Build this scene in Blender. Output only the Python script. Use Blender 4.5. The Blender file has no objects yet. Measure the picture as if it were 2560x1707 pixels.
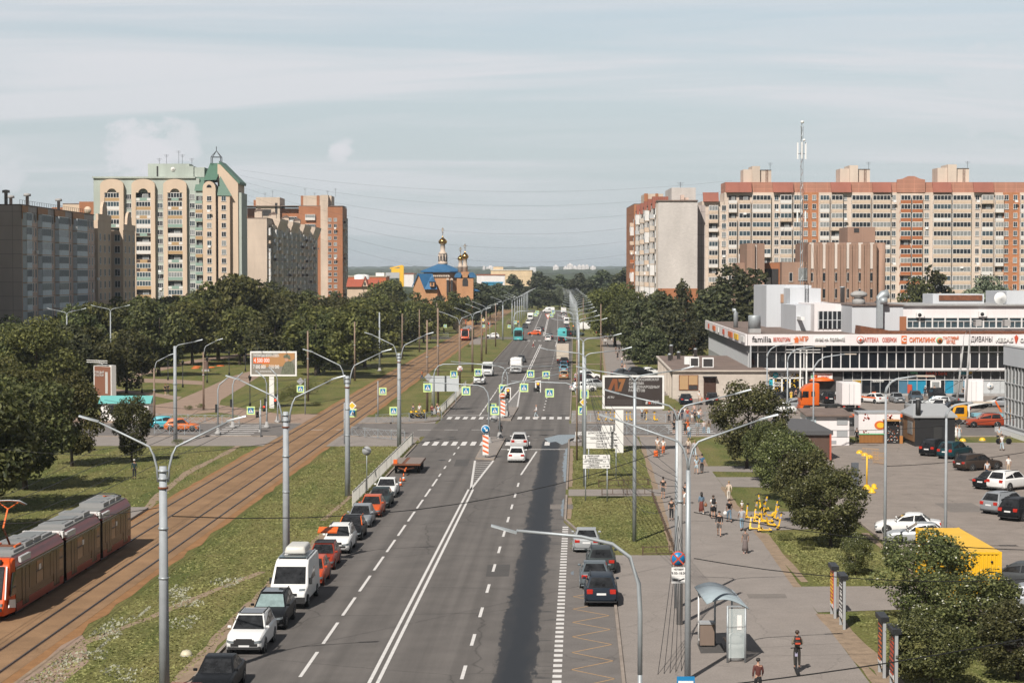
import bpy,bmesh,math,random
from mathutils import Vector,Matrix,noise as mnoise
random.seed(7)
C=bpy.context
S=C.scene
COL=S.collection
R=math.radians
H,F,TILT=18.5,4850.0,math.atan((853.5-684)/4850.0)
cd=bpy.data.cameras.new('camera');cam=bpy.data.objects.new('camera',cd);COL.objects.link(cam)
cam.location=(0,0,H);cam.rotation_euler=(math.pi/2-TILT,0,0)
cd.sensor_width=36;cd.lens=F/2560*36;cd.clip_end=30000;cd.clip_start=1
S.camera=cam
SUNDIR=Vector((-0.41,-0.95,1.0)).normalized()
sl=bpy.data.lights.new('sun','SUN');sl.energy=5.0;sl.angle=R(0.5);sl.color=(1.0,0.94,0.86)
sun=bpy.data.objects.new('sun',sl);COL.objects.link(sun)
sun.rotation_euler=SUNDIR.to_track_quat('Z','Y').to_euler();sun.location=(-200,-300,400)
S.view_settings.view_transform='Standard';S.view_settings.look='None'
S.view_settings.exposure=0.2;S.view_settings.gamma=1.0
W=bpy.data.worlds.new('World');S.world=W;W.use_nodes=True
nt=W.node_tree;nt.nodes.clear()
def nd(t,kind,**kw):
 n=t.nodes.new(kind)
 for k,v in kw.items():
  if k.startswith('i_'):n.inputs[k[2:].replace('_',' ')].default_value=v
  else:setattr(n,k,v)
 return n
def ramp(t,stops,interp='LINEAR'):
 n=t.nodes.new('ShaderNodeValToRGB');n.color_ramp.interpolation=interp
 e=n.color_ramp.elements
 while len(e)<len(stops):e.new(.5)
 for i,(p,c)in enumerate(stops):
  e[i].position=p;e[i].color=(c,c,c,1)if isinstance(c,(int,float))else(*c,1)
 return n
sky=nd(nt,'ShaderNodeTexSky',sky_type='NISHITA',sun_disc=False)
sky.sun_elevation=math.asin(SUNDIR.z);sky.sun_rotation=math.atan2(SUNDIR.x,SUNDIR.y)
sky.air_density=1.0;sky.dust_density=.7;sky.ozone_density=1.0
tc=nd(nt,'ShaderNodeTexCoord')
sep=nd(nt,'ShaderNodeSeparateXYZ');nt.links.new(tc.outputs['Generated'],sep.inputs[0])
zc=nd(nt,'ShaderNodeMath',operation='ADD');zc.inputs[1].default_value=.16;nt.links.new(sep.outputs[2],zc.inputs[0])
dx=nd(nt,'ShaderNodeMath',operation='DIVIDE');nt.links.new(sep.outputs[0],dx.inputs[0]);nt.links.new(zc.outputs[0],dx.inputs[1])
dy=nd(nt,'ShaderNodeMath',operation='DIVIDE');nt.links.new(sep.outputs[1],dy.inputs[0]);nt.links.new(zc.outputs[0],dy.inputs[1])
cv=nd(nt,'ShaderNodeCombineXYZ');nt.links.new(dx.outputs[0],cv.inputs[0]);nt.links.new(dy.outputs[0],cv.inputs[1])
mp=nd(nt,'ShaderNodeMapping');mp.inputs['Scale'].default_value=(.55,2.6,1);mp.inputs['Rotation'].default_value=(0,0,.18)
mp.inputs['Location'].default_value=(3.1,1.7,0)
nt.links.new(cv.outputs[0],mp.inputs[0])
n1=nd(nt,'ShaderNodeTexNoise',i_Scale=1.0,i_Detail=7.0,i_Roughness=.56,i_Distortion=.7);nt.links.new(mp.outputs[0],n1.inputs[0])
r1=ramp(nt,[(.40,0.0),(.5,.4),(.60,1.0)]);nt.links.new(n1.outputs[0],r1.inputs[0])
hz=ramp(nt,[(0.0,.3),(.06,.62),(.14,1.0)]);nt.links.new(sep.outputs[2],hz.inputs[0])
mul=nd(nt,'ShaderNodeMath',operation='MULTIPLY');nt.links.new(r1.outputs[0],mul.inputs[0]);nt.links.new(hz.outputs[0],mul.inputs[1])
mp2=nd(nt,'ShaderNodeMapping');mp2.inputs['Scale'].default_value=(70,70,110);nt.links.new(tc.outputs['Generated'],mp2.inputs[0])
n2=nd(nt,'ShaderNodeTexNoise',i_Scale=1.0,i_Detail=7.0,i_Roughness=.6);nt.links.new(mp2.outputs[0],n2.inputs[0])
mx=mul
for vx,vz,rad,amp,sq in((-.186,.0605,.024,.95,1.3),(-.168,.066,.014,.7,1.3),(-.256,.049,.018,.6,1.5),(-.0885,.0625,.0085,.9,1.2),(.243,.092,.034,.5,1.2),(.23,.078,.014,.45,1.0)):
 s1=nd(nt,'ShaderNodeVectorMath',operation='SUBTRACT');s1.inputs[1].default_value=(vx,math.sqrt(1-vx*vx-vz*vz),vz);nt.links.new(tc.outputs['Generated'],s1.inputs[0])
 s2=nd(nt,'ShaderNodeVectorMath',operation='MULTIPLY');s2.inputs[1].default_value=(1/rad,1/rad,sq/rad);nt.links.new(s1.outputs[0],s2.inputs[0])
 s3=nd(nt,'ShaderNodeVectorMath',operation='LENGTH');nt.links.new(s2.outputs[0],s3.inputs[0])
 s4=nd(nt,'ShaderNodeMath',operation='MULTIPLY_ADD');s4.inputs[1].default_value=2.2;nt.links.new(n2.outputs[0],s4.inputs[0]);s5=nd(nt,'ShaderNodeMath',operation='MULTIPLY');s5.inputs[1].default_value=-1;nt.links.new(s3.outputs[1],s5.inputs[0]);nt.links.new(s5.outputs[0],s4.inputs[2])
 s6=ramp(nt,[(.12,0),(.45,amp*.75),(.8,amp)]);nt.links.new(s4.outputs[0],s6.inputs[0])
 m9=nd(nt,'ShaderNodeMath',operation='MAXIMUM');nt.links.new(mx.outputs[0],m9.inputs[0]);nt.links.new(s6.outputs[0],m9.inputs[1]);mx=m9
fs=nd(nt,'ShaderNodeMapRange');fs.inputs[1].default_value=-.5;fs.inputs[2].default_value=.5;fs.inputs[3].default_value=.25;nt.links.new(sep.outputs[1],fs.inputs[0])
mf=nd(nt,'ShaderNodeMath',operation='MULTIPLY');nt.links.new(mx.outputs[0],mf.inputs[0]);nt.links.new(fs.outputs[0],mf.inputs[1]);mx=mf
hs=nd(nt,'ShaderNodeHueSaturation');hs.inputs['Saturation'].default_value=.6;hs.inputs['Hue'].default_value=.495;nt.links.new(sky.outputs[0],hs.inputs['Color'])
hb=ramp(nt,[(0.0,.92),(.05,.8),(.16,.3),(.4,0)]);nt.links.new(sep.outputs[2],hb.inputs[0])
mh=nd(nt,'ShaderNodeMixRGB');mh.inputs[2].default_value=(4.6,5.2,5.55,1);nt.links.new(hb.outputs[0],mh.inputs[0]);nt.links.new(hs.outputs[0],mh.inputs[1]);hs=mh
mix=nd(nt,'ShaderNodeMixRGB');mix.inputs[2].default_value=(6.6,6.65,6.95,1)
nt.links.new(mx.outputs[0],mix.inputs[0]);nt.links.new(hs.outputs[0],mix.inputs[1])
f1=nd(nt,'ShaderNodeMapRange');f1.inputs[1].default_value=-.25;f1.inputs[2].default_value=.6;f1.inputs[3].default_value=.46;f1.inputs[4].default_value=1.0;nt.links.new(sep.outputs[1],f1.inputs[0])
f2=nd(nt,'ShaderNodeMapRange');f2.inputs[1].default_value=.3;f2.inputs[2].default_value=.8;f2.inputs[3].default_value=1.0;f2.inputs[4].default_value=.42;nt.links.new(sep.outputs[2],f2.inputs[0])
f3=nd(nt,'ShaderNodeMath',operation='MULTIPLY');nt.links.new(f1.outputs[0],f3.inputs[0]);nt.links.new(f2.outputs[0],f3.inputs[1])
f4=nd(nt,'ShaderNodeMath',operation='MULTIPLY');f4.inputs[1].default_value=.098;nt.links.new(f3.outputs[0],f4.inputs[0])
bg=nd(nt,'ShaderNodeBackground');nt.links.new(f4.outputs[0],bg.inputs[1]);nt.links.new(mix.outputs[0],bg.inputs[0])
wo=nd(nt,'ShaderNodeOutputWorld');nt.links.new(bg.outputs[0],wo.inputs[0])
S.cycles.max_bounces=5;S.cycles.diffuse_bounces=2;S.cycles.glossy_bounces=2;S.cycles.transmission_bounces=3
S.cycles.transparent_max_bounces=6;S.cycles.caustics_reflective=False;S.cycles.caustics_refractive=False
ca,sa=math.cos(TILT),math.sin(TILT)
def ray(px,py):
 u,v=(px-1280)/F,(853.5-py)/F
 return Vector((u,ca+v*sa,-sa+v*ca))
def G(px,py,z=0.0):
 d=ray(px,py);t=(z-H)/d.z
 return Vector((d.x*t,d.y*t,z))
def P(px,py,Y):
 d=ray(px,py);t=Y/d.y
 return Vector((d.x*t,Y,H+d.z*t))
def lerp(a,b,t):return a+(b-a)*t
def pl(pts,y):
 if y<=pts[0][0]:(a,b)=pts[0],pts[1]
 elif y>=pts[-1][0]:(a,b)=pts[-2],pts[-1]
 else:
  for a,b in zip(pts,pts[1:]):
   if a[0]<=y<=b[0]:break
 return lerp(a[1],b[1],(y-a[0])/(b[0]-a[0]))
RC=[(0,-9.3),(90,-6.18),(164,-3.6),(300,.95),(544,8.7),(888,17.0),(1000,19.6)]
def rc(y):return pl(RC,y)
def te(y):return-22.9+.0262*(y-96)
class MB:
 def __init__(s):s.v,s.f,s.m,s.mats,s.sm=[],[],[],[],[]
 def mi(s,mat):
  if mat not in s.mats:s.mats.append(mat)
  return s.mats.index(mat)
 def add(s,vs,fs,mat,smooth=False):
  o=len(s.v);s.v+=[tuple(p)for p in vs];k=s.mi(mat)
  for f in fs:s.f.append([i+o for i in f]);s.m.append(k);s.sm.append(smooth)
  return s
 def box(s,a,b,mat,M=None):
  x0,y0,z0=a;x1,y1,z1=b
  vs=[Vector(p)for p in((x0,y0,z0),(x1,y0,z0),(x1,y1,z0),(x0,y1,z0),(x0,y0,z1),(x1,y0,z1),(x1,y1,z1),(x0,y1,z1))]
  if M:vs=[M@p for p in vs]
  return s.add(vs,[(0,3,2,1),(4,5,6,7),(0,1,5,4),(1,2,6,5),(2,3,7,6),(3,0,4,7)],mat)
 def bar(s,p,q,w,h,mat):
  p,q=Vector(p),Vector(q);d=q-p;L=d.length
  if L<1e-6:return s
  M=Matrix.Translation(p)@d.to_track_quat('X','Z').to_matrix().to_4x4()
  return s.box((0,-w/2,-h/2),(L,w/2,h/2),mat,M)
 def tube(s,pts,r,mat,n=6,cap=True):
  pts=[Vector(p)for p in pts];rs=r if isinstance(r,(list,tuple))else[r]*len(pts)
  vs=[];fs=[]
  for i,p in enumerate(pts):
   d=(pts[min(i+1,len(pts)-1)]-pts[max(i-1,0)]).normalized()
   a=d.orthogonal().normalized()if abs(d.z)<.9 else Vector((1,0,0))-d*d.x
   if abs(d.z)<.9:a=d.cross(Vector((0,0,1))).normalized()
   a.normalize();b=d.cross(a)
   for k in range(n):
    t=2*math.pi*k/n;vs.append(p+(a*math.cos(t)+b*math.sin(t))*rs[i])
  for i in range(len(pts)-1):
   for k in range(n):fs.append((i*n+k,i*n+(k+1)%n,(i+1)*n+(k+1)%n,(i+1)*n+k))
  if cap:fs.append(tuple(range(n))[::-1]);fs.append(tuple((len(pts)-1)*n+k for k in range(n)))
  return s.add(vs,fs,mat,n>4)
 def lathe(s,prof,mat,n=12,c=(0,0,0),axis='z'):
  vs,fs=[],[]
  for(r,z)in prof:
   for k in range(n):
    t=2*math.pi*k/n;p=(r*math.cos(t),r*math.sin(t),z)
    if axis=='x':p=(p[2],p[0],p[1])
    if axis=='y':p=(p[0],p[2],p[1])
    vs.append((p[0]+c[0],p[1]+c[1],p[2]+c[2]))
  for i in range(len(prof)-1):
   for k in range(n):fs.append((i*n+k,i*n+(k+1)%n,(i+1)*n+(k+1)%n,(i+1)*n+k))
  fs.append(tuple(range(n))[::-1]);fs.append(tuple((len(prof)-1)*n+k for k in range(n)))
  return s.add(vs,fs,mat,True)
 def prism(s,poly,a,b,mat,plane='xy'):
  n=len(poly)
  def q(p,t):return(p[0],p[1],t)if plane=='xy' else((p[0],t,p[1])if plane=='xz' else(t,p[0],p[1]))
  vs=[q(p,a)for p in poly]+[q(p,b)for p in poly]
  fs=[tuple(range(n))[::-1],tuple(range(n,2*n))]+[(i,(i+1)%n,n+(i+1)%n,n+i)for i in range(n)]
  return s.add(vs,fs,mat)
 def poly(s,pts,mat):return s.add(pts,[tuple(range(len(pts)))],mat)
 def merge(s,o,loc=(0,0,0),rz=0):
  M=Matrix.Translation(loc)@Matrix.Rotation(rz,4,'Z');off=len(s.v)
  s.v+=[tuple(M@Vector(p))for p in o.v]
  for f,m,q in zip(o.f,o.m,o.sm):s.f.append([i+off for i in f]);s.m.append(s.mi(o.mats[m]));s.sm.append(q)
  return s
 def mesh(s,name):
  me=bpy.data.meshes.new(name);me.from_pydata(s.v,[],s.f)
  for m in s.mats:me.materials.append(m)
  me.polygons.foreach_set('material_index',s.m);me.polygons.foreach_set('use_smooth',s.sm)
  me.update();return me
 def build(s,name,parent=None,loc=(0,0,0),rz=0):
  return put(name,s.mesh(name),parent,loc,rz)
def put(name,me,parent=None,loc=(0,0,0),rz=0):
 o=bpy.data.objects.new(name,me);COL.objects.link(o)
 if parent:o.parent=parent
 o.location=loc;o.rotation_euler=(0,0,rz);return o
def tag(o,label,cat,group=None):
 o['label']=label;o['category']=cat
 if group:o['group']=group
 return o
def thing(name,label,cat,loc=(0,0,0),rz=0,group=None):
 o=bpy.data.objects.new(name,None);COL.objects.link(o);o.empty_display_size=.2
 o.location=loc;o.rotation_euler=(0,0,rz);return tag(o,label,cat,group)
def struct(o,kind='structure'):o['kind']=kind;return o
def copy_tree(o,parent=None):
 c=o.copy();COL.objects.link(c);c.parent=parent
 for ch in o.children:copy_tree(ch,c)
 return c
def mat(name,rgb,rough=.6,metal=0.0,var=.12,scale=1.5,bump=0.0,bscale=None,spec=None,coat=0.0):
 m=bpy.data.materials.new(name);m.use_nodes=True;t=m.node_tree;b=t.nodes['Principled BSDF']
 b.inputs['Roughness'].default_value=rough;b.inputs['Metallic'].default_value=metal
 if spec is not None:b.inputs['Specular IOR Level'].default_value=spec
 if coat:b.inputs['Coat Weight'].default_value=coat;b.inputs['Coat Roughness'].default_value=.06
 if var:
  co=nd(t,'ShaderNodeTexCoord');n=nd(t,'ShaderNodeTexNoise',i_Scale=scale,i_Detail=5.0,i_Roughness=.6);t.links.new(co.outputs['Object'],n.inputs[0])
  r=ramp(t,[(.25,tuple(c*(1-var)for c in rgb)),(.75,tuple(min(1,c*(1+var))for c in rgb))])
  t.links.new(n.outputs[0],r.inputs[0]);t.links.new(r.outputs[0],b.inputs['Base Color'])
  if bump:
   n3=nd(t,'ShaderNodeTexNoise',i_Scale=bscale or scale*4,i_Detail=3.0);t.links.new(co.outputs['Object'],n3.inputs[0])
   bp=nd(t,'ShaderNodeBump',i_Strength=bump,i_Distance=.1);t.links.new(n3.outputs[0],bp.inputs['Height']);t.links.new(bp.outputs[0],b.inputs['Normal'])
 else:b.inputs['Base Color'].default_value=(*rgb,1)
 return m
_mc={}
def flat(rgb,rough=.5,metal=0.0,coat=0.0):
 k=(tuple(rgb),rough,metal,coat)
 if k not in _mc:_mc[k]=mat('tint',rgb,rough,metal,var=.05,scale=2.0,coat=coat)
 return _mc[k]
def emis(name,rgb,s):
 m=bpy.data.materials.new(name);m.use_nodes=True;b=m.node_tree.nodes['Principled BSDF']
 b.inputs['Base Color'].default_value=(*[c*.5 for c in rgb],1);b.inputs['Emission Color'].default_value=(*rgb,1);b.inputs['Emission Strength'].default_value=s
 return m
def wall(name,rgb,seam=None,pw=3.2,ph=2.8,brick=False,dark=.6,mortar=.02,stain=.18):
 """house wall: colour with large soft stains; panel joints or brick courses drawn by a brick texture along the wall"""
 m=bpy.data.materials.new(name);m.use_nodes=True;t=m.node_tree;b=t.nodes['Principled BSDF'];b.inputs['Roughness'].default_value=.85
 co=nd(t,'ShaderNodeTexCoord');sp=nd(t,'ShaderNodeSeparateXYZ');t.links.new(co.outputs['Object'],sp.inputs[0])
 a=nd(t,'ShaderNodeMath',operation='ADD');t.links.new(sp.outputs[0],a.inputs[0]);t.links.new(sp.outputs[1],a.inputs[1])
 cb=nd(t,'ShaderNodeCombineXYZ');t.links.new(a.outputs[0],cb.inputs[0]);t.links.new(sp.outputs[2],cb.inputs[1])
 n=nd(t,'ShaderNodeTexNoise',i_Scale=.12,i_Detail=6.0,i_Roughness=.65)
 st=nd(t,'ShaderNodeMapping');st.inputs['Scale'].default_value=(1.6,1.6,.5);t.links.new(co.outputs['Object'],st.inputs[0]);t.links.new(st.outputs[0],n.inputs[0])
 r=ramp(t,[(.3,tuple(c*(1-stain)for c in rgb)),(.7,tuple(min(1,c*(1+stain*.6))for c in rgb))]);t.links.new(n.outputs[0],r.inputs[0])
 out=r.outputs[0]
 if pw:
  br=nd(t,'ShaderNodeTexBrick',offset=.5 if brick else 0.0,squash=1.0)
  br.inputs['Scale'].default_value=1.0;br.inputs['Brick Width'].default_value=pw;br.inputs['Row Height'].default_value=ph
  br.inputs['Mortar Size'].default_value=mortar;br.inputs['Mortar Smooth'].default_value=.3
  br.inputs['Color1'].default_value=(1,1,1,1);br.inputs['Color2'].default_value=(.9,.9,.9,1)if brick else(.96,.96,.96,1);br.inputs['Mortar'].default_value=(dark,dark,dark,1)
  t.links.new(cb.outputs[0],br.inputs[0])
  mm=nd(t,'ShaderNodeMixRGB',blend_type='MULTIPLY');mm.inputs[0].default_value=1;t.links.new(out,mm.inputs[1]);t.links.new(br.outputs[0],mm.inputs[2]);out=mm.outputs[0]
 t.links.new(out,b.inputs['Base Color']);return m
M_STEEL=mat('galvanised_steel',(.36,.39,.41),.5,.35,.1,3)
M_CONC=mat('grey_concrete',(.34,.335,.33),.85,0,.2,1.2)
M_POLE=mat('painted_pole',(.33,.355,.38),.65,0,.16,1.6)
M_POLEW=mat('worn_brown_pole',(.23,.165,.125),.85,0,.3,1.0)
M_DARKM=mat('black_metal',(.025,.026,.028),.5,.3,.1,3)
M_WHITE=mat('white_paint',(.76,.76,.75),.5,0,.05,2)
M_RUB=mat('rubber',(.018,.018,.019),.85,0,.1,3)
M_GLASS=mat('dark_glass',(.018,.022,.027),.06,0,0,spec=.6)
M_GLASS2=mat('curtained_glass',(.24,.25,.25),.15,0,.3,.9)
M_GLASS3=mat('bluish_glass',(.05,.075,.09),.1,0,.2,.9)
M_ORANGE=mat('orange_paint',(.72,.13,.02),.45,0,.06)
M_YEL=mat('yellow_paint',(.80,.47,.02),.45,0,.06,coat=.3)
M_RED=mat('red_paint',(.50,.045,.03),.4,0,.06)
M_RUST=mat('rust',(.16,.06,.03),.9,0,.4,2)
M_SKYB=flat((.01,.19,.42),.4)
M_SIGNY=flat((.62,.78,.32),.45)
M_BLK=flat((.012,.012,.013),.6)
M_AMBER=emis('amber_lamp',(1,.28,.02),2.2)
M_REDL=emis('red_lamp',(1,.06,.02),2.0)
# ================================================================ ground, roads, paths
def ground_mat():
 m=bpy.data.materials.new('mown_grass');m.use_nodes=True;t=m.node_tree;b=t.nodes['Principled BSDF'];b.inputs['Roughness'].default_value=.95;b.inputs['Specular IOR Level'].default_value=.15
 co=nd(t,'ShaderNodeTexCoord')
 def nz(sc,det,rough=.6,stretch=None,rot=0):
  n=nd(t,'ShaderNodeTexNoise',i_Scale=sc,i_Detail=det,i_Roughness=rough)
  if stretch:
   q=nd(t,'ShaderNodeMapping');q.inputs['Scale'].default_value=stretch;q.inputs['Rotation'].default_value=(0,0,rot);t.links.new(co.outputs['Object'],q.inputs[0]);t.links.new(q.outputs[0],n.inputs[0])
  else:t.links.new(co.outputs['Object'],n.inputs[0])
  return n
 a=nz(.09,6.0,.7);g=ramp(t,[(.3,(.085,.108,.03)),(.5,(.13,.145,.042)),(.7,(.20,.18,.065))]);t.links.new(a.outputs[0],g.inputs[0])
 s=nz(.5,4.0,.6,(1.0,.12,1),.04);sr=ramp(t,[(.40,0),(.62,.55)]);t.links.new(s.outputs[0],sr.inputs[0])
 m1=nd(t,'ShaderNodeMixRGB');m1.inputs[2].default_value=(.22,.185,.075,1);t.links.new(sr.outputs[0],m1.inputs[0]);t.links.new(g.outputs[0],m1.inputs[1])
 d=nz(5.0,4.0,.7);dr=ramp(t,[(.36,.55),(.62,1.22)]);t.links.new(d.outputs[0],dr.inputs[0])
 m2=nd(t,'ShaderNodeMixRGB',blend_type='MULTIPLY');m2.inputs[0].default_value=1;t.links.new(m1.outputs[0],m2.inputs[1]);t.links.new(dr.outputs[0],m2.inputs[2])
 e=nz(.16,6.0,.75,(1,1,1));er=ramp(t,[(.60,0),(.70,.8)]);t.links.new(e.outputs[0],er.inputs[0])
 m3=nd(t,'ShaderNodeMixRGB');m3.inputs[2].default_value=(.20,.135,.08,1);t.links.new(er.outputs[0],m3.inputs[0]);t.links.new(m2.outputs[0],m3.inputs[1])
 t.links.new(m3.outputs[0],b.inputs['Base Color'])
 bp=nd(t,'ShaderNodeBump',i_Strength=.9,i_Distance=.12);t.links.new(d.outputs[0],bp.inputs['Height']);t.links.new(bp.outputs[0],b.inputs['Normal'])
 return m
def paving_mat(name,rgb,var=.14,cracks=.25,sc=.5):
 m=bpy.data.materials.new(name);m.use_nodes=True;t=m.node_tree;b=t.nodes['Principled BSDF'];b.inputs['Roughness'].default_value=.9;b.inputs['Specular IOR Level'].default_value=.25
 co=nd(t,'ShaderNodeTexCoord')
 n=nd(t,'ShaderNodeTexNoise',i_Scale=sc,i_Detail=8.0,i_Roughness=.62);t.links.new(co.outputs['Object'],n.inputs[0])
 r=ramp(t,[(.28,tuple(c*(1-var)for c in rgb)),(.72,tuple(c*(1+var)for c in rgb))]);t.links.new(n.outputs[0],r.inputs[0])
 f=nd(t,'ShaderNodeTexNoise',i_Scale=14.0,i_Detail=2.0);t.links.new(co.outputs['Object'],f.inputs[0]);fr=ramp(t,[(.3,.86),(.7,1.12)]);t.links.new(f.outputs[0],fr.inputs[0])
 m1=nd(t,'ShaderNodeMixRGB',blend_type='MULTIPLY');m1.inputs[0].default_value=1;t.links.new(r.outputs[0],m1.inputs[1]);t.links.new(fr.outputs[0],m1.inputs[2])
 v=nd(t,'ShaderNodeTexVoronoi',feature='DISTANCE_TO_EDGE',i_Scale=.13)
 wv=nd(t,'ShaderNodeTexNoise',i_Scale=.8,i_Detail=4.0);t.links.new(co.outputs['Object'],wv.inputs[0])
 ad=nd(t,'ShaderNodeMixRGB',blend_type='ADD');ad.inputs[0].default_value=1.5;t.links.new(co.outputs['Object'],ad.inputs[1]);t.links.new(wv.outputs[1],ad.inputs[2]);t.links.new(ad.outputs[0],v.inputs[0])
 vr=ramp(t,[(.0,1-cracks),(.006,1)]);t.links.new(v.outputs[0],vr.inputs[0])
 m2=nd(t,'ShaderNodeMixRGB',blend_type='MULTIPLY');m2.inputs[0].default_value=1;t.links.new(m1.outputs[0],m2.inputs[1]);t.links.new(vr.outputs[0],m2.inputs[2])
 t.links.new(m2.outputs[0],b.inputs['Base Color']);return m
def road_mat():
 """asphalt of the avenue; UV = (metres from the middle, metres along): wheel tracks, patches and the wet strip"""
 m=bpy.data.materials.new('avenue_asphalt');m.use_nodes=True;t=m.node_tree;b=t.nodes['Principled BSDF']
 uv=nd(t,'ShaderNodeUVMap');sp=nd(t,'ShaderNodeSeparateXYZ');t.links.new(uv.outputs[0],sp.inputs[0])
 L=t.links.new
 def ma(op,a,b_=None):
  n=nd(t,'ShaderNodeMath',operation=op)
  for i,q in enumerate((a,b_)):
   if q is None:continue
   if isinstance(q,(int,float)):n.inputs[i].default_value=q
   else:L(q,n.inputs[i])
  return n.outputs[0]
 n=nd(t,'ShaderNodeTexNoise',i_Scale=.35,i_Detail=7.0,i_Roughness=.62);L(uv.outputs[0],n.inputs[0])
 base=ramp(t,[(.3,(.118,.108,.101)),(.7,(.156,.142,.132))]);L(n.outputs[0],base.inputs[0])
 f=nd(t,'ShaderNodeTexNoise',i_Scale=16.0,i_Detail=2.0);L(uv.outputs[0],f.inputs[0]);fr=ramp(t,[(.3,.86),(.7,1.12)]);L(f.outputs[0],fr.inputs[0])
 m1=nd(t,'ShaderNodeMixRGB',blend_type='MULTIPLY');m1.inputs[0].default_value=1;L(base.outputs[0],m1.inputs[1]);L(fr.outputs[0],m1.inputs[2])
 mp=nd(t,'ShaderNodeMapping');mp.inputs['Scale'].default_value=(1.1,.012,1);L(uv.outputs[0],mp.inputs[0])
 ls=nd(t,'ShaderNodeTexNoise',i_Scale=1.0,i_Detail=4.0);L(mp.outputs[0],ls.inputs[0]);lr=ramp(t,[(.3,.76),(.7,1.1)]);L(ls.outputs[0],lr.inputs[0])
 m2=nd(t,'ShaderNodeMixRGB',blend_type='MULTIPLY');m2.inputs[0].default_value=1;L(m1.outputs[0],m2.inputs[1]);L(lr.outputs[0],m2.inputs[2])
 pp=ma('PINGPONG',ma('ADD',sp.outputs[0],9.25),1.85);lo=ramp(t,[(.0,.86),(.25,1.0),(.55,1.07),(.9,.96)]);L(ma('DIVIDE',pp,1.85),lo.inputs[0])
 m5=nd(t,'ShaderNodeMixRGB',blend_type='MULTIPLY');m5.inputs[0].default_value=.8;L(m2.outputs[0],m5.inputs[1]);L(lo.outputs[0],m5.inputs[2]);m2=m5
 vo=nd(t,'ShaderNodeTexVoronoi',feature='DISTANCE_TO_EDGE',i_Scale=.075);wz=nd(t,'ShaderNodeTexNoise',i_Scale=.5,i_Detail=5.0);L(uv.outputs[0],wz.inputs[0]);az=nd(t,'ShaderNodeMixRGB',blend_type='ADD');az.inputs[0].default_value=2.5;L(uv.outputs[0],az.inputs[1]);L(wz.outputs[1],az.inputs[2]);L(az.outputs[0],vo.inputs[0]);vr=ramp(t,[(.0,.62),(.005,1)]);L(vo.outputs[0],vr.inputs[0])
 m6=nd(t,'ShaderNodeMixRGB',blend_type='MULTIPLY');m6.inputs[0].default_value=1;L(m2.outputs[0],m6.inputs[1]);L(vr.outputs[0],m6.inputs[2]);m2=m6
 mw=nd(t,'ShaderNodeMapping');mw.inputs['Scale'].default_value=(1.6,.32,1);L(uv.outputs[0],mw.inputs[0])
 wn=nd(t,'ShaderNodeTexNoise',i_Scale=1.0,i_Detail=6.0,i_Roughness=.72);L(mw.outputs[0],wn.inputs[0])
 off=ma('ADD',sp.outputs[0],ma('MULTIPLY',ma('SUBTRACT',wn.outputs[0],.5),1.5))
 d=ma('ABSOLUTE',ma('SUBTRACT',off,6.3))
 band=ramp(t,[(.35,1),(.9,.8),(1.7,0)]);L(d,band.inputs[0])
 yr=ramp(t,[(.0,1),(.999,1)]);ylim=ma('LESS_THAN',ma('ADD',sp.outputs[1],ma('MULTIPLY',wn.outputs[0],16)),224)
 mt=nd(t,'ShaderNodeMapping');mt.inputs['Scale'].default_value=(.35,1.1,1);L(uv.outputs[0],mt.inputs[0])
 tn=nd(t,'ShaderNodeTexNoise',i_Scale=1.0,i_Detail=5.0,i_Roughness=.7);L(mt.outputs[0],tn.inputs[0]);tr=ramp(t,[(.55,0),(.66,.7)]);L(tn.outputs[0],tr.inputs[0])
 side=ma('MULTIPLY',ma('GREATER_THAN',sp.outputs[0],6.6),ma('LESS_THAN',sp.outputs[0],8.7))
 wet=ma('MULTIPLY',ma('MAXIMUM',band.outputs[0],ma('MULTIPLY',tr.outputs[0],side)),ylim)
 m3=nd(t,'ShaderNodeMixRGB');m3.inputs[2].default_value=(.020,.022,.026,1);L(wet,m3.inputs[0]);L(m2.outputs[0],m3.inputs[1])
 L(m3.outputs[0],b.inputs['Base Color'])
 rr=nd(t,'ShaderNodeMapRange');rr.inputs[3].default_value=.88;rr.inputs[4].default_value=.62;L(wet,rr.inputs[0]);L(rr.outputs[0],b.inputs['Roughness'])
 b.inputs['Specular IOR Level'].default_value=.25
 return m
MG=ground_mat();MR=road_mat()
MA=paving_mat('street_asphalt',(.160,.146,.137));MLOT=paving_mat('lot_asphalt',(.25,.215,.19),.16,.3)
MWALK=paving_mat('footway_asphalt',(.255,.226,.206),.1,.2);MPINK=paving_mat('gravel_path',(.30,.215,.165),.15,0.0)
MDIRT=paving_mat('bare_dirt',(.27,.20,.14),.25,0.0,1.5);MBED=paving_mat('rusty_track_paving',(.255,.155,.084),.26,.15,.3)
MBEDE=paving_mat('rusty_sand',(.27,.14,.06),.25,0.0,.8);MKERB=mat('kerb_granite',(.27,.225,.19),.85,0,.25,1)
MLINE=mat('road_paint',(.62,.60,.58),.7,0,.16,3.0);MLINEY=mat('worn_yellow_paint',(.40,.25,.12),.8,0,.25,3.0)
MPUD=mat('puddle_water',(.02,.025,.03),.12,0,0,spec=.35)
def sheet(name,pts,z,m):
 o=MB().poly([(p[0],p[1],z)for p in pts],m).build(name);return struct(o)
def strip(name,ys,f0,f1,z,m,uvf=None):
 v,f=[],[]
 for y in ys:v+=[(f0(y),y,z),(f1(y),y,z)]
 for i in range(len(ys)-1):f.append((2*i,2*i+1,2*i+3,2*i+2))
 o=MB().add(v,f,m).build(name)
 if uvf:
  l=o.data.uv_layers.new(name='UVMap')
  for lp in o.data.loops:
   co=o.data.vertices[lp.vertex_index].co;l.data[lp.index].uv=uvf(co)
 return struct(o)
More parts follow.
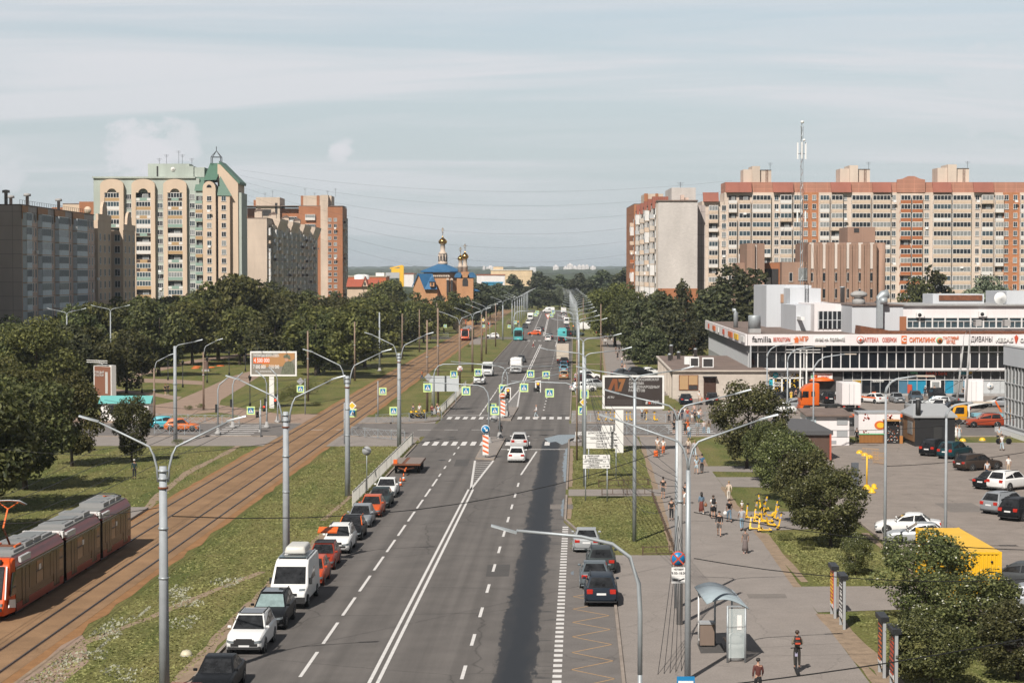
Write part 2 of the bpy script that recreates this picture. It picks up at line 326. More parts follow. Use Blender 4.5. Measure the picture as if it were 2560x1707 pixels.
def fr(a,b,s):
 n=max(1,int(round((b-a)/s)));return[a+(b-a)*i/n for i in range(n+1)]
sheet('ground',[(-9000,-60),(9000,-60),(9000,12000),(-9000,12000)],0,MG)
YS=fr(30,960,10)
strip('road',YS,lambda y:rc(y)-8.15,lambda y:rc(y)+8.15,.012,MR,lambda c:(c.x-rc(c.y),c.y))
sheet('cross_street',[(-260,220),(rc(220)-8.15,220),(rc(239)-8.15,239),(-260,239)],.012,MA)
sheet('cross_street',[(rc(220)+8.15,220),(200,218.5),(200,238),(rc(239)+8.15,239)],.012,MA)
sheet('cross_street',[(-160,548),(rc(548)-8.15,548),(rc(566)-8.15,566),(-160,566)],.012,MA)
sheet('cross_street',[(rc(548)+8.15,548),(160,546),(160,564),(rc(566)+8.15,566)],.012,MA)
sheet('cross_street',[(-300,944),(400,940),(400,960),(-300,964)],.008,MA)
strip('bus_bay',fr(30,124,8),lambda y:rc(y)+8.15,lambda y:rc(y)+8.15+3.1,.012,MA)
sheet('bus_bay',[(rc(124)+8.15,124),(rc(124)+11.25,124),(rc(144)+8.15,144)],.012,MA)
for a,b in((30,207),(207,254),(254,1000)):
 strip('tram_bed',fr(a,b,12),lambda y:te(y)-6.75,lambda y:te(y),.016,MBED)
strip('tram_bed_margin',fr(30,207,3),lambda y:te(y)+.01,lambda y:te(y)+.55+.45*mnoise.noise((y*.3,0,1)),.010,MBEDE)
strip('tram_bed_margin',fr(254,700,6),lambda y:te(y)+.01,lambda y:te(y)+.5+.4*mnoise.noise((y*.3,0,1)),.010,MBEDE)
strip('tram_bed_margin',fr(30,207,3),lambda y:te(y)-7.15+.3*mnoise.noise((y*.3,5,1)),lambda y:te(y)-6.76,.010,MBEDE)
strip('tram_bed_margin',fr(254,700,6),lambda y:te(y)-7.1+.3*mnoise.noise((y*.3,5,1)),lambda y:te(y)-6.76,.010,MBEDE)
RAILOFF=(-.72,-2.24,-4.5,-6.02)
MRAIL=mat('worn_rail',(.10,.085,.075),.4,.7,.2,2);MGRV=mat('rail_groove',(.10,.06,.04),.9,0,.3,3)
for ro in RAILOFF:
 strip('rail_groove',fr(30,900,15),lambda y:te(y)+ro-.11,lambda y:te(y)+ro+.11,.021,MGRV)
 b=MB();ys=fr(30,900,15)
 for y0,y1 in zip(ys,ys[1:]):b.bar((te(y0)+ro,y0,.04),(te(y1)+ro,y1,.04),.075,.05,MRAIL)
 struct(b.build('tram_rail'))
sheet('footway',[(-260,208),(te(208)-6.8,208),(te(220)-6.8,219.9),(-260,219.9)],.011,MWALK)
sheet('footway',[(te(207),207.5),(rc(207)-8.6,207.5),(rc(219)-8.6,219.9),(te(220),219.9)],.018,MWALK)
sheet('footway',[(-260,239.1),(te(240)-6.8,239.1),(te(250)-6.8,250),(-260,249)],.011,MPINK)
sheet('footway',[(te(240),239.1),(rc(240)-8.5,239.1),(rc(250)-8.5,250),(te(250),250)],.018,MWALK)
def sl_(y):return 10.9+.0403*(y-130.2)if y<220 else 13.0+.033*(y-240)
def sr_(y):return sl_(y)+(5.75 if y>128 else 6.0)+(.9 if y<140 else 0)
strip('footway',fr(30,127,8),lambda y:rc(y)+11.4,lambda y:17.3+.026*(y-130),.020,MWALK)
strip('footway',fr(127,219.9,8),lambda y:10.75+.041*(y-130),lambda y:17.3+.028*(y-130),.020,MWALK)
strip('footway',fr(239.1,262,8),lambda y:rc(y)+8.4,lambda y:23.0+.05*(y-240),.020,MWALK)
strip('footway',fr(262,545,15),lambda y:13.4+.0415*(y-262),lambda y:20.4+.034*(y-262),.020,MWALK)
strip('footway',fr(566,930,30),lambda y:26.0+.038*(y-566),lambda y:31.4+.038*(y-566),.020,MWALK)
sheet('footway',[(rc(161)+8.4,161),(12.1,161),(12.3,166),(rc(166)+8.4,166)],.017,MWALK)
sheet('footway',[(rc(206)+8.4,208),(13.9,208),(14.2,219.9),(rc(219)+8.4,219.9)],.016,MWALK)
for(ya,yb)in((291,294),(336,339),(395,398)):sheet('footway',[(rc(ya)+8.4,ya),(15+.0415*(ya-291),ya),(15+.0415*(yb-291),yb),(rc(yb)+8.4,yb)],.017,MPINK)
for pts in([(17.2,139),(25,141),(25,150.5),(17.6,150.5)],[(18.4,168),(26,167),(26,176),(18.6,176)],[(16.7,105.5),(25,107),(25,114.5),(16.8,114.2)],[(18.6,181),(26,180),(26,186),(18.8,186)]):
 sheet('footway',pts,.019,MWALK)
sheet('car_park',[(24.6,60),(110,60),(110,212),(26.5,212),(26.0,150)],.022,MLOT)
sheet('car_park',[(24,240),(140,238.2),(140,294),(24,294)],.022,MLOT)
sheet('forecourt',[(22,294),(36,294),(36,330),(23,330)],.022,MLOT)
for k_,pts in enumerate((((350,1020),(440,1002),(520,968),(575,942),(625,928),(665,930),(610,965),(552,1000),(548,1012),(620,1022),(735,1040),(620,1042),(540,1030),(480,1036),(350,1042)),((285,944),(420,948),(512,953),(505,962),(420,958),(285,953)),((285,972),(400,984),(455,992),(440,1001),(385,990),(285,980)),((620,1044),(760,1034),(905,1040),(930,1046),(620,1052)),((330,935),(480,900),(600,884),(640,886),(480,908),(340,942)))):
 sheet('park_path',[G(*p)for p in pts],.0125+.0006*k_,MPINK)
def trail(pts,w,m=MDIRT,z=.009,name='worn_trail'):
 v,f=[],[];pts=[Vector((p[0],p[1],0))for p in pts];q=[]
 for a,b in zip(pts,pts[1:]):
  n=max(1,int((b-a).length/2));q+=[a.lerp(b,i/n)for i in range(n)]
 q.append(pts[-1])
 for i,p in enumerate(q):
  d=(q[min(i+1,len(q)-1)]-q[max(i-1,0)]).normalized();s=Vector((-d.y,d.x,0));k=w*(.5+.3*mnoise.noise(p*.35))
  v+=[tuple(p+s*k)[:2]+(z,),tuple(p-s*k*(1+.3*mnoise.noise(p*.6+Vector((3,0,0)))))[:2]+(z,)]
 for i in range(len(q)-1):f.append((2*i,2*i+1,2*i+3,2*i+2))
 return struct(MB().add(v,f,m).build(name))
trail([(-15.4,60),(-15.0,88),(-14.9,100),(-14.4,112),(-13.9,124),(-13.2,140)],.75)
trail([G(*p)for p in((300,1345),(400,1235),(470,1180),(560,1135),(600,1112))],.7)
trail([(-23.2,80),(-22.0,95),(-19.5,104),(-17.4,113),(-15.5,120)],.5)
sheet('worn_trail',[(-23.5,60),(-19.5,60),(-20.5,82),(-20.2,92),(-21.7,98),(-22.9,101)],.0085,MPINK)
trail([(17.3,84),(17.2,100),(17.5,105)],1.0);trail([(17.6,116),(17.7,128),(18.0,138)],.5)
for pts in([(17.35,128),(17.6,139)],[(17.65,150.5),(18.3,168)],[(16.5,84),(16.75,105)],[(16.85,114),(17.3,128)],[(10.75,129),(12.2,161)],[(12.35,166),(14.0,207)],[(18.7,186),(19.9,212)],[(24.3,84),(25.2,138)],[(13.5,264),(18.6,390)],[(20.5,264),(25,390)],[(18.6,390),(25,540)]):trail(pts,.45,MDIRT,.0235)
for pts in([(-14.2,145),(-11.2,206)],[(rc(258)-8.5,258),(rc(400)-8.5,400)],[(rc(146)+8.5,146),(rc(160)+8.5,160)],[(rc(168)+8.5,168),(rc(205)+8.5,205)]):trail(pts,.4)
struct(MB().box((te(150)-8.9,122,0),(te(150)-7.1,152,.18),MWALK).build('tram_platform'))
struct(MB().box((te(520)+.6,505,0),(te(520)+3.6,545,.25),MWALK).build('tram_platform'))
def kerb(f,a,b,s=6,w=.16,h=.14):
 k=MB();ys=fr(a,b,s)
 for y0,y1 in zip(ys,ys[1:]):k.bar((f(y0),y0,h/2),(f(y1),y1,h/2),w,h,MKERB)
 return struct(k.build('kerb'))
kerb(lambda y:rc(y)-8.25,30,209);kerb(lambda y:rc(y)-8.25,250,546,10);kerb(lambda y:rc(y)-8.25,568,940,20)
kerb(lambda y:rc(y)+8.25,145,161);kerb(lambda y:rc(y)+8.25,166,208);kerb(lambda y:rc(y)+8.25,252,546,10);kerb(lambda y:rc(y)+8.25,568,940,20)
kerb(lambda y:rc(y)+11.33,30,124)
def kpoly(pts,w=.16,h=.14):
 k=MB()
 for a,b in zip(pts,pts[1:]):k.bar((a[0],a[1],h/2),(b[0],b[1],h/2),w,h,MKERB)
 return struct(k.build('kerb'))
kpoly([(rc(124)+11.33,124),(rc(145)+8.25,145)])
def arc(cx,cy,r,a0,a1,n=8):return[(cx+r*math.cos(R(a0+(a1-a0)*i/n)),cy+r*math.sin(R(a0+(a1-a0)*i/n)))for i in range(n+1)]
kpoly([(-60,219.9),(te(219)-7,219.9)]);kpoly([(te(219)+.2,219.9),(rc(214)-14,219.9)]+arc(rc(214)-14.2,214,5.9,90,0,6));kpoly([(-60,239.1),(te(240)-7,239.1)]);kpoly([(te(240)+.2,239.1),(rc(246)-14,239.1)]+arc(rc(246)-14.2,245,5.9,-90,0,6))
kpoly([(rc(252)+8.25,252)]+arc(rc(245)+14.1,245,5.9,180,270,6)+[(60,238.6)])
kpoly([(rc(208)+8.25,208)]+arc(rc(214)+14.1,214,5.9,180,90,6)+[(60,219.7)])
kpoly([(24.5,60),(25.9,150)])
def island(pts):return struct(MB().prism(pts,0,.16,MKERB).prism([(lerp(p[0],sum(q[0]for q in pts)/len(pts),.12),lerp(p[1],sum(q[1]for q in pts)/len(pts),.02))for p in pts],.16,.168,MWALK).build('traffic_island'))
island([(rc(192)-1.0,193),(rc(192)+.9,192),(rc(217)+1.1,216),(rc(217)+.6,218),(rc(217)-.7,218),(rc(217)-1.05,216)])
island([(rc(243)-.8,244),(rc(243)+.8,243.4),(rc(268)+1.0,267),(rc(268)-.9,268)])
mk=MB();Z4=.0165
def lin(f,a,b,w,m=MLINE,z=Z4,s=10):
 k=MB();ys=fr(a,b,s)
 for y0,y1 in zip(ys,ys[1:]):mk.poly([(f(y0)-w/2,y0,z),(f(y0)+w/2,y0,z),(f(y1)+w/2,y1,z),(f(y1)-w/2,y1,z)],m)
for o in(-.19,.19):lin(lambda y:rc(y)+o,30,166,.17);lin(lambda y:rc(y)+o,312,505,.18);lin(lambda y:rc(y)+o,575,900,.2)
for o in(-1.0,.85):
 lin(lambda y:rc(y)+o*(y-166)/26,166,191.5,.2);lin(lambda y:rc(y)+o*(312-y)/44,268.5,312,.2)
for i in range(12):
 y=169.5+i*1.85;k=(y-166)/26;mk.poly([(rc(y)-1.0*k,y-.8*k,Z4),(rc(y)+.85*k,y+.1,Z4),(rc(y)+.85*k,y+.35,Z4),(rc(y)-1.0*k,y-.5*k,Z4)],MLINE)
for i in range(16):
 y=270.5+i*2.4;k=(312-y)/44;mk.poly([(rc(y)-1.0*k,y,Z4),(rc(y)+.85*k,y,Z4),(rc(y)+.85*k,y+.4,Z4),(rc(y)-1.0*k,y+.4,Z4)],MLINE)
y=88.5
while y>30:y-=8.0
while y<172:lin(lambda q:rc(q)-3.5,y,y+5.9,.17);y+=8.0
while y<206:lin(lambda q:rc(q)-3.5,y,y+2.6,.15);y+=7.0
y=32
while y<175:lin(lambda q:rc(q)+3.95,y,y+3.1,.17);y+=8.0
lin(lambda q:rc(q)+3.95+.9*(q-178)/22,178,201.5,.17)
y=252
while y<300:lin(lambda q:rc(q)-3.6,y,y+6.4,.16);y+=7.6
while y<330:lin(lambda q:rc(q)-3.6,y,y+3,.16);y+=6
while y<530:lin(lambda q:rc(q)-3.5,y,y+1.6,.2);lin(lambda q:rc(q)+4.2,y+3,y+4.6,.2);y+=8
for y in range(575,900,9):lin(lambda q:rc(q)-3.6,y,y+6.5,.2);lin(lambda q:rc(q)+4.0,y,y+4.0,.2)
lin(lambda q:rc(q)+4.0,490,528,.18)
y=262
while y<300:lin(lambda q:rc(q)+4.6,y,y+1.6,.2);y+=6.3
y=31.0
while y<142:lin(lambda q:rc(q)+8.3,y,y+.62,.42);y+=1.22
def xwalk(y0,y1,offs,w=.55):
 for o in offs:mk.poly([(rc(y0)+o,y0,Z4),(rc(y0)+o+w,y0,Z4),(rc(y1)+o+w,y1,Z4),(rc(y1)+o,y1,Z4)],MLINE)
xwalk(208.5,213.2,[-7.6+1.03*i for i in range(7)]+[1.35+1.03*i for i in range(3)]+[5.6]);xwalk(246.2,250.2,[-7.5+1.02*i for i in range(7)]+[1.5+1.02*i for i in range(7)])
xwalk(534,537.5,[-7.2+1.5*i for i in range(10)],.8)
mk.poly([(rc(204)+1.1,203.7,Z4),(rc(204)+8,203.7,Z4),(rc(204)+8,204.1,Z4),(rc(204)+1.1,204.1,Z4)],MLINE);mk.poly([(rc(253)-7.9,252.6,Z4),(rc(253)-1.1,252.6,Z4),(rc(253)-1.1,253,Z4),(rc(253)-7.9,253,Z4)],MLINE)
for i in range(6):yy=221.2+i*2.9;mk.poly([(-34.5,yy,Z4),(-29.9,yy,Z4),(-29.9,yy+.7,Z4),(-34.5,yy+.7,Z4)],MLINE)
for i in range(6):yy=221.2+i*2.9;mk.poly([(18.6,yy,Z4),(23.6,yy,Z4),(23.6,yy+.7,Z4),(18.6,yy+.7,Z4)],MLINE)
for i in range(7):mk.poly([(-24+i*3.2,229.3,Z4),(-22.4+i*3.2,229.3,Z4),(-22.4+i*3.2,229.6,Z4),(-24+i*3.2,229.6,Z4)],MLINE)
struct(mk.build('road_marking'))
mk=MB();zz=[];y=84.0;k=0
while y<113:zz.append((rc(y)+(8.95 if k%2 else 10.95),y));y+=2.05;k+=1
for a,b in zip(zz,zz[1:]):mk.poly([(a[0],a[1]-.07,Z4),(b[0],b[1]-.07,Z4),(b[0],b[1]+.07,Z4),(a[0],a[1]+.07,Z4)],MLINEY)
struct(mk.build('bus_stop_marking'))
def puddle(pts):return struct(MB().poly([(p[0],p[1],.0175)for p in pts],MPUD).build('puddle'))
def blob(y0,y1,o0,w,n=18):
 a,b=[],[]
 for i in range(n+1):
  y=lerp(y0,y1,i/n);e=math.sin(math.pi*i/n)**.4;a.append((rc(y)+o0-w*e*(.6+.7*mnoise.noise((y*.9,o0,0))),y));b.append((rc(y)+o0+.02,y))
 return puddle(a+b[::-1])
blob(171,206,8.1,.55,40);blob(147,159,8.05,.28,22);blob(118.6,120.2,8.95,.25)
puddle([G(*p)for p in((1360,1096),(1395,1087),(1440,1086),(1440,1098),(1420,1106),(1405,1112),(1390,1104),(1372,1106))])
MPAT=paving_mat('asphalt_patch',(.085,.08,.077),.12,.1);MPAT2=paving_mat('old_asphalt_patch',(.185,.165,.150),.12,.2)
for x,y,w_,l_,m_ in((-1.6,118,1.4,5,MPAT),(3.0,152,1.8,3.2,MPAT2),(-5.6,186,1.3,7,MPAT),(1.4,228,3.5,2.4,MPAT),(-11,229,4,1.2,MPAT2),(5,300,1.6,9,MPAT2),(9.2,94,1.2,2.6,MPAT),(13.5,110,2.2,1.6,MPAT2),(34,150,3,6,MPAT2),(41,172,5,2.2,MPAT),(38,128,2.2,4,MPAT)):sheet('asphalt_patch',[(x,y),(x+w_,y+.1),(x+w_+.1,y+l_),(x+.05,y+l_-.1)],.0255 if x>8 else.0145,m_)
for px,py in((1105,1150),(1128,1093),(1340,1094)):
 g=G(px,py);struct(MB().lathe([(.36,.013),(.36,.019)],M_DARKM,14,(g.x,g.y,0)).build('manhole_cover'))
M_TUFT=mat('grass_blades',(.19,.19,.068),.9,0,.4,.25);M_CLOV=flat((.33,.33,.25),.9)
def tufts(n,fx,fy,hh,m,seed,name='grass'):
 rnd=random.Random(seed);v,f=[],[]
 for i in range(n):
  y=fy(rnd);x=fx(rnd,y);a=rnd.uniform(0,3.14);w=rnd.uniform(.05,.13);h_=rnd.uniform(.4,1)*hh*(1+.6*mnoise.noise((x*.4,y*.4,seed)));c_,s_=math.cos(a)*w,math.sin(a)*w;o=len(v);lx=rnd.uniform(-.06,.06)
  v+=[(x-c_,y-s_,0),(x+c_,y+s_,0),(x+lx,y+lx,h_)];f.append((o,o+1,o+2))
 return struct(MB().add(v,f,m).build(name),'stuff')
tufts(20000,lambda r,y:r.uniform(te(y)+1.0,rc(y)-8.9),lambda r:78+130*r.random()**1.5,.075,M_TUFT,1)
tufts(9000,lambda r,y:r.uniform(rc(y)+8.7,10.6+.041*(y-130)),lambda r:r.choice([r.uniform(129,160),r.uniform(167,206)]),.06,M_TUFT,2)
tufts(9000,lambda r,y:r.uniform(18.2,24.3),lambda r:r.choice([r.uniform(84,105),r.uniform(115,138),r.uniform(115,138)]),.08,M_TUFT,3)
tufts(9000,lambda r,y:te(y)-7.5-26*r.random(),lambda r:r.uniform(122,205),.12,M_TUFT,4)
def cl_(r,y):
 for _ in range(9):
  x=r.uniform(te(y)+1.2,te(y)+6)
  if mnoise.noise((x*.35,y*.22,4))>.12:return x
 return te(y)+2.5
tufts(1300,cl_,lambda r:r.uniform(86,118),.12,M_CLOV,5,'clover')
# ================================================================ houses
W_BEIGE=wall('beige_panels',(.58,.47,.38),pw=3.4,ph=2.8,dark=.72);W_PEACH=wall('peach_panels',(.60,.465,.35),pw=0,stain=.1)
W_GREEN=wall('pale_green_panels',(.41,.455,.41),pw=3.3,ph=2.8,dark=.72);W_ORBR=wall('orange_brick',(.39,.16,.075),pw=.5,ph=.18,brick=True,dark=.75,mortar=.02)
W_ORPN=wall('orange_panels',(.42,.175,.08),pw=3.4,ph=2.8,dark=1.5,mortar=.05);W_SAND=wall('sand_panels',(.60,.50,.42),pw=3.4,ph=2.8,dark=.82)
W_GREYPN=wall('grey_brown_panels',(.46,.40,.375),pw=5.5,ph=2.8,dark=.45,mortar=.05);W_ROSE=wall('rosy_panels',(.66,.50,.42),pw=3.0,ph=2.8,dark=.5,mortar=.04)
W_WHITE=wall('pale_brick',(.56,.52,.49),pw=.6,ph=.25,brick=True,dark=.86,stain=.16);W_DIRTW=wall('weathered_beige_panels',(.52,.46,.40),pw=3.2,ph=2.8,dark=.7,stain=.25)
W_BROWN=wall('brown_concrete',(.325,.205,.150),pw=3.4,ph=6.0,dark=1.3,mortar=.03,stain=.2);W_RIB=wall('white_ribs',(.62,.55,.50),pw=0)
W_REDTIN=wall('red_roof_sheet',(.32,.115,.08),pw=.5,ph=20,dark=.75,mortar=.06);W_REDP=wall('red_brown_panels',(.40,.19,.13),pw=3.3,ph=1.5,dark=1.4,mortar=.06)
W_GRNTIN=mat('green_roof_sheet',(.075,.155,.11),.6,0,.1,1);W_CLAD=wall('white_cladding',(.74,.70,.70),pw=1.9,ph=9,dark=.9,mortar=.03,stain=.06)
W_GREYCL=wall('grey_blue_cladding',(.54,.56,.59),pw=1.2,ph=9,dark=.92,mortar=.02,stain=.07);M_ROOF=mat('bitumen_roof',(.17,.125,.105),.95,0,.3,.6)
M_BALK=flat((.43,.28,.14));M_BALG=flat((.24,.34,.29));M_BALW=flat((.66,.63,.60));M_BALD=flat((.05,.025,.02));M_BALO=flat((.38,.13,.05));M_BALGR=flat((.42,.43,.44));M_BALB=mat('beige_panel',(.56,.44,.34),.8)
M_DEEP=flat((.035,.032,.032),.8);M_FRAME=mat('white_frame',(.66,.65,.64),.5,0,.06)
def win_mb(w,h,n=2,frame=M_FRAME,glass=M_GLASS,sill=True):
 b=MB();t=.09
 b.box((-w/2,-.03,0),(w/2,0,h),glass)
 b.box((-w/2-t,-.09,-t),(-w/2,0,h+t),frame);b.box((w/2,-.09,-t),(w/2+t,0,h+t),frame)
 b.box((-w/2,-.088,h),(w/2,0,h+t),frame);b.box((-w/2,-.088,-t),(w/2,0,0),frame)
 for i in range(1,n):x=-w/2+w*i/n;b.box((x-t/2.4,-.07,0),(x+t/2.4,-.031,h),frame)
 if sill:b.box((-w/2-.15,-.2,-t-.06),(w/2+.15,-.001,-t-.003),frame)
 return b
def balc_mb(w,panel,glazed=True,glass=M_GLASS,frame=M_FRAME,depth=1.1,n=5,side=None):
 """loggia: parapet panel, glazing above it (or an open dark recess) and a slab"""
 b=MB();p=panel
 b.box((-w/2,-depth,-.12),(w/2,-.001,0),M_BALB)
 b.box((-w/2,-depth-.04,0),(w/2,-depth+.06,1.0),p)
 if side:b.box((-w/2,-depth-.06,.12),(-w/2+w*.25,-depth-.041,.9),side);b.box((w/2-w*.25,-depth-.06,.12),(w/2,-depth-.041,.9),side)
 for s in(-1,1):b.box((s*w/2-(.08 if s>0 else 0),-depth+.061,0),(s*w/2+(0 if s>0 else.08),-.001,1.0 if not glazed else 2.55),p if not glazed else frame)
 if glazed:
  b.box((-w/2+.08,-depth,1.001),(w/2-.08,-depth+.05,2.5),glass)
  b.box((-w/2,-depth-.05,2.47),(w/2,-depth+.06,2.62),frame);b.box((-w/2,-depth-.05,1.0),(w/2,-depth-.001,1.1),frame)
  for i in range(n+1):x=-w/2+.09+(w-.18)*i/n;b.box((x-.06,-depth-.045,1.1),(x+.06,-depth-.002,2.47),frame)
  b.box((-w/2,-depth,2.62),(w/2,-.001,2.67),M_BALB)
 else:
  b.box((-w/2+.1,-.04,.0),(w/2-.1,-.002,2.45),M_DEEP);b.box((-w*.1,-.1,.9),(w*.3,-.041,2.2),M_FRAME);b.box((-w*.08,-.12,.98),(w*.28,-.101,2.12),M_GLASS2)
 return b
class House:
 """a house as one thing; its windows and loggias are parts while fewer than 100 of a kind, the rest one 'stuff' part each"""
 def __init__(s,name,label,cat='building',group=None):
  s.o=thing(name,label,cat,group=group);s.items={};s.ms={}
 def part(s,name,mb,loc=(0,0,0)):return mb.build(name,s.o,loc)
 def add(s,kind,mb,loc,rz=0,rank=0):s.items.setdefault(kind,[]).append((rank,mb,loc,rz))
 def done(s,lim=96):
  ac=[(mb,loc,rz)for k in('window','balcony','loggia')for(r,mb,loc,rz)in s.items.get(k,())];random.Random(len(ac)).shuffle(ac)
  for mb,loc,rz in ac[:len(ac)//14]:MB().box((-.45,-.5 if loc[2]%1<.5 else-1.6,-.75),(.45,-.2 if loc[2]%1<.5 else-1.2,-.1),M_WHITE).build('air_conditioner',s.o,loc,rz)
  for kind,L in s.items.items():
   L.sort(key=lambda q:-q[0]);rest=MB()
   for i,(r,mb,loc,rz)in enumerate(L):
    if i<lim:
     if id(mb)not in s.ms:s.ms[id(mb)]=mb.mesh(kind)
     put(kind,s.ms[id(mb)],s.o,loc,rz)
    else:rest.merge(mb,loc,rz)
   if rest.v:rest.build(kind,s.o)['kind']='stuff'
WN={}
def WIN(w,h,n=2):
 k=(w,h,n)
 if k not in WN:WN[k]=[win_mb(w,h,n,glass=g)for g in(M_GLASS,M_GLASS,M_GLASS3,M_GLASS2)]
 return random.choice(WN[k])
BN={}
def BAL(w,panel,glazed,side=None,n=5):
 k=(w,panel.name+str(id(panel)),glazed,id(side),n)
 if k not in BN:BN[k]=[balc_mb(w,panel,glazed,g,fr_,n=n,side=side)for g,fr_ in((M_GLASS,M_FRAME),(M_GLASS3,M_FRAME),(M_GLASS2,M_FRAME),(M_GLASS,M_BALW))]
 return random.choice(BN[k])
def roof_edge(mb,x0,x1,y0,y1,z,h=.5,m=W_SAND):
 for a,b in(((x0,y0,z),(x1,y0+.3,z+h)),((x0,y1-.3,z),(x1,y1,z+h)),((x0,y0+.301,z),(x0+.3,y1-.301,z+h)),((x1-.3,y0+.301,z),(x1,y1-.301,z+h))):mb.box(a,b,m)
def antenna(h,x,y,z,L=2.5):
 b=MB().tube([(x,y,z),(x,y,z+L)],.05,M_DARKM,4)
 for i,w in enumerate((.9,.7,.5)):b.box((x-w,y-.03,z+L-.2-i*.3),(x+w,y+.03,z+L-.16-i*.3),M_DARKM)
 h.part('antenna',b)
h=House('apartment_block','shaded grey brown panel block with blue balcony bands at the left edge','building')
x1,y0,y1,HT=-97.3,385,452,32.0
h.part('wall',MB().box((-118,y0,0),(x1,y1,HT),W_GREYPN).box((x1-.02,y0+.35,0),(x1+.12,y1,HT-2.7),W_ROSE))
h.part('tower_wing',MB().box((-140,338,0),(-104,376,60),W_GREYPN))  # added mass out of view, there only to shade the block's end wall
M_BAND=mat('blue_grey_panel',(.68,.74,.78),.8,0,.12,spec=.1);M_DIM=mat('dim_glass',(.018,.022,.026),.35,0,.3,1,spec=.15);M_TAN=mat('tan_attic',(.42,.22,.11),.8)
cols=[(.6,4.6,'b'),(5.5,12.3,'w3'),(13.2,21.0,'b'),(22.2,26.8,'w2'),(28.0,36.8,'b'),(38.2,43.5,'w2'),(45,55.5,'b'),(57,66,'w3')]
for a,b_,k in cols:
 if k=='b':h.part('attic_panel',MB().box((x1+.13,y0+a-.4,HT-2.68),(x1+.25,y0+b_+.4,HT+.02),M_TAN))
h.part('roof',MB().box((-118,y0,HT),(x1+.1,y1,HT+.25),M_ROOF))
for f in range(11):
 z=.9+f*2.8
 for a,b_,k in cols:
  if k=='b':
   w=b_-a;mbk=('blk',w)
   if mbk not in BN:BN[mbk]=[balc_mb(w,M_BAND,True,g,M_BAND,depth=.9,n=max(2,int(w/.8)))for g in(M_DIM,M_DIM,M_GLASS2)]
   h.add('loggia',random.choice(BN[mbk]),(x1+.12,y0+(a+b_)/2,z-.9),math.pi/2,f)
  else:
   n=int(k[1])
   for i in range(n):h.add('window',WIN(.75,1.6,1),(x1+.12,y0+a+(b_-a)*(i+.5)/n,z),math.pi/2,f)
for i,yy in enumerate((388,394,405,415,433)):h.part('vent_stack',MB().lathe([(.35,HT+.2),(.35,HT+2.6),(.8,HT+2.6),(.75,HT+3.1),(.2,HT+3.2)],M_CONC,10,(-101-(i%2)*6,yy,0)))
rl=MB()
for i in range(33):rl.tube([(x1-.2,y0+i*2,HT+.2),(x1-.2,y0+i*2,HT+1.1)],.04,M_DARKM,4)
rl.bar((x1-.2,y0,HT+1.1),(x1-.2,y0+64,HT+1.1),.05,.05,M_DARKM);h.part('roof_railing',rl)
for k,(xx,yy,zt)in enumerate(((-97.0,455,32.5),(-94.5,472,30.5))):
 h.part('stair_bay',MB().box((xx-14,yy,0),(xx,yy+15,zt-1.5),W_PEACH));g=MB()
 pts=[(yy,zt-1.5),(yy+15,zt-1.5),(yy+15,zt)]+[(yy+7.5+3*math.cos(R(t)),zt+3.2*math.sin(R(t)))for t in range(0,181,30)]+[(yy,zt)]
 h.part('gable',g.prism(pts,xx-.5,xx+.1,W_PEACH,'yz'))
 for f in range(10):
  for i in range(3):h.add('window',WIN(1.2,1.5,2),(xx,yy+2.5+i*5,1.2+f*2.8),math.pi/2,f)
  h.add('window',WIN(1.2,1.5,2),(xx-1.4,yy,1.2+f*2.8),0,f)
h.done()
h=House('apartment_tower','tall pale green and peach block with three arched loggia bays and green roof','building')
Y=615;q=lambda px:(px-1280)/4850*Y
X0,X1=q(236),q(604);HT=48.6
h.part('wall',MB().box((X0,Y,0),(q(500),Y+16,HT),W_GREEN))
for bx0,bx1 in((255,313),(333,391),(412,470)):
 a,b_=q(bx0),q(bx1);m_=(a+b_)/2;w=b_-a;ar=[(m_+w/2*math.cos(R(t)),HT-2.2+1.9*math.sin(R(t)))for t in range(0,181,15)]
 ia,ib=a+1.35,b_-1.35;iw=ib-ia
 fr_=MB()
 fr_.prism([(a,0),(ia,0),(ia,HT-5.2),(a,HT-2.2)],Y-1.6,Y,W_PEACH,'xz');fr_.prism([(ib,0),(b_,0),(b_,HT-2.2),(ib,HT-5.2)],Y-1.6,Y,W_PEACH,'xz')
 inner=[(m_+iw*.32*math.cos(R(t)),HT-4.6+1.3*math.sin(R(t)))for t in range(180,-1,-20)]
 fr_.prism(ar+[(ia,HT-5.2),(ia,HT-4.6)]+inner+[(ib,HT-4.6),(ib,HT-5.2)],Y-1.6,Y,W_PEACH,'xz')
 h.part('arched_bay',fr_)
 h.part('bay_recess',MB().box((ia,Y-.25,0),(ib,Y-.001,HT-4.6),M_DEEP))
 for f in range(16):
  z=HT-7.2-f*2.78
  if z<0:break
  pn=random.choice([M_BALK,M_BALK,M_BALG,M_BALW,M_BALG]);
  h.add('loggia',BAL(round(iw,2),pn,random.random()>.22,random.choice([None,M_BALW,M_BALD,None])),(m_,Y-.26,z),0,50-f)
for cx in(324,402,482):
 for f in range(16):h.add('window',WIN(1.5,1.5,3),(q(cx),Y,HT-6.6-f*2.8),0,50-f)
h.part('parapet',MB().box((X0-.3,Y-.6,HT),(q(490),Y+16,HT+.5),W_GREEN))
xa,xb,xc,xd,xe=q(492),q(511),q(543),q(548),q(596)
h.part('side_loggia_wall',MB().box((xa,Y-.8,0),(xb,Y+14,HT-4),W_GREEN));h.part('stair_tower',MB().box((xb,Y-2.2,0),(xc,Y+14,HT-3.2),W_PEACH).prism([(xb+(xc-xb)*(.5+.5*math.cos(R(t))),HT-3.2+2.2*math.sin(R(t)))for t in range(0,181,20)],Y-2.2,Y+3,W_PEACH,'xz'))
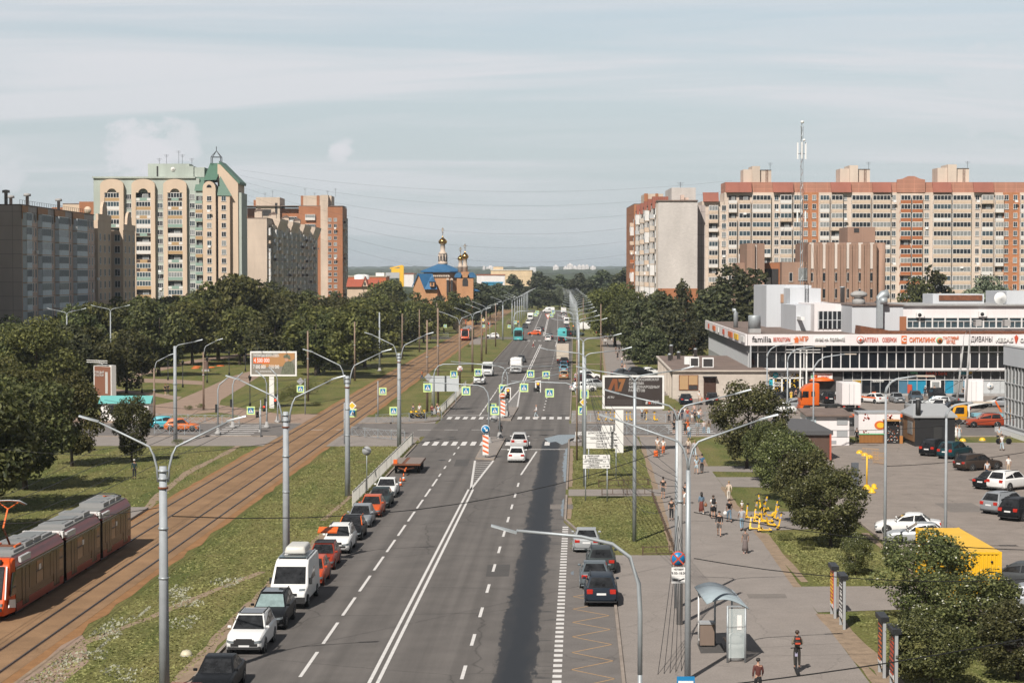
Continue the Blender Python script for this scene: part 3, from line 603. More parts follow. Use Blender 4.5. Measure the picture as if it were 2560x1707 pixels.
h.part('corner_tower',MB().box((xd,Y-1.2,0),(q(577),Y+14,HT-5.5),W_PEACH).prism([(q(577),0),(xe,0),(xe,HT-1.4),(q(553),HT+4.2),(q(545),HT+4.6),(q(545),HT-5),(q(577),HT-5)],Y+.5,Y+15,W_PEACH,'xz').box((xe,Y+1,0),(X1,Y+14,HT-4.5),W_GREEN))
zz_=HT-4
rf=MB()
rf.add([(q(513),Y-2.4,HT-.8),(q(545),Y-2.4,HT-.6),(q(552),Y+6,HT+5.1),(q(520),Y+6,HT+5.1),(q(513),Y+14,HT-.8),(q(545),Y+14,HT-.6)],[(0,1,2,3),(3,2,5,4),(0,3,4),(1,5,2)],W_GRNTIN)
rf.prism([(q(549),HT+5.5),(q(549),HT+4.9),(q(600),HT-1.9),(q(601),HT-1.1)],Y+.2,Y+15.2,W_GRNTIN,'xz')
rf.add([(q(546),Y-1.5,HT-5.5),(q(583),Y-1.5,HT-5.6),(q(551),Y+.6,HT+.9),(q(546),Y+.4,HT-5.5)],[(0,1,2),(0,2,3)],W_GRNTIN)
rf.add([(q(489),Y-1.4,HT-4),(q(512),Y-1.4,HT-4),(q(512),Y+1.5,HT+.3),(q(493),Y+1.5,HT+.3)],[(0,1,2,3)],W_GRNTIN)
h.part('roof',rf)
sp_=MB();cx_=q(536)
for dx_ in(-1.5,1.5):
 for dy_ in(4.5,7.5):sp_.tube([(cx_+dx_,Y+dy_,HT+4.6),(cx_+dx_,Y+dy_,HT+7)],.12,M_DARKM,4);sp_.tube([(cx_+dx_,Y+dy_,HT+7),(cx_,Y+6,HT+9)],.12,M_DARKM,4)
for s in(4.5,7.5):sp_.bar((cx_-1.5,Y+s,HT+7),(cx_+1.5,Y+s,HT+7),.15,.15,M_DARKM)
sp_.tube([(cx_,Y+6,HT+8.9),(cx_,Y+6,HT+10.4)],.1,M_DARKM,4);h.part('roof_lantern',sp_)
for f in range(16):
 z=HT-7.2-f*2.8
 h.add('window',WIN(1.3,1.45,2),(q(527),Y-2.2,z),0,40-f);h.add('window',WIN(1.3,1.45,2),(q(562),Y-1.2,z),0,40-f)
 h.add('side_loggia',BAL(2.2,random.choice([M_BALG,M_BALG,M_BALK]),random.random()>.35,n=3),(q(501),Y-.81,z-.9),0,40-f)
h.part('attic_window',MB().prism([(q(527)+.8*math.cos(R(t)),HT-3+.9*math.sin(R(t)))for t in range(0,181,20)],Y-2.3,Y-2.19,M_GLASS,'xz'))
pb=MB().box((q(366),Y+4,HT+.5),(q(470),Y+12,HT+4.8),W_GREEN);pb.box((q(388),Y+3.9,HT+.5),(q(392),Y+4,HT+4),M_DEEP).box((q(466),Y+3,HT+.5),(q(482),Y+11,HT+4),W_GREEN).box((q(484),Y+3,HT+.5),(q(509),Y+11,HT+3.6),W_GREEN)
h.part('lift_house',pb);h.part('satellite_dish',MB().lathe([(0,0),(.7,.25),(.75,.3)],M_BALW,12,(q(429),Y+3.6,HT+3),'y'))
for i,cx in enumerate((392,410,441,474,450)):antenna(h,q(cx),Y+6,HT+4.7,2.0+(i%3)*1.2)
h.done()
h=House('brick_block','orange brick block with a round window between the dark block and pale tower','building')
Y=690;q=lambda px:(px-1280)/4850*Y
h.part('wall',MB().box((q(200),Y,0),(q(236),Y+14,18.5+1.0+24.5),W_ORBR).box((q(158),Y+.5,0),(q(200),Y+14,43.0),W_PEACH).box((q(130),Y+.8,0),(q(158),Y+14,42),W_ORBR))
h.part('round_window',MB().lathe([(1.3,0),(1.3,.1)],W_PEACH,16,(q(221),Y-.1,41.0),'y'));h.part('roof',MB().box((q(158),Y+.5,43.05),(q(200),Y+14,43.4),M_ROOF));h.done()
h=House('panel_block','beige panel block with blank sunlit end wall and shaded balcony side','building')
Y=690;q=lambda px:(px-1280)/4850*Y
xa,xb,HT=q(600),q(668),37.9;y1=858
h.part('wall',MB().box((xa,Y,0),(xb,y1,HT),W_BEIGE).box((xb,Y+6,0),(xb+1.4,y1-2,HT-2),W_DIRTW));h.part('roof',MB().box((xa,Y,HT),(xb+.1,y1,HT+.4),M_ROOF))
for i,yy in enumerate((706,748,790,832)):
 h.part('roof_fin',MB().prism([(xb,HT-8),(xb+2.8,HT-.3),(xb+2.8,HT+.6),(xb,HT+.6)],yy,yy+26,W_BEIGE,'xz'))
 for d_ in(0,10):h.part('chimney',MB().box((xb-5-d_*.2,yy-6+d_,HT+.4),(xb-3-d_*.2,yy-4+d_,HT+3.2),W_BEIGE).prism([(xb-5.3-d_*.2,HT+3.2),(xb-2.7-d_*.2,HT+3.2),(xb-4-d_*.2,HT+4.2)],yy-6.2+d_,yy-3.8+d_,M_ROOF,'xz'))
for f in range(12):
 z=1.2+f*2.85
 h.add('balcony',BAL(2.8,random.choice([M_BALW,M_BALB,M_BALGR]),random.random()>.35,n=3),(xb+.01,Y+2.6,z-.4),math.pi/2,50+f)
 for i in range(20):
  yy=Y+10+i*7.7
  if i%2:h.add('window',WIN(1.4,1.5,2),(xb+1.4,yy,z),math.pi/2,f-i*.1)
  else:h.add('balcony',BAL(5.2,random.choice([M_BALB,M_BALGR,M_BALD,M_BALB]),random.random()>.45),(xb+1.4,yy,z-.9),math.pi/2,f-i*.1)
h.done()
h=House('brick_tower','orange brick tower with beige lift houses behind the beige panel block','building')
Y=900;q=lambda px:(px-1280)/4850*Y
HT=18.5+(684-518)/4850*Y
h.part('wall',MB().box((q(820),Y,0),(q(857),Y+24,HT),W_ORBR).box((q(746),Y+3,0),(q(801),Y+24,HT+.4),W_ORBR).box((q(698),Y+6,0),(q(746),Y+24,HT-.5),W_ORBR).box((q(612),Y+10,0),(q(640),Y+24,HT-.2),W_ORBR).box((q(604),Y+8,0),(q(650),Y+10,HT-3.8),W_ORBR))
h.part('stair_shaft',MB().box((q(801),Y+2,0),(q(820),Y+24,HT+5.6),W_BEIGE).box((q(638),Y+4,0),(q(698),Y+24,HT+4.6),W_BEIGE).box((q(640),Y+3.9,HT-4),(q(676),Y+4,HT-1),M_DEEP).box((q(686),Y+3.9,HT-3),(q(692),Y+4,HT+2),M_DEEP))
h.part('lift_house',MB().box((q(750),Y+5,HT+.4),(q(827),Y+20,HT+5.4),W_BEIGE).box((q(750),Y+4.9,HT+.4),(q(756),Y+5,HT+5.4),W_ORBR).box((q(790),Y+4.8,HT+.4),(q(797),Y+5,HT+5.5),W_ORBR).box((q(632),Y+4.5,HT),(q(638),Y+20,HT+3.4),W_ORBR))
h.part('roof',MB().box((q(604),Y+3,HT+.41),(q(857),Y+24,HT+.7),M_ROOF))
for f in range(15):
 z=HT-6.6-f*2.8
 for cx in(825,839):h.add('window',WIN(1.3,1.4,2),(q(cx),Y,z),0,f+5)
 h.add('balcony',BAL(3.4,random.choice([M_BALD,M_BALB,M_BALGR]),random.random()>.4,n=3),(q(857),Y+6,z-.9),math.pi/2,f);h.add('balcony',BAL(3.4,M_BALD,True,n=3),(q(857),Y+14,z-.9),math.pi/2,f)
for z in(HT-2,HT-6.5,HT-10):h.add('balcony',BAL(4.6,M_BALW,True),(q(775),Y+3,z-4),0,30);h.add('balcony',BAL(4.6,M_BALW,True),(q(728),Y+6,z-5),0,30)
for i,cx in enumerate((657,676,758,782,815,835)):antenna(h,q(cx),Y+10,HT+5,2+i%3)
h.done()
h=House('pale_slab_block','tall slab with blank whitish brick end wall on orange brick base','building')
Y=471;q=lambda px,Y=471:(px-1280)/4850*Y
xa,xb,HT=q(1645),q(1743),36.0;y1=555
h.part('wall',MB().box((xa,Y,0),(xb,y1,HT),W_WHITE).box((xa-.25,Y+2.2,0),(xa-.001,y1,HT-.4),W_DIRTW).box((xb,Y+5,0),(xb+2.4,y1,HT-.8),W_GREYPN));h.part('brick_base',MB().box((xa-.06,Y-.12,0),(xb+.06,Y-.001,14.9),W_ORBR));h.part('roof',MB().box((xa-.2,Y-.3,HT),(xb+.1,y1,HT+.3),M_ROOF))
h.part('lift_house',MB().box((q(1690),Y+14,HT+.3),(q(1752),Y+34,HT+3.9),W_WHITE));h.part('chimney',MB().box((q(1703),Y+2,HT+.3),(q(1712),Y+4,HT+1.6),W_ROSE));h.part('chimney',MB().box((q(1713),Y+2.6,HT+.3),(q(1723),Y+4,HT+1.0),W_ROSE))
for i in range(5):h.part('roof_fin',MB().box((xa-.9,478+i*15,HT-1.5),(xa+3,480+i*15,HT+1.4),W_REDTIN))
for f in range(12):
 z=2.2+f*2.8
 for i in range(13):
  yy=476+i*6.1
  if i%3==1:h.add('balcony',BAL(3.0,random.choice([M_BALB,M_BALGR,W_DIRTW]),random.random()>.75,n=3),(xa-.25,yy,z-.9),-math.pi/2,f-i*.2)
  else:h.add('window',WIN(1.5,1.5,2),(xa-.25,yy,z),-math.pi/2,f-i*.2)
antenna(h,q(1716),Y+18,HT+3.9,1.6);h.done()
h=House('brick_slab_block','orange brick end of a slab block with stacked corner balconies behind the whitish wall','building')
Y=590;q=lambda px:(px-1280)/4850*Y
HT=18.5+(684-512)/4850*Y
h.part('wall',MB().box((q(1585),Y,0),(q(1650),Y+40,HT),W_ORBR));h.part('lift_house',MB().box((q(1613),Y+4,HT),(q(1660),Y+20,HT+3.4),W_BEIGE).box((q(1612),Y+3.8,HT),(q(1621),Y+4,HT+3.5),W_ORBR).box((q(1640),Y+3.8,HT),(q(1647),Y+4,HT+3.5),W_ORBR));h.part('roof',MB().box((q(1585),Y,HT+.01),(q(1613),Y+40,HT+.3),M_ROOF))
for f in range(13):h.add('balcony',BAL(2.4,random.choice([M_BALB,M_BALO,M_BALB]),random.random()>.4,n=2),(q(1585),Y+3,HT-6.5-f*2.8),-math.pi/2,f)
h.done()
h=House('long_apartment_block','very long sand coloured block with red attic and white glazed balconies','building')
Y=610;q=lambda px:(px-1280)/4850*Y
HT=18.5+(684-482)/4850*Y;HL=18.5+(684-505)/4850*Y
h.part('wall',MB().box((q(1810),Y,0),(q(2950),Y+14,HT),W_SAND).box((q(1754),Y,0),(q(1809),Y+14,HL+.2),W_SAND).box((q(1745),Y+.4,0),(q(1754),Y+13,HL-2.5),W_SAND))
FH=2.8
def seg(a,b_,kind):return(a,b_,kind)
cols=[(1782,2.9,'b'),(1809,1.2,'w'),(1830,2.6,'b'),(1860,3.6,'b2'),(1902,5.8,'g'),(1940,1.2,'w'),(1963,3.6,'g'),(1992,2.6,'g'),(2013,1.1,'o'),(2034,1.1,'o'),(2059,3.0,'g'),(2090,3.6,'g'),(2111,1.0,'w'),(2150,5.9,'g'),(2201,5.6,'g'),(2233,1.1,'w'),(2261,3.2,'r'),(2290,3.2,'r'),(2315,1.3,'w'),(2352,5.6,'g'),(2401,5.8,'g'),(2441,1.1,'w'),(2465,3.6,'g'),(2495,2.6,'g'),(2514,1.1,'o'),(2536,1.1,'o'),(2557,2.4,'g'),(2590,3.6,'g'),(2630,5.6,'g'),(2680,5.6,'g'),(2730,1.2,'w'),(2770,5.6,'g'),(2830,5.6,'g')]
for(a,b_)in((2003,2045),(2505,2547)):h.part('orange_panel',MB().box((q(a),Y-.06,0),(q(b_),Y-.001,HT),W_ORPN))
for i in range(16):
 for cx in(2261,2290):h.part('orange_panel',MB().box((q(cx)-1.7,Y-.07,HT-3.9-i*FH),(q(cx)+1.7,Y-.002,HT-3.0-i*FH),M_BALO))
for cx,w,k in cols:
 for f in range(16):
  z=HT-2.55-f*FH if cx>1815 else HL-2.9-f*FH
  if z<0:continue
  rk=40-f-(40 if cx>2590 else 0)
  if k in 'wo':h.add('window',WIN(w,1.5,2),(q(cx),Y-(.062 if k=='o' else 0),z+.2),0,rk)
  else:
   gl=random.random()>(.35 if k in('b','b2')else.1);pn=M_BALO if k=='r' else random.choice([M_BALB,M_BALB,M_BALB,M_BALW])
   h.add('balcony',BAL(w,pn,gl,n=max(3,int(w))),(q(cx),Y-.07,z-.9),0,rk)
for i in range(14):h.add('corner_balcony',BAL(1.5,M_BALO,True,n=2),(q(1749.5),Y+.4,HL-6-i*FH),0,i)
for a,b_ in((1812,1846),(1845,1877),(1930,1981),(2075,2125),(2178,2225),(2328,2375),(2430,2480),(2590,2640),(2700,2750)):
 h.part('red_sheet_roof',MB().prism([(Y-1.5,HT),(Y-1.2,HT-.1),(Y+.5,HT+3.2),(Y-.2,HT+3.2)],q(a),q(b_),W_REDTIN,'yz'))
h.part('red_sheet_roof',MB().prism([(Y-1.5,HL),(Y-1.2,HL-.1),(Y+.5,HL+2.9),(Y-.2,HL+2.9)],q(1756),q(1795),W_REDTIN,'yz'))
h.part('attic',MB().box((q(1812),Y+.51,HT),(q(2950),Y+13,HT+3.25),W_REDP));h.part('attic_gable',MB().prism([(q(2248),HT),(q(2310),HT),(q(2310),HT+4.0),(q(2297),HT+4.3),(q(2283),HT+5.1),(q(2268),HT+5.1),(q(2254),HT+4.3),(q(2240),HT+4.0),(q(2240),HT)],Y-.3,Y+.5,W_REDP,'xz'))
for a,b_,top in((1859,1929,416),(2101,2176,414),(2345,2424,412)):
 zt=18.5+(684-top)/4850*Y;w=q(b_)-q(a);xa=q(a)
 h.part('lift_house',MB().box((xa,Y+2,HT+3.2),(xa+w*.45,Y+10,zt-1.0),W_SAND).box((xa+w*.3,Y+1,HT+3.2),(xa+w*.58,Y+11,zt),W_SAND).box((xa+w*.581,Y+2.2,HT+3.2),(xa+w,Y+10,zt-1.3),W_SAND).box((xa+w*.58,Y+2.1,zt-1.29),(xa+w,Y+10,zt-1.1),M_DEEP))
 ld=MB()
 for s in(0,.6):ld.tube([(xa+w*.8+s,Y+1.9,HT+3.3),(xa+w*.8+s,Y+1.9,zt-1)],.06,M_RUST,4)
 for i in range(10):ld.box((xa+w*.8,Y+1.87,HT+3.5+i*.4),(xa+w*.8+.6,Y+1.93,HT+3.56+i*.4),M_RUST)
 h.part('roof_ladder',ld);antenna(h,xa+w*.97,Y+3,zt-1.2,2.4)
h.done()
h=House('concrete_hall','brown ribbed concrete building with white vertical strips before the long block','building')
Y=450;q=lambda px:(px-1280)/4850*Y;zz=lambda py:18.5+(684-py)/4850*Y
T1=zz(607)
wl=MB().box((q(2022),Y,0),(q(2192),Y+22,T1),W_BROWN).box((q(2024),Y+6,T1),(q(2192),Y+20,T1+.2),M_ROOF)
wl.lathe([(1.1,0),(1.1,T1)],W_BROWN,20,(q(2206),Y+2.5,0));wl.box((q(2192),Y+3,0),(q(2216),Y+22,T1-.02),W_BROWN)
wl.box((q(1955),Y+.8,0),(q(2022),Y+20,zz(655)),W_BROWN);h.part('wall',wl)
h.part('stair_block',MB().box((q(2133),Y+8,T1+.2),(q(2203),Y+20,zz(566)),W_BROWN).box((q(2149),Y+7.94,zz(580)),(q(2162),Y+7.999,zz(569)),M_DEEP))
h.part('twin_pylon',MB().box((q(1864),Y-2,0),(q(1884),Y+12,zz(609)),W_BROWN).box((q(1890),Y-2,0),(q(1908),Y+12,zz(609)),W_BROWN).box((q(1884),Y-1,0),(q(1890),Y+11,zz(612)),W_RIB).box((q(1845),Y+2,0),(q(1864),Y+12,zz(657)),W_BROWN))
h.part('entrance',MB().box((q(1908),Y+4,0),(q(1955),Y+18,zz(657)),W_ORBR).box((q(1909),Y+3.8,0),(q(1951),Y+3.999,zz(672)),M_DEEP).box((q(1920),Y+3.7,zz(712)),(q(1932),Y+3.79,zz(694)),M_FRAME))
for cx in(2028,2060,2091,2121,2150,2179,1978,1887):
 y_=Y-(1 if cx==1887 else 0)+(.8 if cx==1978 else 0);tp=T1 if cx>2000 else zz(657 if cx==1978 else 612)
 if cx>2000:h.part('white_strip',MB().box((q(cx)-.5,y_-.2,zz(672)),(q(cx)+.5,y_-.001,tp),W_RIB))
 for a,b_ in((703,682),(745,722)):h.add('slit_window',win_mb(.7,(a-b_)/4850*Y,1,W_RIB),(q(cx),y_-.01,zz(a)),0,1)
for i in range(12):x=q(2022)+i*(q(2192)-q(2022))/11.5;h.part('rib',MB().box((x-.35,Y-.45,0),(x+.35,Y-.001,T1-.3),W_BROWN))
h.part('balcony_window',win_mb(1.9,2.7,2,M_BALGR,M_GLASS2),(q(2008),Y+.79,zz(700)));h.done()
t=thing('radio_mast','thin steel mast with white antenna panels above the brown concrete hall','mast',P(2003,640,447));t.location.z=0
b=MB();zt=P(2008,305,447).z
for k in range(3):
 a=k*2.1;b.tube([(.34*math.cos(a),.34*math.sin(a),0),(.3*math.cos(a),.3*math.sin(a),zt-1)],.06,M_STEEL,4)
for i in range(int(zt/1.0)):
 a=i*2.1;b.tube([(.33*math.cos(a),.33*math.sin(a),i),(.33*math.cos(a+2.1),.33*math.sin(a+2.1),i+1)],.04,M_RUST if(i//8)%2 else M_STEEL,3)
b.tube([(0,0,zt-4),(0,0,zt)],.08,M_STEEL,5);b.build('lattice',t)
for z in(zt-8.5,zt-23):
 for k in range(3 if z>zt-10 else 2):a=k*2.1+.4;MB().box((-.16,-.1,0),(.16,.1,3.8 if z>zt-10 else 2.6),M_WHITE,Matrix.Translation((1.05*math.cos(a),1.05*math.sin(a),z))).tube([(0,0,z+1.2),(1.0*math.cos(a),1.0*math.sin(a),z+1.2)],.05,M_DARKM,4).build('antenna_panel',t)
MB().lathe([(.02,0),(.35,.1),(.4,.5),(.3,.62)],M_WHITE,12,(.1,0,zt-.4)).build('dish',t);MB().lathe([(.3,0),(.3,.3)],M_WHITE,12,(.5,-.2,zt-4.2),'y').build('dish',t)
for a in(.6,2.8,5.0):b=MB().tube([(0,0,zt-14),(9*math.cos(a),9*math.sin(a),16)],.025,M_DARKM,3);b.build('guy_wire',t)
h=House('church','orange brick church with blue roofs and golden onion domes','church')
M_GOLD=mat('gilded_copper',(.62,.36,.10),.22,1.0,.08);M_BLUE=mat('blue_roof_sheet',(.03,.125,.26),.5,0,.12,.6);W_CH=wall('church_brick',(.52,.27,.135),pw=.6,ph=.3,brick=True,dark=.85);M_CHL=mat('pale_stone',(.55,.45,.37),.8)
Y=700;q=lambda px:(px-1280)/4850*Y;zz=lambda py:18.5+(684-py)/4850*Y
def onion(r,hgt,c,cross=2.8):
 pr=[(r*k,hgt*z)for k,z in((.6,0),(.88,.12),(1.0,.27),(.93,.42),(.68,.56),(.38,.68),(.17,.8),(.08,.9),(.05,1.0))]
 d=MB().lathe(pr,M_GOLD,20,c);x,y,z=c;z+=hgt
 d.tube([(x,y,z-.1),(x,y,z+cross)],.09,M_GOLD,5);
 for w,f in((.7,.62),(.4,.82)):d.box((x-w,y-.07,z+cross*f-.08),(x+w,y+.07,z+cross*f+.08),M_GOLD)
 d.bar((x-.45,y,z+cross*.42),(x+.45,y,z+cross*.3),.14,.14,M_GOLD);return d
E=zz(678);xa,xb=q(1050),q(1156);xm=(xa+xb)/2;hw=(xb-xa)/2-.7
M45=lambda r,n=8:[(xm+r*math.cos(R(22.5+45*i)),Y+8+r*math.sin(R(22.5+45*i)))for i in range(n)]
h.part('wall',MB().prism(M45(hw*1.02),0,E,W_CH));rf=MB();ring=M45(hw*1.2)
rf.add([(x,y,E)for x,y in ring]+[(x,y,E-.4)for x,y in ring]+[(xm+1.6*math.cos(R(22.5+45*i)),Y+8+1.6*math.sin(R(22.5+45*i)),zz(660))for i in range(8)],[(i,(i+1)%8,16+(i+1)%8,16+i)for i in range(8)]+[((i+1)%8,i,8+i,8+(i+1)%8)for i in range(8)]+[tuple(range(16,24)),tuple(range(8,16))[::-1]],M_BLUE)
h.part('roof',rf)
dr=MB().lathe([(1.75,zz(661)),(1.75,zz(655)),(1.45,zz(654)),(1.45,zz(635)),(1.7,zz(634)),(1.2,zz(630)),(.85,zz(628)),(.85,zz(610)),(1.25,zz(609))],M_CHL,12,(xm+.3,Y+8,0))
for i in range(8):a=R(45*i);dr.tube([(xm+.3+1.55*math.cos(a),Y+8+1.55*math.sin(a),zz(654)),(xm+.3+1.55*math.cos(a),Y+8+1.55*math.sin(a),zz(636))],.16,M_CHL,5);dr.box((xm+.3+1.46*math.cos(a+.39)-.25,Y+8+1.46*math.sin(a+.39)-.1,zz(652)),(xm+.3+1.46*math.cos(a+.39)+.25,Y+8+1.46*math.sin(a+.39)+.1,zz(640)),M_DEEP)
h.part('lantern_drum',dr);h.part('onion_dome',onion(1.6,zz(588)-zz(610),(xm+.3,Y+8,zz(610)),3.0))
for px_,py_,r_ in((1163,648,1.3),(1151,652,1.1)):
 c=(q(px_),Y-2+(4 if px_==1151 else 0),0);h.part('lantern_drum',MB().lathe([(1.0,zz(690)),(1.0,zz(668)),(1.2,zz(667)),(.75,zz(663)),(.7,zz(py_)),(.95,zz(py_-1))],M_CHL,10,c));h.part('onion_dome',onion(r_,2.4*r_,(c[0],c[1],zz(py_)),2.4))
xs0,xs1=q(1143),q(1184);T2=zz(680)
h.part('bell_tower',MB().box((xs0,Y-5,0),(xs1,Y+2,zz(694)),W_CH).box((xs0+1.5,Y-4,zz(694)),(xs1-1.5,Y+1,T2),W_CH))
for cx in(xs0+.6,(xs0+xs1)/2,xs1-.6):h.part('arched_gable',MB().prism([(cx+1.5*math.cos(R(t)),zz(694)+1.9*math.sin(R(t)))for t in range(0,181,20)],Y-5.3,Y+2.2,M_BLUE if abs(cx-(xs0+xs1)/2)>1 else W_CH,'xz'))
h.part('arch_opening',MB().prism([(q(1164)-1.0,zz(715)),(q(1164)+1.0,zz(715))]+[(q(1164)+1.0*math.cos(R(t)),zz(703)+1.2*math.sin(R(t)))for t in range(0,181,20)],Y-5.1,Y-4.99,M_DEEP,'xz'))
xl,xr=q(1034),q(1094);zr,ze=zz(684),zz(723)
h.part('side_wing',MB().box((xl+4.2,Y-2,0),(xr,Y+9,ze),W_CH).add([(xl,Y-1.9,zz(716)),(xl+4.4,Y-1.99,0),(xl+4.4,Y-1.99,zz(724)),(q(1046),Y-1.9,zr-.3),(xl,Y+7,0),(xl,Y-1.9,0)],[(5,1,2,3,0)],W_CH))
wr=MB().add([(q(1046),Y-2.3,zr),(q(1081),Y-2.3+3.5,zr),(xr,Y-3.4,ze),(q(1062),Y-3.4,ze),(q(1046),Y+6,zr),(xr,Y+4,ze)],[(3,2,1,0),(0,1,4),(1,2,5)],M_BLUE);wr.bar((q(1046),Y-2.3,zr),(xl-.4,Y-2.3,zz(717)),.5,.3,M_BLUE);h.part('wing_roof',wr)
h.part('dormer',MB().box((q(1076),Y-4.2,zz(716)),(q(1087),Y-1,zz(704)),W_CH).prism([(q(1073),zz(704)),(q(1090),zz(704)),(q(1081.5),zz(694))],Y-4.6,Y,M_BLUE,'xz').box((q(1079.5),Y-4.26,zz(714)),(q(1083.5),Y-4.2,zz(707)),M_DEEP))
for cx in(1119,1129):h.part('tall_window',MB().box((q(cx)-.4,Y+8-hw-.2,zz(738)),(q(cx)+.4,Y+8-hw+.9,zz(700)),M_DEEP).prism([(q(cx)+.55*math.cos(R(t)),zz(700)+.7*math.sin(R(t)))for t in range(0,181,30)],Y+8-hw-.3,Y+8-hw+.8,M_CHL,'xz'))
for i in range(9):x=xm-hw*.38+i*hw*.095*1.0;h.part('arcade_arch',MB().lathe([(.5,0),(.5,.25)],M_CHL,12,(x,Y+8-hw*.95-.15,zz(691)),'y'))
h.part('porch_roof',MB().prism([(xs1,zz(727)),(xs1+2.4,zz(728)),(xs1+1.2,zz(723)),(xs1,zz(722))],Y-4,Y+2,M_BLUE,'xz'));h.done()
def shed(name,label,px0,px1,Y,top,m,rm,cat='building',depth=40):
 h=House(name,label,cat);q=lambda px:(px-1280)/4850*Y;z=18.5+(684-top)/4850*Y
 h.part('wall',MB().box((q(px0),Y,0),(q(px1),Y+depth,z-.6),m));h.part('roof',MB().box((q(px0)-.5,Y-.5,z-.599),(q(px1)+.5,Y+depth,z),rm));return h,q,z
W_CREAM=wall('cream_cladding',(.66,.50,.32),pw=8,ph=40,dark=.94);W_OSH=wall('orange_cladding',(.50,.12,.04),pw=0);M_RED2=mat('red_sheet',(.36,.09,.05),.6)
h,q,z=shed('factory_hall','wide cream factory hall above the far trees',1227,1330,1700,674,W_CREAM,M_BALW);h.part('roof_box',MB().box((q(1233),1702,z),(q(1258),1730,z+2.4),W_CREAM));h.part('roof_box',MB().box((q(1325),1702,z-3),(q(1340),1740,z+2.2),W_GREYCL));h.done()
h,q,z=shed('warehouse','white warehouse with red edging beside the cream hall',1192,1262,1500,686,W_CLAD,M_RED2);h.done()
h,q,z=shed('storage_shed','blue sheds and tanks right of the church',1206,1256,1250,705,flat((.03,.25,.42)),flat((.05,.3,.5)));h.done()
h,q,z=shed('orange_warehouse','long orange warehouse beyond the trees left of church',855,965,1350,690,W_OSH,M_BALB);h.part('tank',MB().lathe([(4,0),(4,17.4),(1,18)],M_WHITE,14,(q(903),1340,0)));h.part('tank',MB().lathe([(4,0),(4,17.4),(1,18)],M_WHITE,14,(q(911),1342,0)));h.part('roof_box',MB().box((q(937),1360,z-1),(q(958),1375,z+2.2),M_WHITE));h.done()
h,q,z=shed('white_depot','small white depot sheds beyond the yellow batching plant',1003,1034,1500,683,W_CLAD,M_RED2);h.done()
t=thing('batching_plant','yellow batching plant tower on the horizon left of the church','factory',P(992,690,1400));t.location.z=0;zt=P(992,664,1400).z
MB().box((2,0,0),(5,4,zt),M_YEL).build('tower',t);MB().box((-8,0,zt-9),(1.9,4,zt-5),M_BALGR).box((-4,1,zt-4.9),(1.9,4,zt-2),M_YEL).build('hopper',t);MB().bar((-5,2,zt-2),(4,2,zt),2,1,M_YEL).bar((-9,2,0),(-7.4,2,zt-9),1,1,M_DARKM).bar((0,2,0),(0,2,zt-9),1,1,M_DARKM).build('conveyor',t)
h=House('brown_roofed_house','house with a brown red roof and pointed dormer left of the church','house');Y=800;q=lambda px:(px-1280)/4850*Y;zz=lambda py:18.5+(684-py)/4850*Y
h.part('wall',MB().box((q(868),Y,0),(q(940),Y+12,zz(716)),W_PEACH));h.part('roof',MB().prism([(Y-1,zz(717)),(Y+13,zz(717)),(Y+6,zz(698))],q(866),q(944),M_RED2,'yz'));h.part('dormer',MB().prism([(q(906),zz(716)),(q(920),zz(716)),(q(913),zz(694))],Y-1.2,Y+5,W_PEACH,'xz').prism([(q(904),zz(716)),(q(906),zz(716)),(q(913),zz(696)),(q(920),zz(716)),(q(922),zz(716)),(q(913),zz(691))],Y-1.6,Y+5.2,M_RED2,'xz').box((q(911),Y-1.3,zz(714)),(q(915),Y-1.21,zz(706)),M_GLASS));h.done()
Y=5200;q=lambda px:(px-1280)/4850*Y;zz=lambda py:18.5+(684-py)/4850*Y
for i,(a,b_,tp)in enumerate(((1383,1396,665),(1409,1418,668),(1418,1432,661),(1431,1443,667),(1444,1453,664),(1454,1462,664),(1463,1472,664),(1476,1489,667),(1207,1213,667),(1216,1236,667))):
 o=thing('high_rise',['white high rise standing apart left of the cluster on the horizon','low white high rise left of the tallest one','tallest white high rise on the horizon above the avenue','low pale high rise just right of the tallest one','first of three equal white towers on the horizon','middle of three equal white towers on the horizon','last of three equal white towers on the horizon','rightmost broad white high rise on the horizon','narrow pale high rise on the horizon right of the church','broad pale high rise on the horizon right of the church'][i],'high rise',(q((a+b_)/2),Y,0),group='distant white towers')
 w=q(b_)-q(a);z=zz(tp);MB().box((-w/2,0,0),(w/2,25,z),W_CLAD).build('wall',o);sb=MB()
 for k in range(3):sb.box((-w/2+w*(.16+.28*k),-.3,4),(-w/2+w*(.25+.28*k),-.001,z-2),M_BALGR)
 sb.build('window_strip',o);MB().box((-w*.2,4,z),(w*.2,15,z+3),W_CLAD).build('lift_house',o)
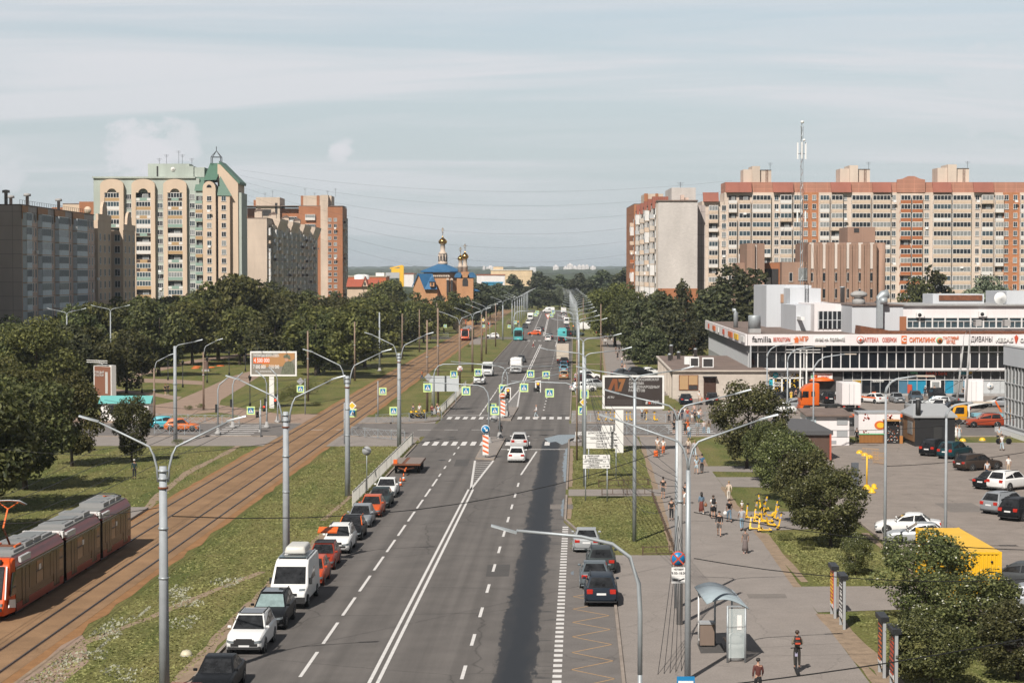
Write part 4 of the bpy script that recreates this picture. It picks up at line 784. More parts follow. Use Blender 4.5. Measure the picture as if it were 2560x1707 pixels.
# ================================================================ trees
def leaf_mat(name,lo,hi,tr=.25):
 m=bpy.data.materials.new(name);m.use_nodes=True;t=m.node_tree;t.nodes.clear()
 g=nd(t,'ShaderNodeNewGeometry');r=ramp(t,[(0,lo),(.75,hi),(1,tuple(c*1.5 for c in hi))]);t.links.new(g.outputs['Random Per Island'],r.inputs[0])
 oi=nd(t,'ShaderNodeObjectInfo');hr=nd(t,'ShaderNodeMapRange');hr.inputs[3].default_value=.7;hr.inputs[4].default_value=1.35;t.links.new(oi.outputs['Random'],hr.inputs[0])
 hv=nd(t,'ShaderNodeHueSaturation');t.links.new(hr.outputs[0],hv.inputs['Value']);t.links.new(r.outputs[0],hv.inputs['Color'])
 h2=nd(t,'ShaderNodeMapRange');h2.inputs[3].default_value=.47;h2.inputs[4].default_value=.515;t.links.new(oi.outputs['Random'],h2.inputs[0]);t.links.new(h2.outputs[0],hv.inputs['Hue'])
 p=nd(t,'ShaderNodeBsdfPrincipled',i_Roughness=.55);p.inputs['Specular IOR Level'].default_value=.3;t.links.new(hv.outputs[0],p.inputs['Base Color'])
 tl=nd(t,'ShaderNodeBsdfTranslucent');t.links.new(hv.outputs[0],tl.inputs[0]);mx=nd(t,'ShaderNodeMixShader');mx.inputs[0].default_value=tr
 t.links.new(p.outputs[0],mx.inputs[1]);t.links.new(tl.outputs[0],mx.inputs[2]);o=nd(t,'ShaderNodeOutputMaterial');t.links.new(mx.outputs[0],o.inputs[0]);return m
L_DARK=leaf_mat('dark_leaves',(.032,.044,.017),(.112,.12,.042),.38);L_MID=leaf_mat('green_leaves',(.042,.054,.019),(.155,.16,.05),.4);L_BIRCH=leaf_mat('birch_leaves',(.026,.036,.017),(.088,.095,.042),.3)
L_WILL=leaf_mat('silvery_leaves',(.075,.095,.060),(.17,.19,.125));L_ROW=leaf_mat('rowan_leaves',(.036,.05,.018),(.15,.16,.06),.38);L_PINK=leaf_mat('pinkish_blossom',(.12,.10,.075),(.34,.27,.22));L_FAR=leaf_mat('far_leaves',(.034,.046,.026),(.082,.095,.048),.2)
M_BARK=mat('bark',(.075,.058,.045),.95,0,.3,3);M_BIRK=mat('birch_bark',(.36,.31,.25),.9,0,.45,1.2);L_FLOW=flat((.42,.42,.34),.8)
def rv(rnd):
 while True:
  p=Vector((rnd.uniform(-1,1),rnd.uniform(-1,1),rnd.uniform(-1,1)))
  if.02<p.length<1:return p
def leaf(v,f,p,nrm,s,rnd):
 a=nrm.orthogonal().normalized();a=Matrix.Rotation(rnd.uniform(0,6.28),3,nrm)@a;b=nrm.cross(a);k=rnd.uniform(.6,1.15)*s;o=len(v);w=k*rnd.uniform(.45,.75)
 v+=[p-a*k,p+b*w+nrm*k*.15,p+a*k,p-b*w+nrm*k*.15];f.append((o,o+1,o+2,o+3))
def crown(seed,n,s,rx,z0,z1,clumps,cr,lm,shape='round',flowers=0):
 """clumps of leaf sized faces through an uneven crown volume"""
 rnd=random.Random(seed);v,f=[],[];cl=[];zc=(z0+z1)/2;hz=(z1-z0)/2
 for i in range(clumps):
  p=rv(rnd);p=p.normalized()*(p.length**.45)*.86
  if shape=='round':k=1.0 if p.z>-.3 else.85
  elif shape=='tall':k=(1-max(0,p.z)*.65)
  elif shape=='cone':k=max(.12,.62-p.z*.55)
  else:k=1.0
  c=Vector((p.x*rx*k,p.y*rx*k,zc+p.z*hz));cl.append((c,cr*rnd.uniform(.6,1.3)*(k if shape=='cone' else 1)))
 tot=sum(r*r for _,r in cl)
 for c,r in cl:
  for j in range(int(n*r*r/tot)):
   d=rv(rnd).normalized();q=c+Vector((d.x*r,d.y*r,d.z*r*(.8 if shape!='birch' else 1.5)))*rnd.uniform(.62,1.08)
   if shape=='birch' and d.z<0:q.z-=rnd.uniform(0,.9)
   nn=(d*.55+rv(rnd)*.9+Vector((0,0,.35))).normalized()
   if shape=='birch':nn=(nn*Vector((1,1,.3))).normalized()
   leaf(v,f,q,nn,s,rnd)
 b=MB().add(v,f,lm)
 if flowers:
  v2,f2=[],[]
  for j in range(flowers):
   c,r=rnd.choice(cl);d=rv(rnd).normalized();d.z=abs(d.z)*.8+.2
   leaf(v2,f2,c+d*r*1.05,(d+Vector((0,-.4,.4))).normalized(),s*.75,rnd)
  b.add(v2,f2,L_FLOW)
 return b.mesh('crown'),cl
def trunk(seed,cl,h0,r0,bark,lean=.3,nl=9):
 rnd=random.Random(seed+99);b=MB();top=max(c.z for c,_ in cl)*.86;pts=[];n=7;ph=rnd.uniform(0,6)
 for i in range(n+1):t=i/n;pts.append(Vector((math.sin(t*2.2+ph)*lean*t,math.cos(t*1.7+ph)*lean*t,top*t-.1)))
 b.tube(pts,[r0*(1.25 if i==0 else 1)*(1-.82*i/n)for i in range(n+1)],bark,7)
 for c,r in rnd.sample(cl,min(nl,len(cl))):
  z=max(h0*.75,min(c.z*.7,top*.8));t=z/top;st=pts[min(n,int(t*n))].lerp(pts[min(n,int(t*n)+1)],t*n-int(t*n));mid=st.lerp(c,.55)+Vector((0,0,-.15*(c-st).length))
  b.tube([st,mid,c],[r0*.36,r0*.22,r0*.06],bark,5)
 return b.mesh('trunk')
TR={}
def kind(key,*a,trk=None,bark=None,h0=2.5,r0=.2,lean=.3,nl=9,**k):
 me,cl=crown(*a,**k);TR[key]=(me,trunk(a[0],cl,h0,r0,bark or M_BARK,lean,nl))
for i in range(4):kind(f'round{i}',10+i,4000,.34,4.1+.5*(i%2),(.8,1.6,.8,2.2)[i],10.0,(26,30,22,34)[i],(1.5,1.25,1.7,1.2)[i],(L_DARK,L_MID,L_DARK,L_MID)[i],h0=2.2,r0=.24)
for i in range(3):kind(f'near{i}',30+i,12000,.2,4.5,.9,10.0,52,1.25,(L_DARK,L_MID,L_DARK)[i],h0=2,r0=.22,nl=14)
for i in range(2):kind(f'rowan{i}',50+i,13000,.18,5.0,.6,10.0,60,1.2,L_ROW,h0=1.5,r0=.2,nl=16,flowers=170)
for i in range(3):kind(f'birch{i}',60+i,4200,.26,2.3,1.6,10.0,34,.85,L_BIRCH,'birch',bark=M_BIRK,h0=2.5,r0=.14,nl=14)
for i in range(2):kind(f'poplar{i}',70+i,2200,.36,2.2,1.0,10.0,24,1.0,L_FAR,'tall',h0=2,r0=.2)
for i in range(3):kind(f'far{i}',80+i,1300,.52,3.4,1.2,10.0,18,1.5,L_FAR,h0=2,r0=.22)
kind('willow',90,3600,.3,4.6,1.0,10.0,30,1.3,L_WILL,h0=1.5,r0=.25);kind('bush',91,2600,.22,5.0,.3,7.5,26,1.7,L_MID,h0=.6,r0=.12);kind('lilac',92,2200,.34,5.5,.3,8.0,22,1.9,L_PINK,h0=.6,r0=.12)
kind('fir',93,3000,.3,3.6,.8,10.2,44,1.2,L_DARK,'cone',h0=.8,r0=.2,nl=6)
NT=[0]
def tree(x,y,hgt,key,label,group=None,name='deciduous_tree',sx=1.0,rz=None,cat='tree'):
 k=hgt/10.0;t=thing(name,label,cat,(x,y,0),random.uniform(0,6.28)if rz is None else rz,group)
 me,tr=TR[key];c=put('crown',me,t);c.scale=(k*sx,k*sx,k);q=put('trunk',tr,t);q.scale=(k*min(1.2,sx),k*min(1.2,sx),k);NT[0]+=1;return t
def tpx(px,Y,ytop,key,label,**kw):
 p=P(px,ytop,Y);return tree(p.x,Y,max(2.0,p.z),key,label,**kw)
tpx(60,166,925,'near0','large dark maple filling the left edge above the red tram',sx=1.05);tpx(178,186,935,'near1','dark maple whose crown hides the foot of the rotating billboard',sx=.82)
tpx(-60,150,935,'near2','dark maple cut by the left edge just above the tram',sx=1.1);tpx(10,196,900,'near1','dark maple behind the two crowns at the left edge',sx=1.0)
tpx(-150,132,900,'near0','dark tree at the left edge beside the tram roof',sx=1.1)
tpx(328,190,980,'near2','young maple standing alone on the grass near the strolling man',sx=.66)
for px,Y,yt,kk,sx,lb in((20,268,800,'near2',1.0,'bushy tree left of the thin pale one below the dark block'),(95,262,795,'near1',1.05,'broad bright green tree below the dark panel block'),(170,275,812,'birch1',1.5,'thin crowned tree with bare reddish limbs below the dark block'),(250,292,815,'round0',1.1,'dark tree beside the twin lamps below the dark block'),(315,300,830,'round2',1.0,'dark tree above the white kiosk at the park edge')):
 tpx(px,Y,yt,kk,lb,sx=sx)
PR=[(-100,800),(0,800),(150,800),(300,750),(420,740),(480,712),(560,712),(640,690),(700,728),(850,730),(960,724),(1050,748),(1100,775)]
rnd=random.Random(4);nb=0
def xr_(Z):return te(Z)-11
BELT=['dark round tree in the dense belt between the tram track and houses','green round tree in the dense belt between tram track and houses']
for Z in(352,388,424,462,505,555,612):
 x=xr_(Z)-rnd.uniform(0,4)
 while x>-.268*Z:
  px=1280+x/Z*4850;yy=Z+rnd.uniform(-12,12)
  if not(Z<380 and px<690 and px>330):
   if Z<470:hh=rnd.uniform(10.5,13.5)if px>640 else rnd.uniform(11.5,14.5)
   else:hh=min(19,max(9,P(px,pl(PR,px)+rnd.uniform(-4,24),yy).z))
   hm=P(px,pl(PR,px)-4,yy).z;hh=min(hh,hm)if hm>8 else 8
   i=rnd.randrange(4);tree(x,yy,hh,f'round{i}',BELT[i%2],'belt of trees left of the tram track',sx=rnd.uniform(1.0,1.3));nb+=1
  x-=rnd.uniform(7.0,9.5)
tpx(612,405,685,'round1','tallest tree of the left belt, standing before the beige panel block',sx=.9);tpx(545,410,708,'round3','broad tree of the left belt before the pale tower corner',sx=1.05);tpx(395,350,745,'round0','dark tree beside the tall grey lamp post at the park',sx=1.0)
tpx(790,352,775,'round3','bright green tree at the near edge of the belt beside the left billboard',sx=1.25);tpx(830,372,765,'round1','green tree leaning over the tram track beyond the left billboard',sx=1.2)
for px,Y,yt,k in((905,640,735,'round2'),(960,660,700,'round1'),(1000,655,715,'round3'),(1045,600,745,'round0'),(1075,570,765,'round2'),(1110,600,752,'round1'),(1135,640,728,'round0'),(1165,660,742,'far1'),(1190,700,715,'far2'),(1205,760,712,'far0'),(1225,800,722,'far1'),(1180,780,700,'far2'),(1240,850,715,'far0'),(1255,880,728,'far1'),(1100,680,742,'far0')):
 tpx(px,Y,yt,k,'green tree beside the church on the left of the avenue',group='trees around the church',sx=1.1)
tpx(1275,660,795,'lilac','rounded bush with pinkish blossom at the far crossing',name='flowering_bush',sx=.8,cat='bush');tpx(1284,690,800,'lilac','smaller pinkish blossoming bush behind the other at far crossing',name='flowering_bush',sx=.8,cat='bush')
tpx(1150,600,790,'lilac','low white flowering bush on the grass beyond the second tram',name='flowering_bush',sx=.7,cat='bush')
for i,(px,Y,yt,k,sx)in enumerate(((1265,985,735,'far0',1.1),(1290,990,728,'far1',1.1),(1318,985,733,'far2',1.1),(1345,990,722,'far0',1.2),(1372,985,724,'far1',1.2),(1398,992,718,'willow',.9),(1425,985,730,'far2',1.1),(1452,980,733,'far0',1.1),(1478,965,728,'far1',1.1),(1245,1010,700,'poplar0',1.3),(1285,1040,683,'poplar1',1.3),(1330,1030,688,'poplar0',1.2),(1352,1050,676,'poplar1',1.4),(1375,1040,688,'poplar0',1.3),(1405,1060,684,'poplar1',1.2),(1425,1040,690,'poplar0',1.2),(1448,1060,680,'poplar1',1.3),(1470,1040,690,'poplar0',1.3),(1500,1050,672,'poplar1',1.5),(1522,1060,668,'poplar0',1.5),(1548,1030,682,'poplar1',1.4),(1575,1000,655,'poplar0',1.4),(1560,980,665,'poplar1',1.3))):
 tpx(px,Y,yt,k,'far tree closing the view at the end of the avenue',group='trees closing the avenue',sx=sx)
for px,Y,yt,k,sx in((1478,800,735,'far1',1.0),(1500,720,738,'far2',1.1),(1512,780,722,'far0',1.1),(1535,640,735,'round1',1.1),(1555,590,722,'round0',1.1),(1580,560,715,'round2',1.0),(1480,870,742,'far2',1.0),(1600,545,735,'round3',.9),(1625,535,742,'round1',.9)):
 tpx(px,Y,yt,k,'green tree right of the avenue between the footway and the slab block',group='trees right of the far footway',sx=sx)
tpx(1538,490,712,'near1','broad dark maple right of the footway behind the white kiosk',sx=1.15);tpx(1582,475,722,'near2','dark maple just before the orange base of the slab block',sx=.85)
for i,(px,Y,yt,k,sx,lb)in enumerate(((1600,395,752,'birch0',1.5,'leftmost drooping birch by the footway, beside the green fence'),(1640,405,728,'birch1',1.35,'drooping birch in the middle of the birch group'),(1675,392,760,'birch2',1.4,'drooping birch nearest the flat roofed white building'),(1708,420,705,'birch0',.7,'slim leaning birch top before the orange brick base'),(1735,405,800,'birch1',1.5,'low wide birch at the rear corner of the shopping centre'),(1785,430,705,'birch2',1.35,'left birch of the pair behind the shopping centre'),(1850,432,668,'birch0',1.55,'tallest drooping birch behind the shopping centre roof'),(1870,436,735,'birch1',1.1,'shorter birch right of the tallest one behind the roof'),(1622,372,815,'birch2',1.7,'low birch over the green mesh fence'))):
 tpx(px,Y,yt,k,lb,sx=sx,name='birch')
tpx(2330,520,648,'fir','dark conical tree before the long sand coloured block',sx=1.25,name='conifer');tpx(2285,518,700,'round2','small dark tree left of the conical one by the long block',sx=.8);tpx(2470,500,695,'willow','silvery round willow before the long sand coloured block',sx=.95)
tpx(1868,184,945,'rowan0','large dark rowan beside the footway crowd, left of the row',sx=1.0);tpx(1965,158,1075,'rowan1','rowan in the middle of the row, before the brown tent',sx=1.05);tpx(1918,172,1040,'near2','dark tree between the large rowan and the row of scooters',sx=.8)
tpx(2078,131,1165,'rowan0','rowan with bare forked stems right of the yellow scooters',sx=1.15,rz=2.0);tpx(2025,142,1120,'rowan1','rowan leaning over the side path behind the scooters',sx=.95)
tpx(2140,118.5,1335,'rowan1','small young rowan alone on the grass',sx=.9)
tpx(2318,103,1325,'rowan1','rowan with white flower heads left of the yellow container',sx=1.2);tpx(2420,93,1418,'rowan0','big rowan with white flower heads before the yellow container',sx=1.3,rz=.5);tpx(2545,88,1500,'rowan1','rowan at the lower right corner of the scene',sx=1.25);tpx(2330,86,1530,'rowan0','lowest rowan at the bottom edge on the right',sx=1.25,rz=4)
for px,py,hh,sx,lb in((735,1000,3.2,1.1,'broad clipped shrub right of the left billboard post'),(775,985,3.0,1.2,'larger shrub behind the other by the brown pole'),(700,1004,2.2,.9,'low shrub at the foot of the left billboard')):
 g=G(px,py);tree(g.x,g.y,hh,'bush',lb,name='shrub',sx=sx,cat='shrub')
for i,(px,py)in enumerate(((445,1112),(470,1025),(500,1020),(790,1015),(1010,900),(955,935),(820,960),(560,905),(1170,868),(1960,1350),(2020,1375))):
 g=G(px,py);tree(g.x,g.y,.9,'bush','clump of tall weeds at the foot of a pole','weeds around pole feet',name='weeds',sx=1.5,cat='weeds')
M_WOOD=mat('distant_wood',(.050,.064,.042),.95,0,.45,.05,bump=1.0,bscale=.12)
def wood(Y,top,lo,x0,x1,step,seed,depth=120):
 v,f=[],[];xs=fr(x0,x1,step);n=6
 for x in xs:
  h_=top*(1+.06*mnoise.noise((x/300,seed,0)))-lo*abs(mnoise.noise((x/16,seed,2)))-lo*.5*abs(mnoise.noise((x/5.5,seed,5)))
  v+=[(x,Y,0),(x,Y,h_*.8),(x,Y+5,h_),(x,Y+depth,h_*.97+lo*mnoise.noise((x/20,seed,7))),(x,Y+depth+8,0)]
 for i in range(len(xs)-1):
  for k in range(4):f.append((i*5+k,(i+1)*5+k,(i+1)*5+k+1,i*5+k+1))
 return struct(MB().add(v,f,M_WOOD).build('wood'),'stuff')
wood(1120,12,3,-330,420,4,1,60);wood(1800,17,4,-620,760,5,2);wood(2600,20,4,-900,1000,7,3);wood(4000,28,6,-1400,1500,9,4);wood(6200,36,8,-2200,2300,12,5);wood(8500,52,10,-3000,3200,16,6)
# ================================================================ writing
def text(s,size,m,name,parent,loc,rz=0,w=None,ext=.03,align='CENTER',bold=0.0,shear=0.0,rx=math.pi/2):
 c=bpy.data.curves.new('text','FONT');c.body=s;c.size=size;c.extrude=ext;c.align_x=align;c.align_y='CENTER';c.offset=bold*size;c.shear=shear;c.resolution_u=2;c.space_line=.95
 o=bpy.data.objects.new('t',c);COL.objects.link(o);C.view_layer.update()
 me=bpy.data.meshes.new_from_object(o.evaluated_get(C.evaluated_depsgraph_get()));bpy.data.objects.remove(o);me.materials.clear();me.materials.append(m)
 xs=[v.co.x for v in me.vertices]
 if w and xs:
  k=w/(max(xs)-min(xs));
  for v in me.vertices:v.co.x*=k
 o=put(name,me,parent,loc,rz);o.rotation_euler=(rx,0,rz);return o
T_=lambda rgb:flat(rgb,.5)
C_OR=T_((.62,.14,.03));C_DK=T_((.04,.035,.035));C_WH=T_((.75,.74,.72));C_RD=T_((.50,.07,.03));C_YE=T_((.78,.48,.03));C_TL=T_((.02,.40,.50));C_GR=T_((.12,.42,.2));C_BL=T_((.01,.22,.36));C_GY=T_((.33,.34,.35));C_BLG=T_((.06,.16,.24))
# ================================================================ shopping centre
Y=294;q=lambda px:(px-1280)/4850*Y;zz=lambda py:18.5+(684-py)/4850*Y
h=House('shopping_centre','long white two storey shopping centre with dark glass front and shop signs','shop building')
X0,X1=q(1868),112.0;ZT,ZF,ZB,ZG=zz(835),zz(863),zz(920),zz(928)
def side(y):return X0+.031*(y-Y)
h.part('wall',MB().prism([(X0+.5,Y+.9),(X1,Y+.9),(X1,Y+88),(side(Y+88)+.5,Y+88)],0,ZF-.2,M_BALGR))
b=MB().prism([(X0,Y),(X1,Y),(X1,Y+88),(side(Y+88),Y+88)],ZF+.3,ZT-.25,M_ROOF);h.part('roof',b)
h.part('fascia',MB().box((X0,Y-1.2,ZF),(X1,Y-.8,ZT),W_CLAD).box((X0,Y-.79,ZF),(X1,Y+.9,ZF+.1),W_CLAD))
b=MB();ys=fr(Y-1.2,Y+88,7.4)
for y0,y1 in zip(ys,ys[1:]):b.bar((side(y0)-.2,y0+.02,(ZF+ZT)/2),(side(y1)-.2,y1-.02,(ZF+ZT)/2),.3,ZT-ZF,W_CLAD)
h.part('side_fascia',b)
b=MB()
for y0,y1 in zip(ys,ys[1:]):b.bar((side(y0)+.45,y0,ZF/2),(side(y1)+.45,y1,ZF/2),.2,ZF,M_BALGR)
h.part('side_wall',b);b=MB()
for i in range(44):y=Y+2*i;b.box((side(y)+.22,y-.1,ZG),(side(y)+.34,y+.1,ZF-.1),C_GY)
h.part('side_mullions',b)
M_MALLG=mat('mall_glass',(.010,.012,.016),.05,0,0,spec=.7)
n=0;step=1.40
h.part('glass_band',MB().box((X0+.3,Y+.2,ZB),(X1,Y+.3,ZF),M_MALLG));b=MB();x=X0+.25
while x<X1:b.box((x-.07,Y+.02,ZG),(x+.07,Y+.199,ZF),M_FRAME);x+=step
b.box((X0,Y+.04,zz(881)),(X1,Y+.198,zz(879)),M_FRAME);h.part('mullions',b)
h.part('ledge',MB().box((X0-.2,Y-.6,ZG),(X1,Y+.85,ZB),W_CLAD).box((X0-.2,Y-.8,ZG+.1),(X1,Y-.601,ZG+.25),M_CONC))
gx0,gx1=q(1876),q(2010);ex0,ex1=q(2012),q(2108)
h.part('optician_front',MB().box((gx0,Y+.3,0),(gx1,Y+.6,ZG),C_WH).box((gx0+.2,Y+.2,2.75),(gx1-.2,Y+.299,3.35),C_DK).box((gx0+.2,Y+.2,.5),(gx1-.2,Y+.298,2.6),M_MALLG))
yl=MB();rnd=random.Random(3)
for i in range(170):
 x,z=rnd.uniform(gx0+.3,gx1-.3),rnd.choice([rnd.uniform(.6,2.5),rnd.uniform(.6,2.5),rnd.uniform(2.8,3.3)]);yl.box((x,Y+.18,z),(x+rnd.uniform(.08,.2),Y+.197,z+rnd.uniform(.06,.15)),C_YE)
h.part('window_decor',yl);b=MB()
for px in(1880,1897,1935,1956,1976,2001):b.box((q(px)-.12,Y+.1,0),(q(px)+.12,Y+.179,3.5),C_WH)
b.box((gx0,Y+.1,2.58),(gx1,Y+.178,2.78),C_WH);h.part('optician_frame',b)
text('ПИТЕР',.62,C_WH,'lettering',h.o,(q(1915.5),Y+.05,3.12),w=q(1931)-q(1900),bold=.02);text('ОПТИКА',.62,C_WH,'lettering',h.o,(q(1968),Y+.05,3.12),w=q(1990)-q(1947),bold=.02)
h.part('round_logo',MB().lathe([(.42,0),(.42,.1)],C_TL,20,(q(1940),Y+.02,3.12),'y'));text('∞',.6,C_WH,'lettering',h.o,(q(1940),Y+.0,3.12));text('ОЧКИ\nВРАЧ',.42,C_WH,'lettering',h.o,(q(1945),Y+.1,1.7),bold=.02)
h.part('poster',MB().box((q(1918),Y+.08,.9),(q(1933),Y+.177,2.4),C_TL).box((q(1920),Y+.06,1.0),(q(1931),Y+.079,1.7),C_BLG))
h.part('entrance_recess',MB().box((ex0,Y+.1,0),(ex1,Y+.18,ZG),M_DEEP));h.part('entrance_sign',MB().box((q(2028),Y-.1,2.55),(q(2082),Y+.05,3.45),C_WH).lathe([(.3,0),(.3,.04)],C_OR,12,(q(2040),Y-.15,3.0),'y').box((q(2029),Y-.13,2.7),(q(2034),Y-.101,3.3),C_GR))
text('СЧАСТЛИВЫЙ\nВЗГЛЯД',.36,C_RD,'lettering',h.o,(q(2063),Y-.13,3.0),w=q(2080)-q(2047))
h.part('ground_glass',MB().box((ex1+.1,Y+.25,1.9),(X1,Y+.4,ZG),M_MALLG));x=ex1+.1;k=0
pan={0:C_WH,1:M_MALLG,2:M_MALLG,3:M_MALLG,4:M_MALLG,5:M_MALLG,6:C_BLG,7:C_BL,8:C_BL,9:M_MALLG,10:M_MALLG,11:C_BL,12:M_GLASS2,13:C_BL,14:C_GY,15:C_GY,16:C_GY,17:C_GY,18:C_BLG,19:C_BLG,20:C_BLG}
M_PGY=mat('grey_shop_panel',(.46,.48,.49),.7)
while x<X1:
 m_=pan.get(k,M_MALLG);m_=M_PGY if m_ is C_GY else m_
 h.part('shop_panel',MB().box((x,Y+.22,.35),(min(X1,x+step),Y+.4,1.9 if k<6 or 9<=k<=10 else 2.35),m_));x+=step;k+=1
b=MB();x=ex1+.1
while x<X1:b.box((x-.04,Y+.1,0),(x+.04,Y+.219,ZG),M_BALGR);x+=step
b.box((ex1,Y+.05,2.36),(X1,Y+.218,2.46),M_FRAME);h.part('shop_mullions',b);h.part('plinth',MB().box((ex1+.1,Y-.5,0),(X1,Y+.18,.34),M_CONC))
h.part('bank_door',MB().box((q(2327),Y-.2,.35),(q(2353),Y+.03,2.3),C_WH).box((q(2331),Y-.24,.4),(q(2349),Y-.201,2.1),M_GLASS2));h.part('cash_machine',MB().box((q(2270),Y-.1,.4),(q(2281),Y+.03,1.7),C_RD))
text('ЛАВАШ',.42,C_YE,'lettering',h.o,(q(2143),Y+.02,2.15),w=q(2153)-q(2133),bold=.02);text('ПЕКАРНЯ',.5,C_WH,'lettering',h.o,(q(2196),Y+.02,2.2),w=q(2211)-q(2181),bold=.02)
text('valta',.5,C_GR,'lettering',h.o,(q(2286),Y+.02,3.5),w=q(2294)-q(2275),bold=.03);text('ЗООМАГАЗИН',.36,C_WH,'lettering',h.o,(q(2289),Y+.02,3.0),w=q(2308)-q(2270),bold=.02)
text('Альфа Банк',.75,C_RD,'lettering',h.o,(q(2342),Y+.02,3.35),w=q(2370)-q(2315),bold=.02);h.part('red_underline',MB().box((q(2315),Y+.0,2.8),(q(2322),Y+.03,2.9),C_RD))
text('СЛЕТАТЬ',.5,C_TL,'lettering',h.o,(q(2410),Y+.02,3.4),w=q(2422)-q(2398),bold=.02);text('.РУ',.5,C_YE,'lettering',h.o,(q(2427.5),Y+.02,3.4),w=q(2432)-q(2423),bold=.02);h.part('white_underline',MB().box((q(2400),Y,3.0),(q(2432),Y+.03,3.1),C_WH));h.part('round_logo',MB().lathe([(.5,0),(.5,.1)],C_WH,18,(q(2478),Y+.1,1.45),'y').box((q(2476),Y+.07,1.4),(q(2480),Y+.099,1.55),C_BLG))
ZL=(ZF+ZT)/2+.0;FY=Y-1.25
text('familia',1.25,C_DK,'lettering',h.o,(q(1902),FY,ZL+.05),w=q(1926)-q(1878),bold=.01);text('ВЕЛОШТОРМ',.8,C_RD,'lettering',h.o,(q(1952),FY,ZL),w=q(1973)-q(1931),bold=.02);text('МПР',1.0,C_OR,'lettering',h.o,(q(2007),FY,ZL+.1),w=q(2018)-q(1996),bold=.03)
h.part('orange_emblem',MB().prism([(q(1984),ZL-.5),(q(1993),ZL-.55),(q(1994.5),ZL+.1),(q(1992),ZL+.5),(q(1989),ZL+.35),(q(1987.5),ZL+.65),(q(1986),ZL+.3),(q(1981),ZL+.2),(q(1984),ZL)],FY-.04,FY+.04,C_OR,'xz'));text('КАФЕ НА ПОЛЯНКЕ',.62,C_WH,'lettering',h.o,(q(2071),FY-.1,ZL+.1),w=q(2108)-q(2034),bold=.01,ext=.1)
h.part('red_cross_logo',MB().lathe([(.58,0),(.58,.06)],C_RD,18,(q(2148),FY,ZL),'y').lathe([(.48,0),(.48,.06)],C_WH,18,(q(2148),FY-.05,ZL),'y').box((q(2148)-.3,FY-.14,ZL-.08),(q(2148)+.3,FY-.06,ZL+.08),C_RD).box((q(2148)-.08,FY-.145,ZL-.3),(q(2148)+.08,FY-.06,ZL+.3),C_RD));text('АПТЕКА',.9,C_RD,'lettering',h.o,(q(2175.5),FY,ZL-.05),w=q(2194)-q(2158),bold=.02);text('ОЗЕРКИ',.9,C_RD,'lettering',h.o,(q(2220),FY,ZL-.05),w=q(2238)-q(2203),bold=.02)
h.part('orange_square_logo',MB().box((q(2250),FY-.05,ZL-.55),(q(2263),FY+.05,ZL+.65),C_OR));text('C',.9,C_WH,'lettering',h.o,(q(2256.5),FY-.08,ZL+.05),bold=.04);text('СИТИЛИНК',.95,C_OR,'lettering',h.o,(q(2302),FY,ZL-.05),w=q(2335)-q(2270),bold=.03)
h.part('eye_logo',MB().lathe([(.5,0),(.5,.06)],C_GR,18,(q(2345),FY,ZL-.1),'y').lathe([(.38,0),(.38,.06)],C_OR,18,(q(2345.5),FY-.05,ZL-.1),'y').lathe([(.2,0),(.2,.06)],C_DK,14,(q(2345),FY-.11,ZL-.1),'y'));text('СЧАСТЛИВЫЙ\nВЗГЛЯД',.62,C_OR,'lettering',h.o,(q(2373),FY,ZL-.05),w=q(2393)-q(2354),bold=.02)
text('ДИВАНЫ',1.15,C_DK,'lettering',h.o,(q(2450),FY,ZL+.05),w=q(2476)-q(2423),bold=-.004);text('КЕБАБ',.85,C_WH,'lettering',h.o,(q(2506),FY-.1,ZL),w=q(2528)-q(2485),bold=.03,ext=.1);h.part('cone_logo',MB().prism([(q(2535),ZL-.7),(q(2541),ZL+.4),(q(2536),ZL+.8),(q(2531),ZL+.4)],FY-.1,FY,C_RD,'xz'));text('CHEF',.85,C_WH,'lettering',h.o,(q(2558),FY-.1,ZL),w=q(2572)-q(2545),bold=.03,ext=.1)
for i,(c_,w_)in enumerate(((C_RD,2.2),(C_OR,6.0),(C_WH,3.0),(C_RD,3.0),(C_OR,8.0),(C_YE,7.0),(C_WH,6.0))):
 yy=Y+78-i*12.0;h.part('side_sign',MB().bar((side(yy)-.45,yy,ZL),(side(yy-w_)-.45,yy-w_,ZL),.12,.85,c_))
zr=ZT-.25;Y2=316;q2=lambda px:(px-1280)/4850*Y2;z2=lambda py:18.5+(684-py)/4850*Y2
h.part('penthouse',MB().box((q2(2036),Y2,zr),(q2(2128),Y2+30,z2(760)),W_CLAD).box((q2(2046),Y2-.12,z2(822)),(q2(2127),Y2-.001,z2(778)),M_MALLG).box((q2(1999),Y2+4,zr),(q2(2035.9),Y2+22,z2(764)),W_GREYCL));b=MB()
for i in range(8):x=q2(2046)+i*(q2(2127)-q2(2046))/7;b.box((x-.1,Y2-.2,z2(822)),(x+.1,Y2-.121,z2(778)),M_BALGR)
b.box((q2(2046),Y2-.19,z2(801)),(q2(2127),Y2-.122,z2(799)),M_BALGR);h.part('penthouse_mullions',b)
qa=lambda px,y:(px-1280)/4850*y;za=lambda py,y:18.5+(684-py)/4850*y
h.part('stair_box',MB().box((qa(1916,342),342,zr),(qa(2028,342),360,za(713,342)),W_GREYCL));h.part('stair_box',MB().box((qa(1975,334),334,zr),(qa(2052,334),341.9,za(721,334)),W_GREYCL));h.part('rusty_door',MB().box((qa(1951,342),341.9,za(757,342)),(qa(1964,342),341.99,za(735,342)),flat((.36,.22,.14))));ld=MB()
for s in(0,.55):ld.tube([(qa(2012,334)+s,333.8,za(760,334)),(qa(2012,334)+s,333.8,za(708,334))],.05,M_DARKM,4)
for i in range(9):ld.box((qa(2012,334),333.77,za(758,334)+i*.35),(qa(2012,334)+.55,333.83,za(758,334)+i*.35+.05),M_DARKM)
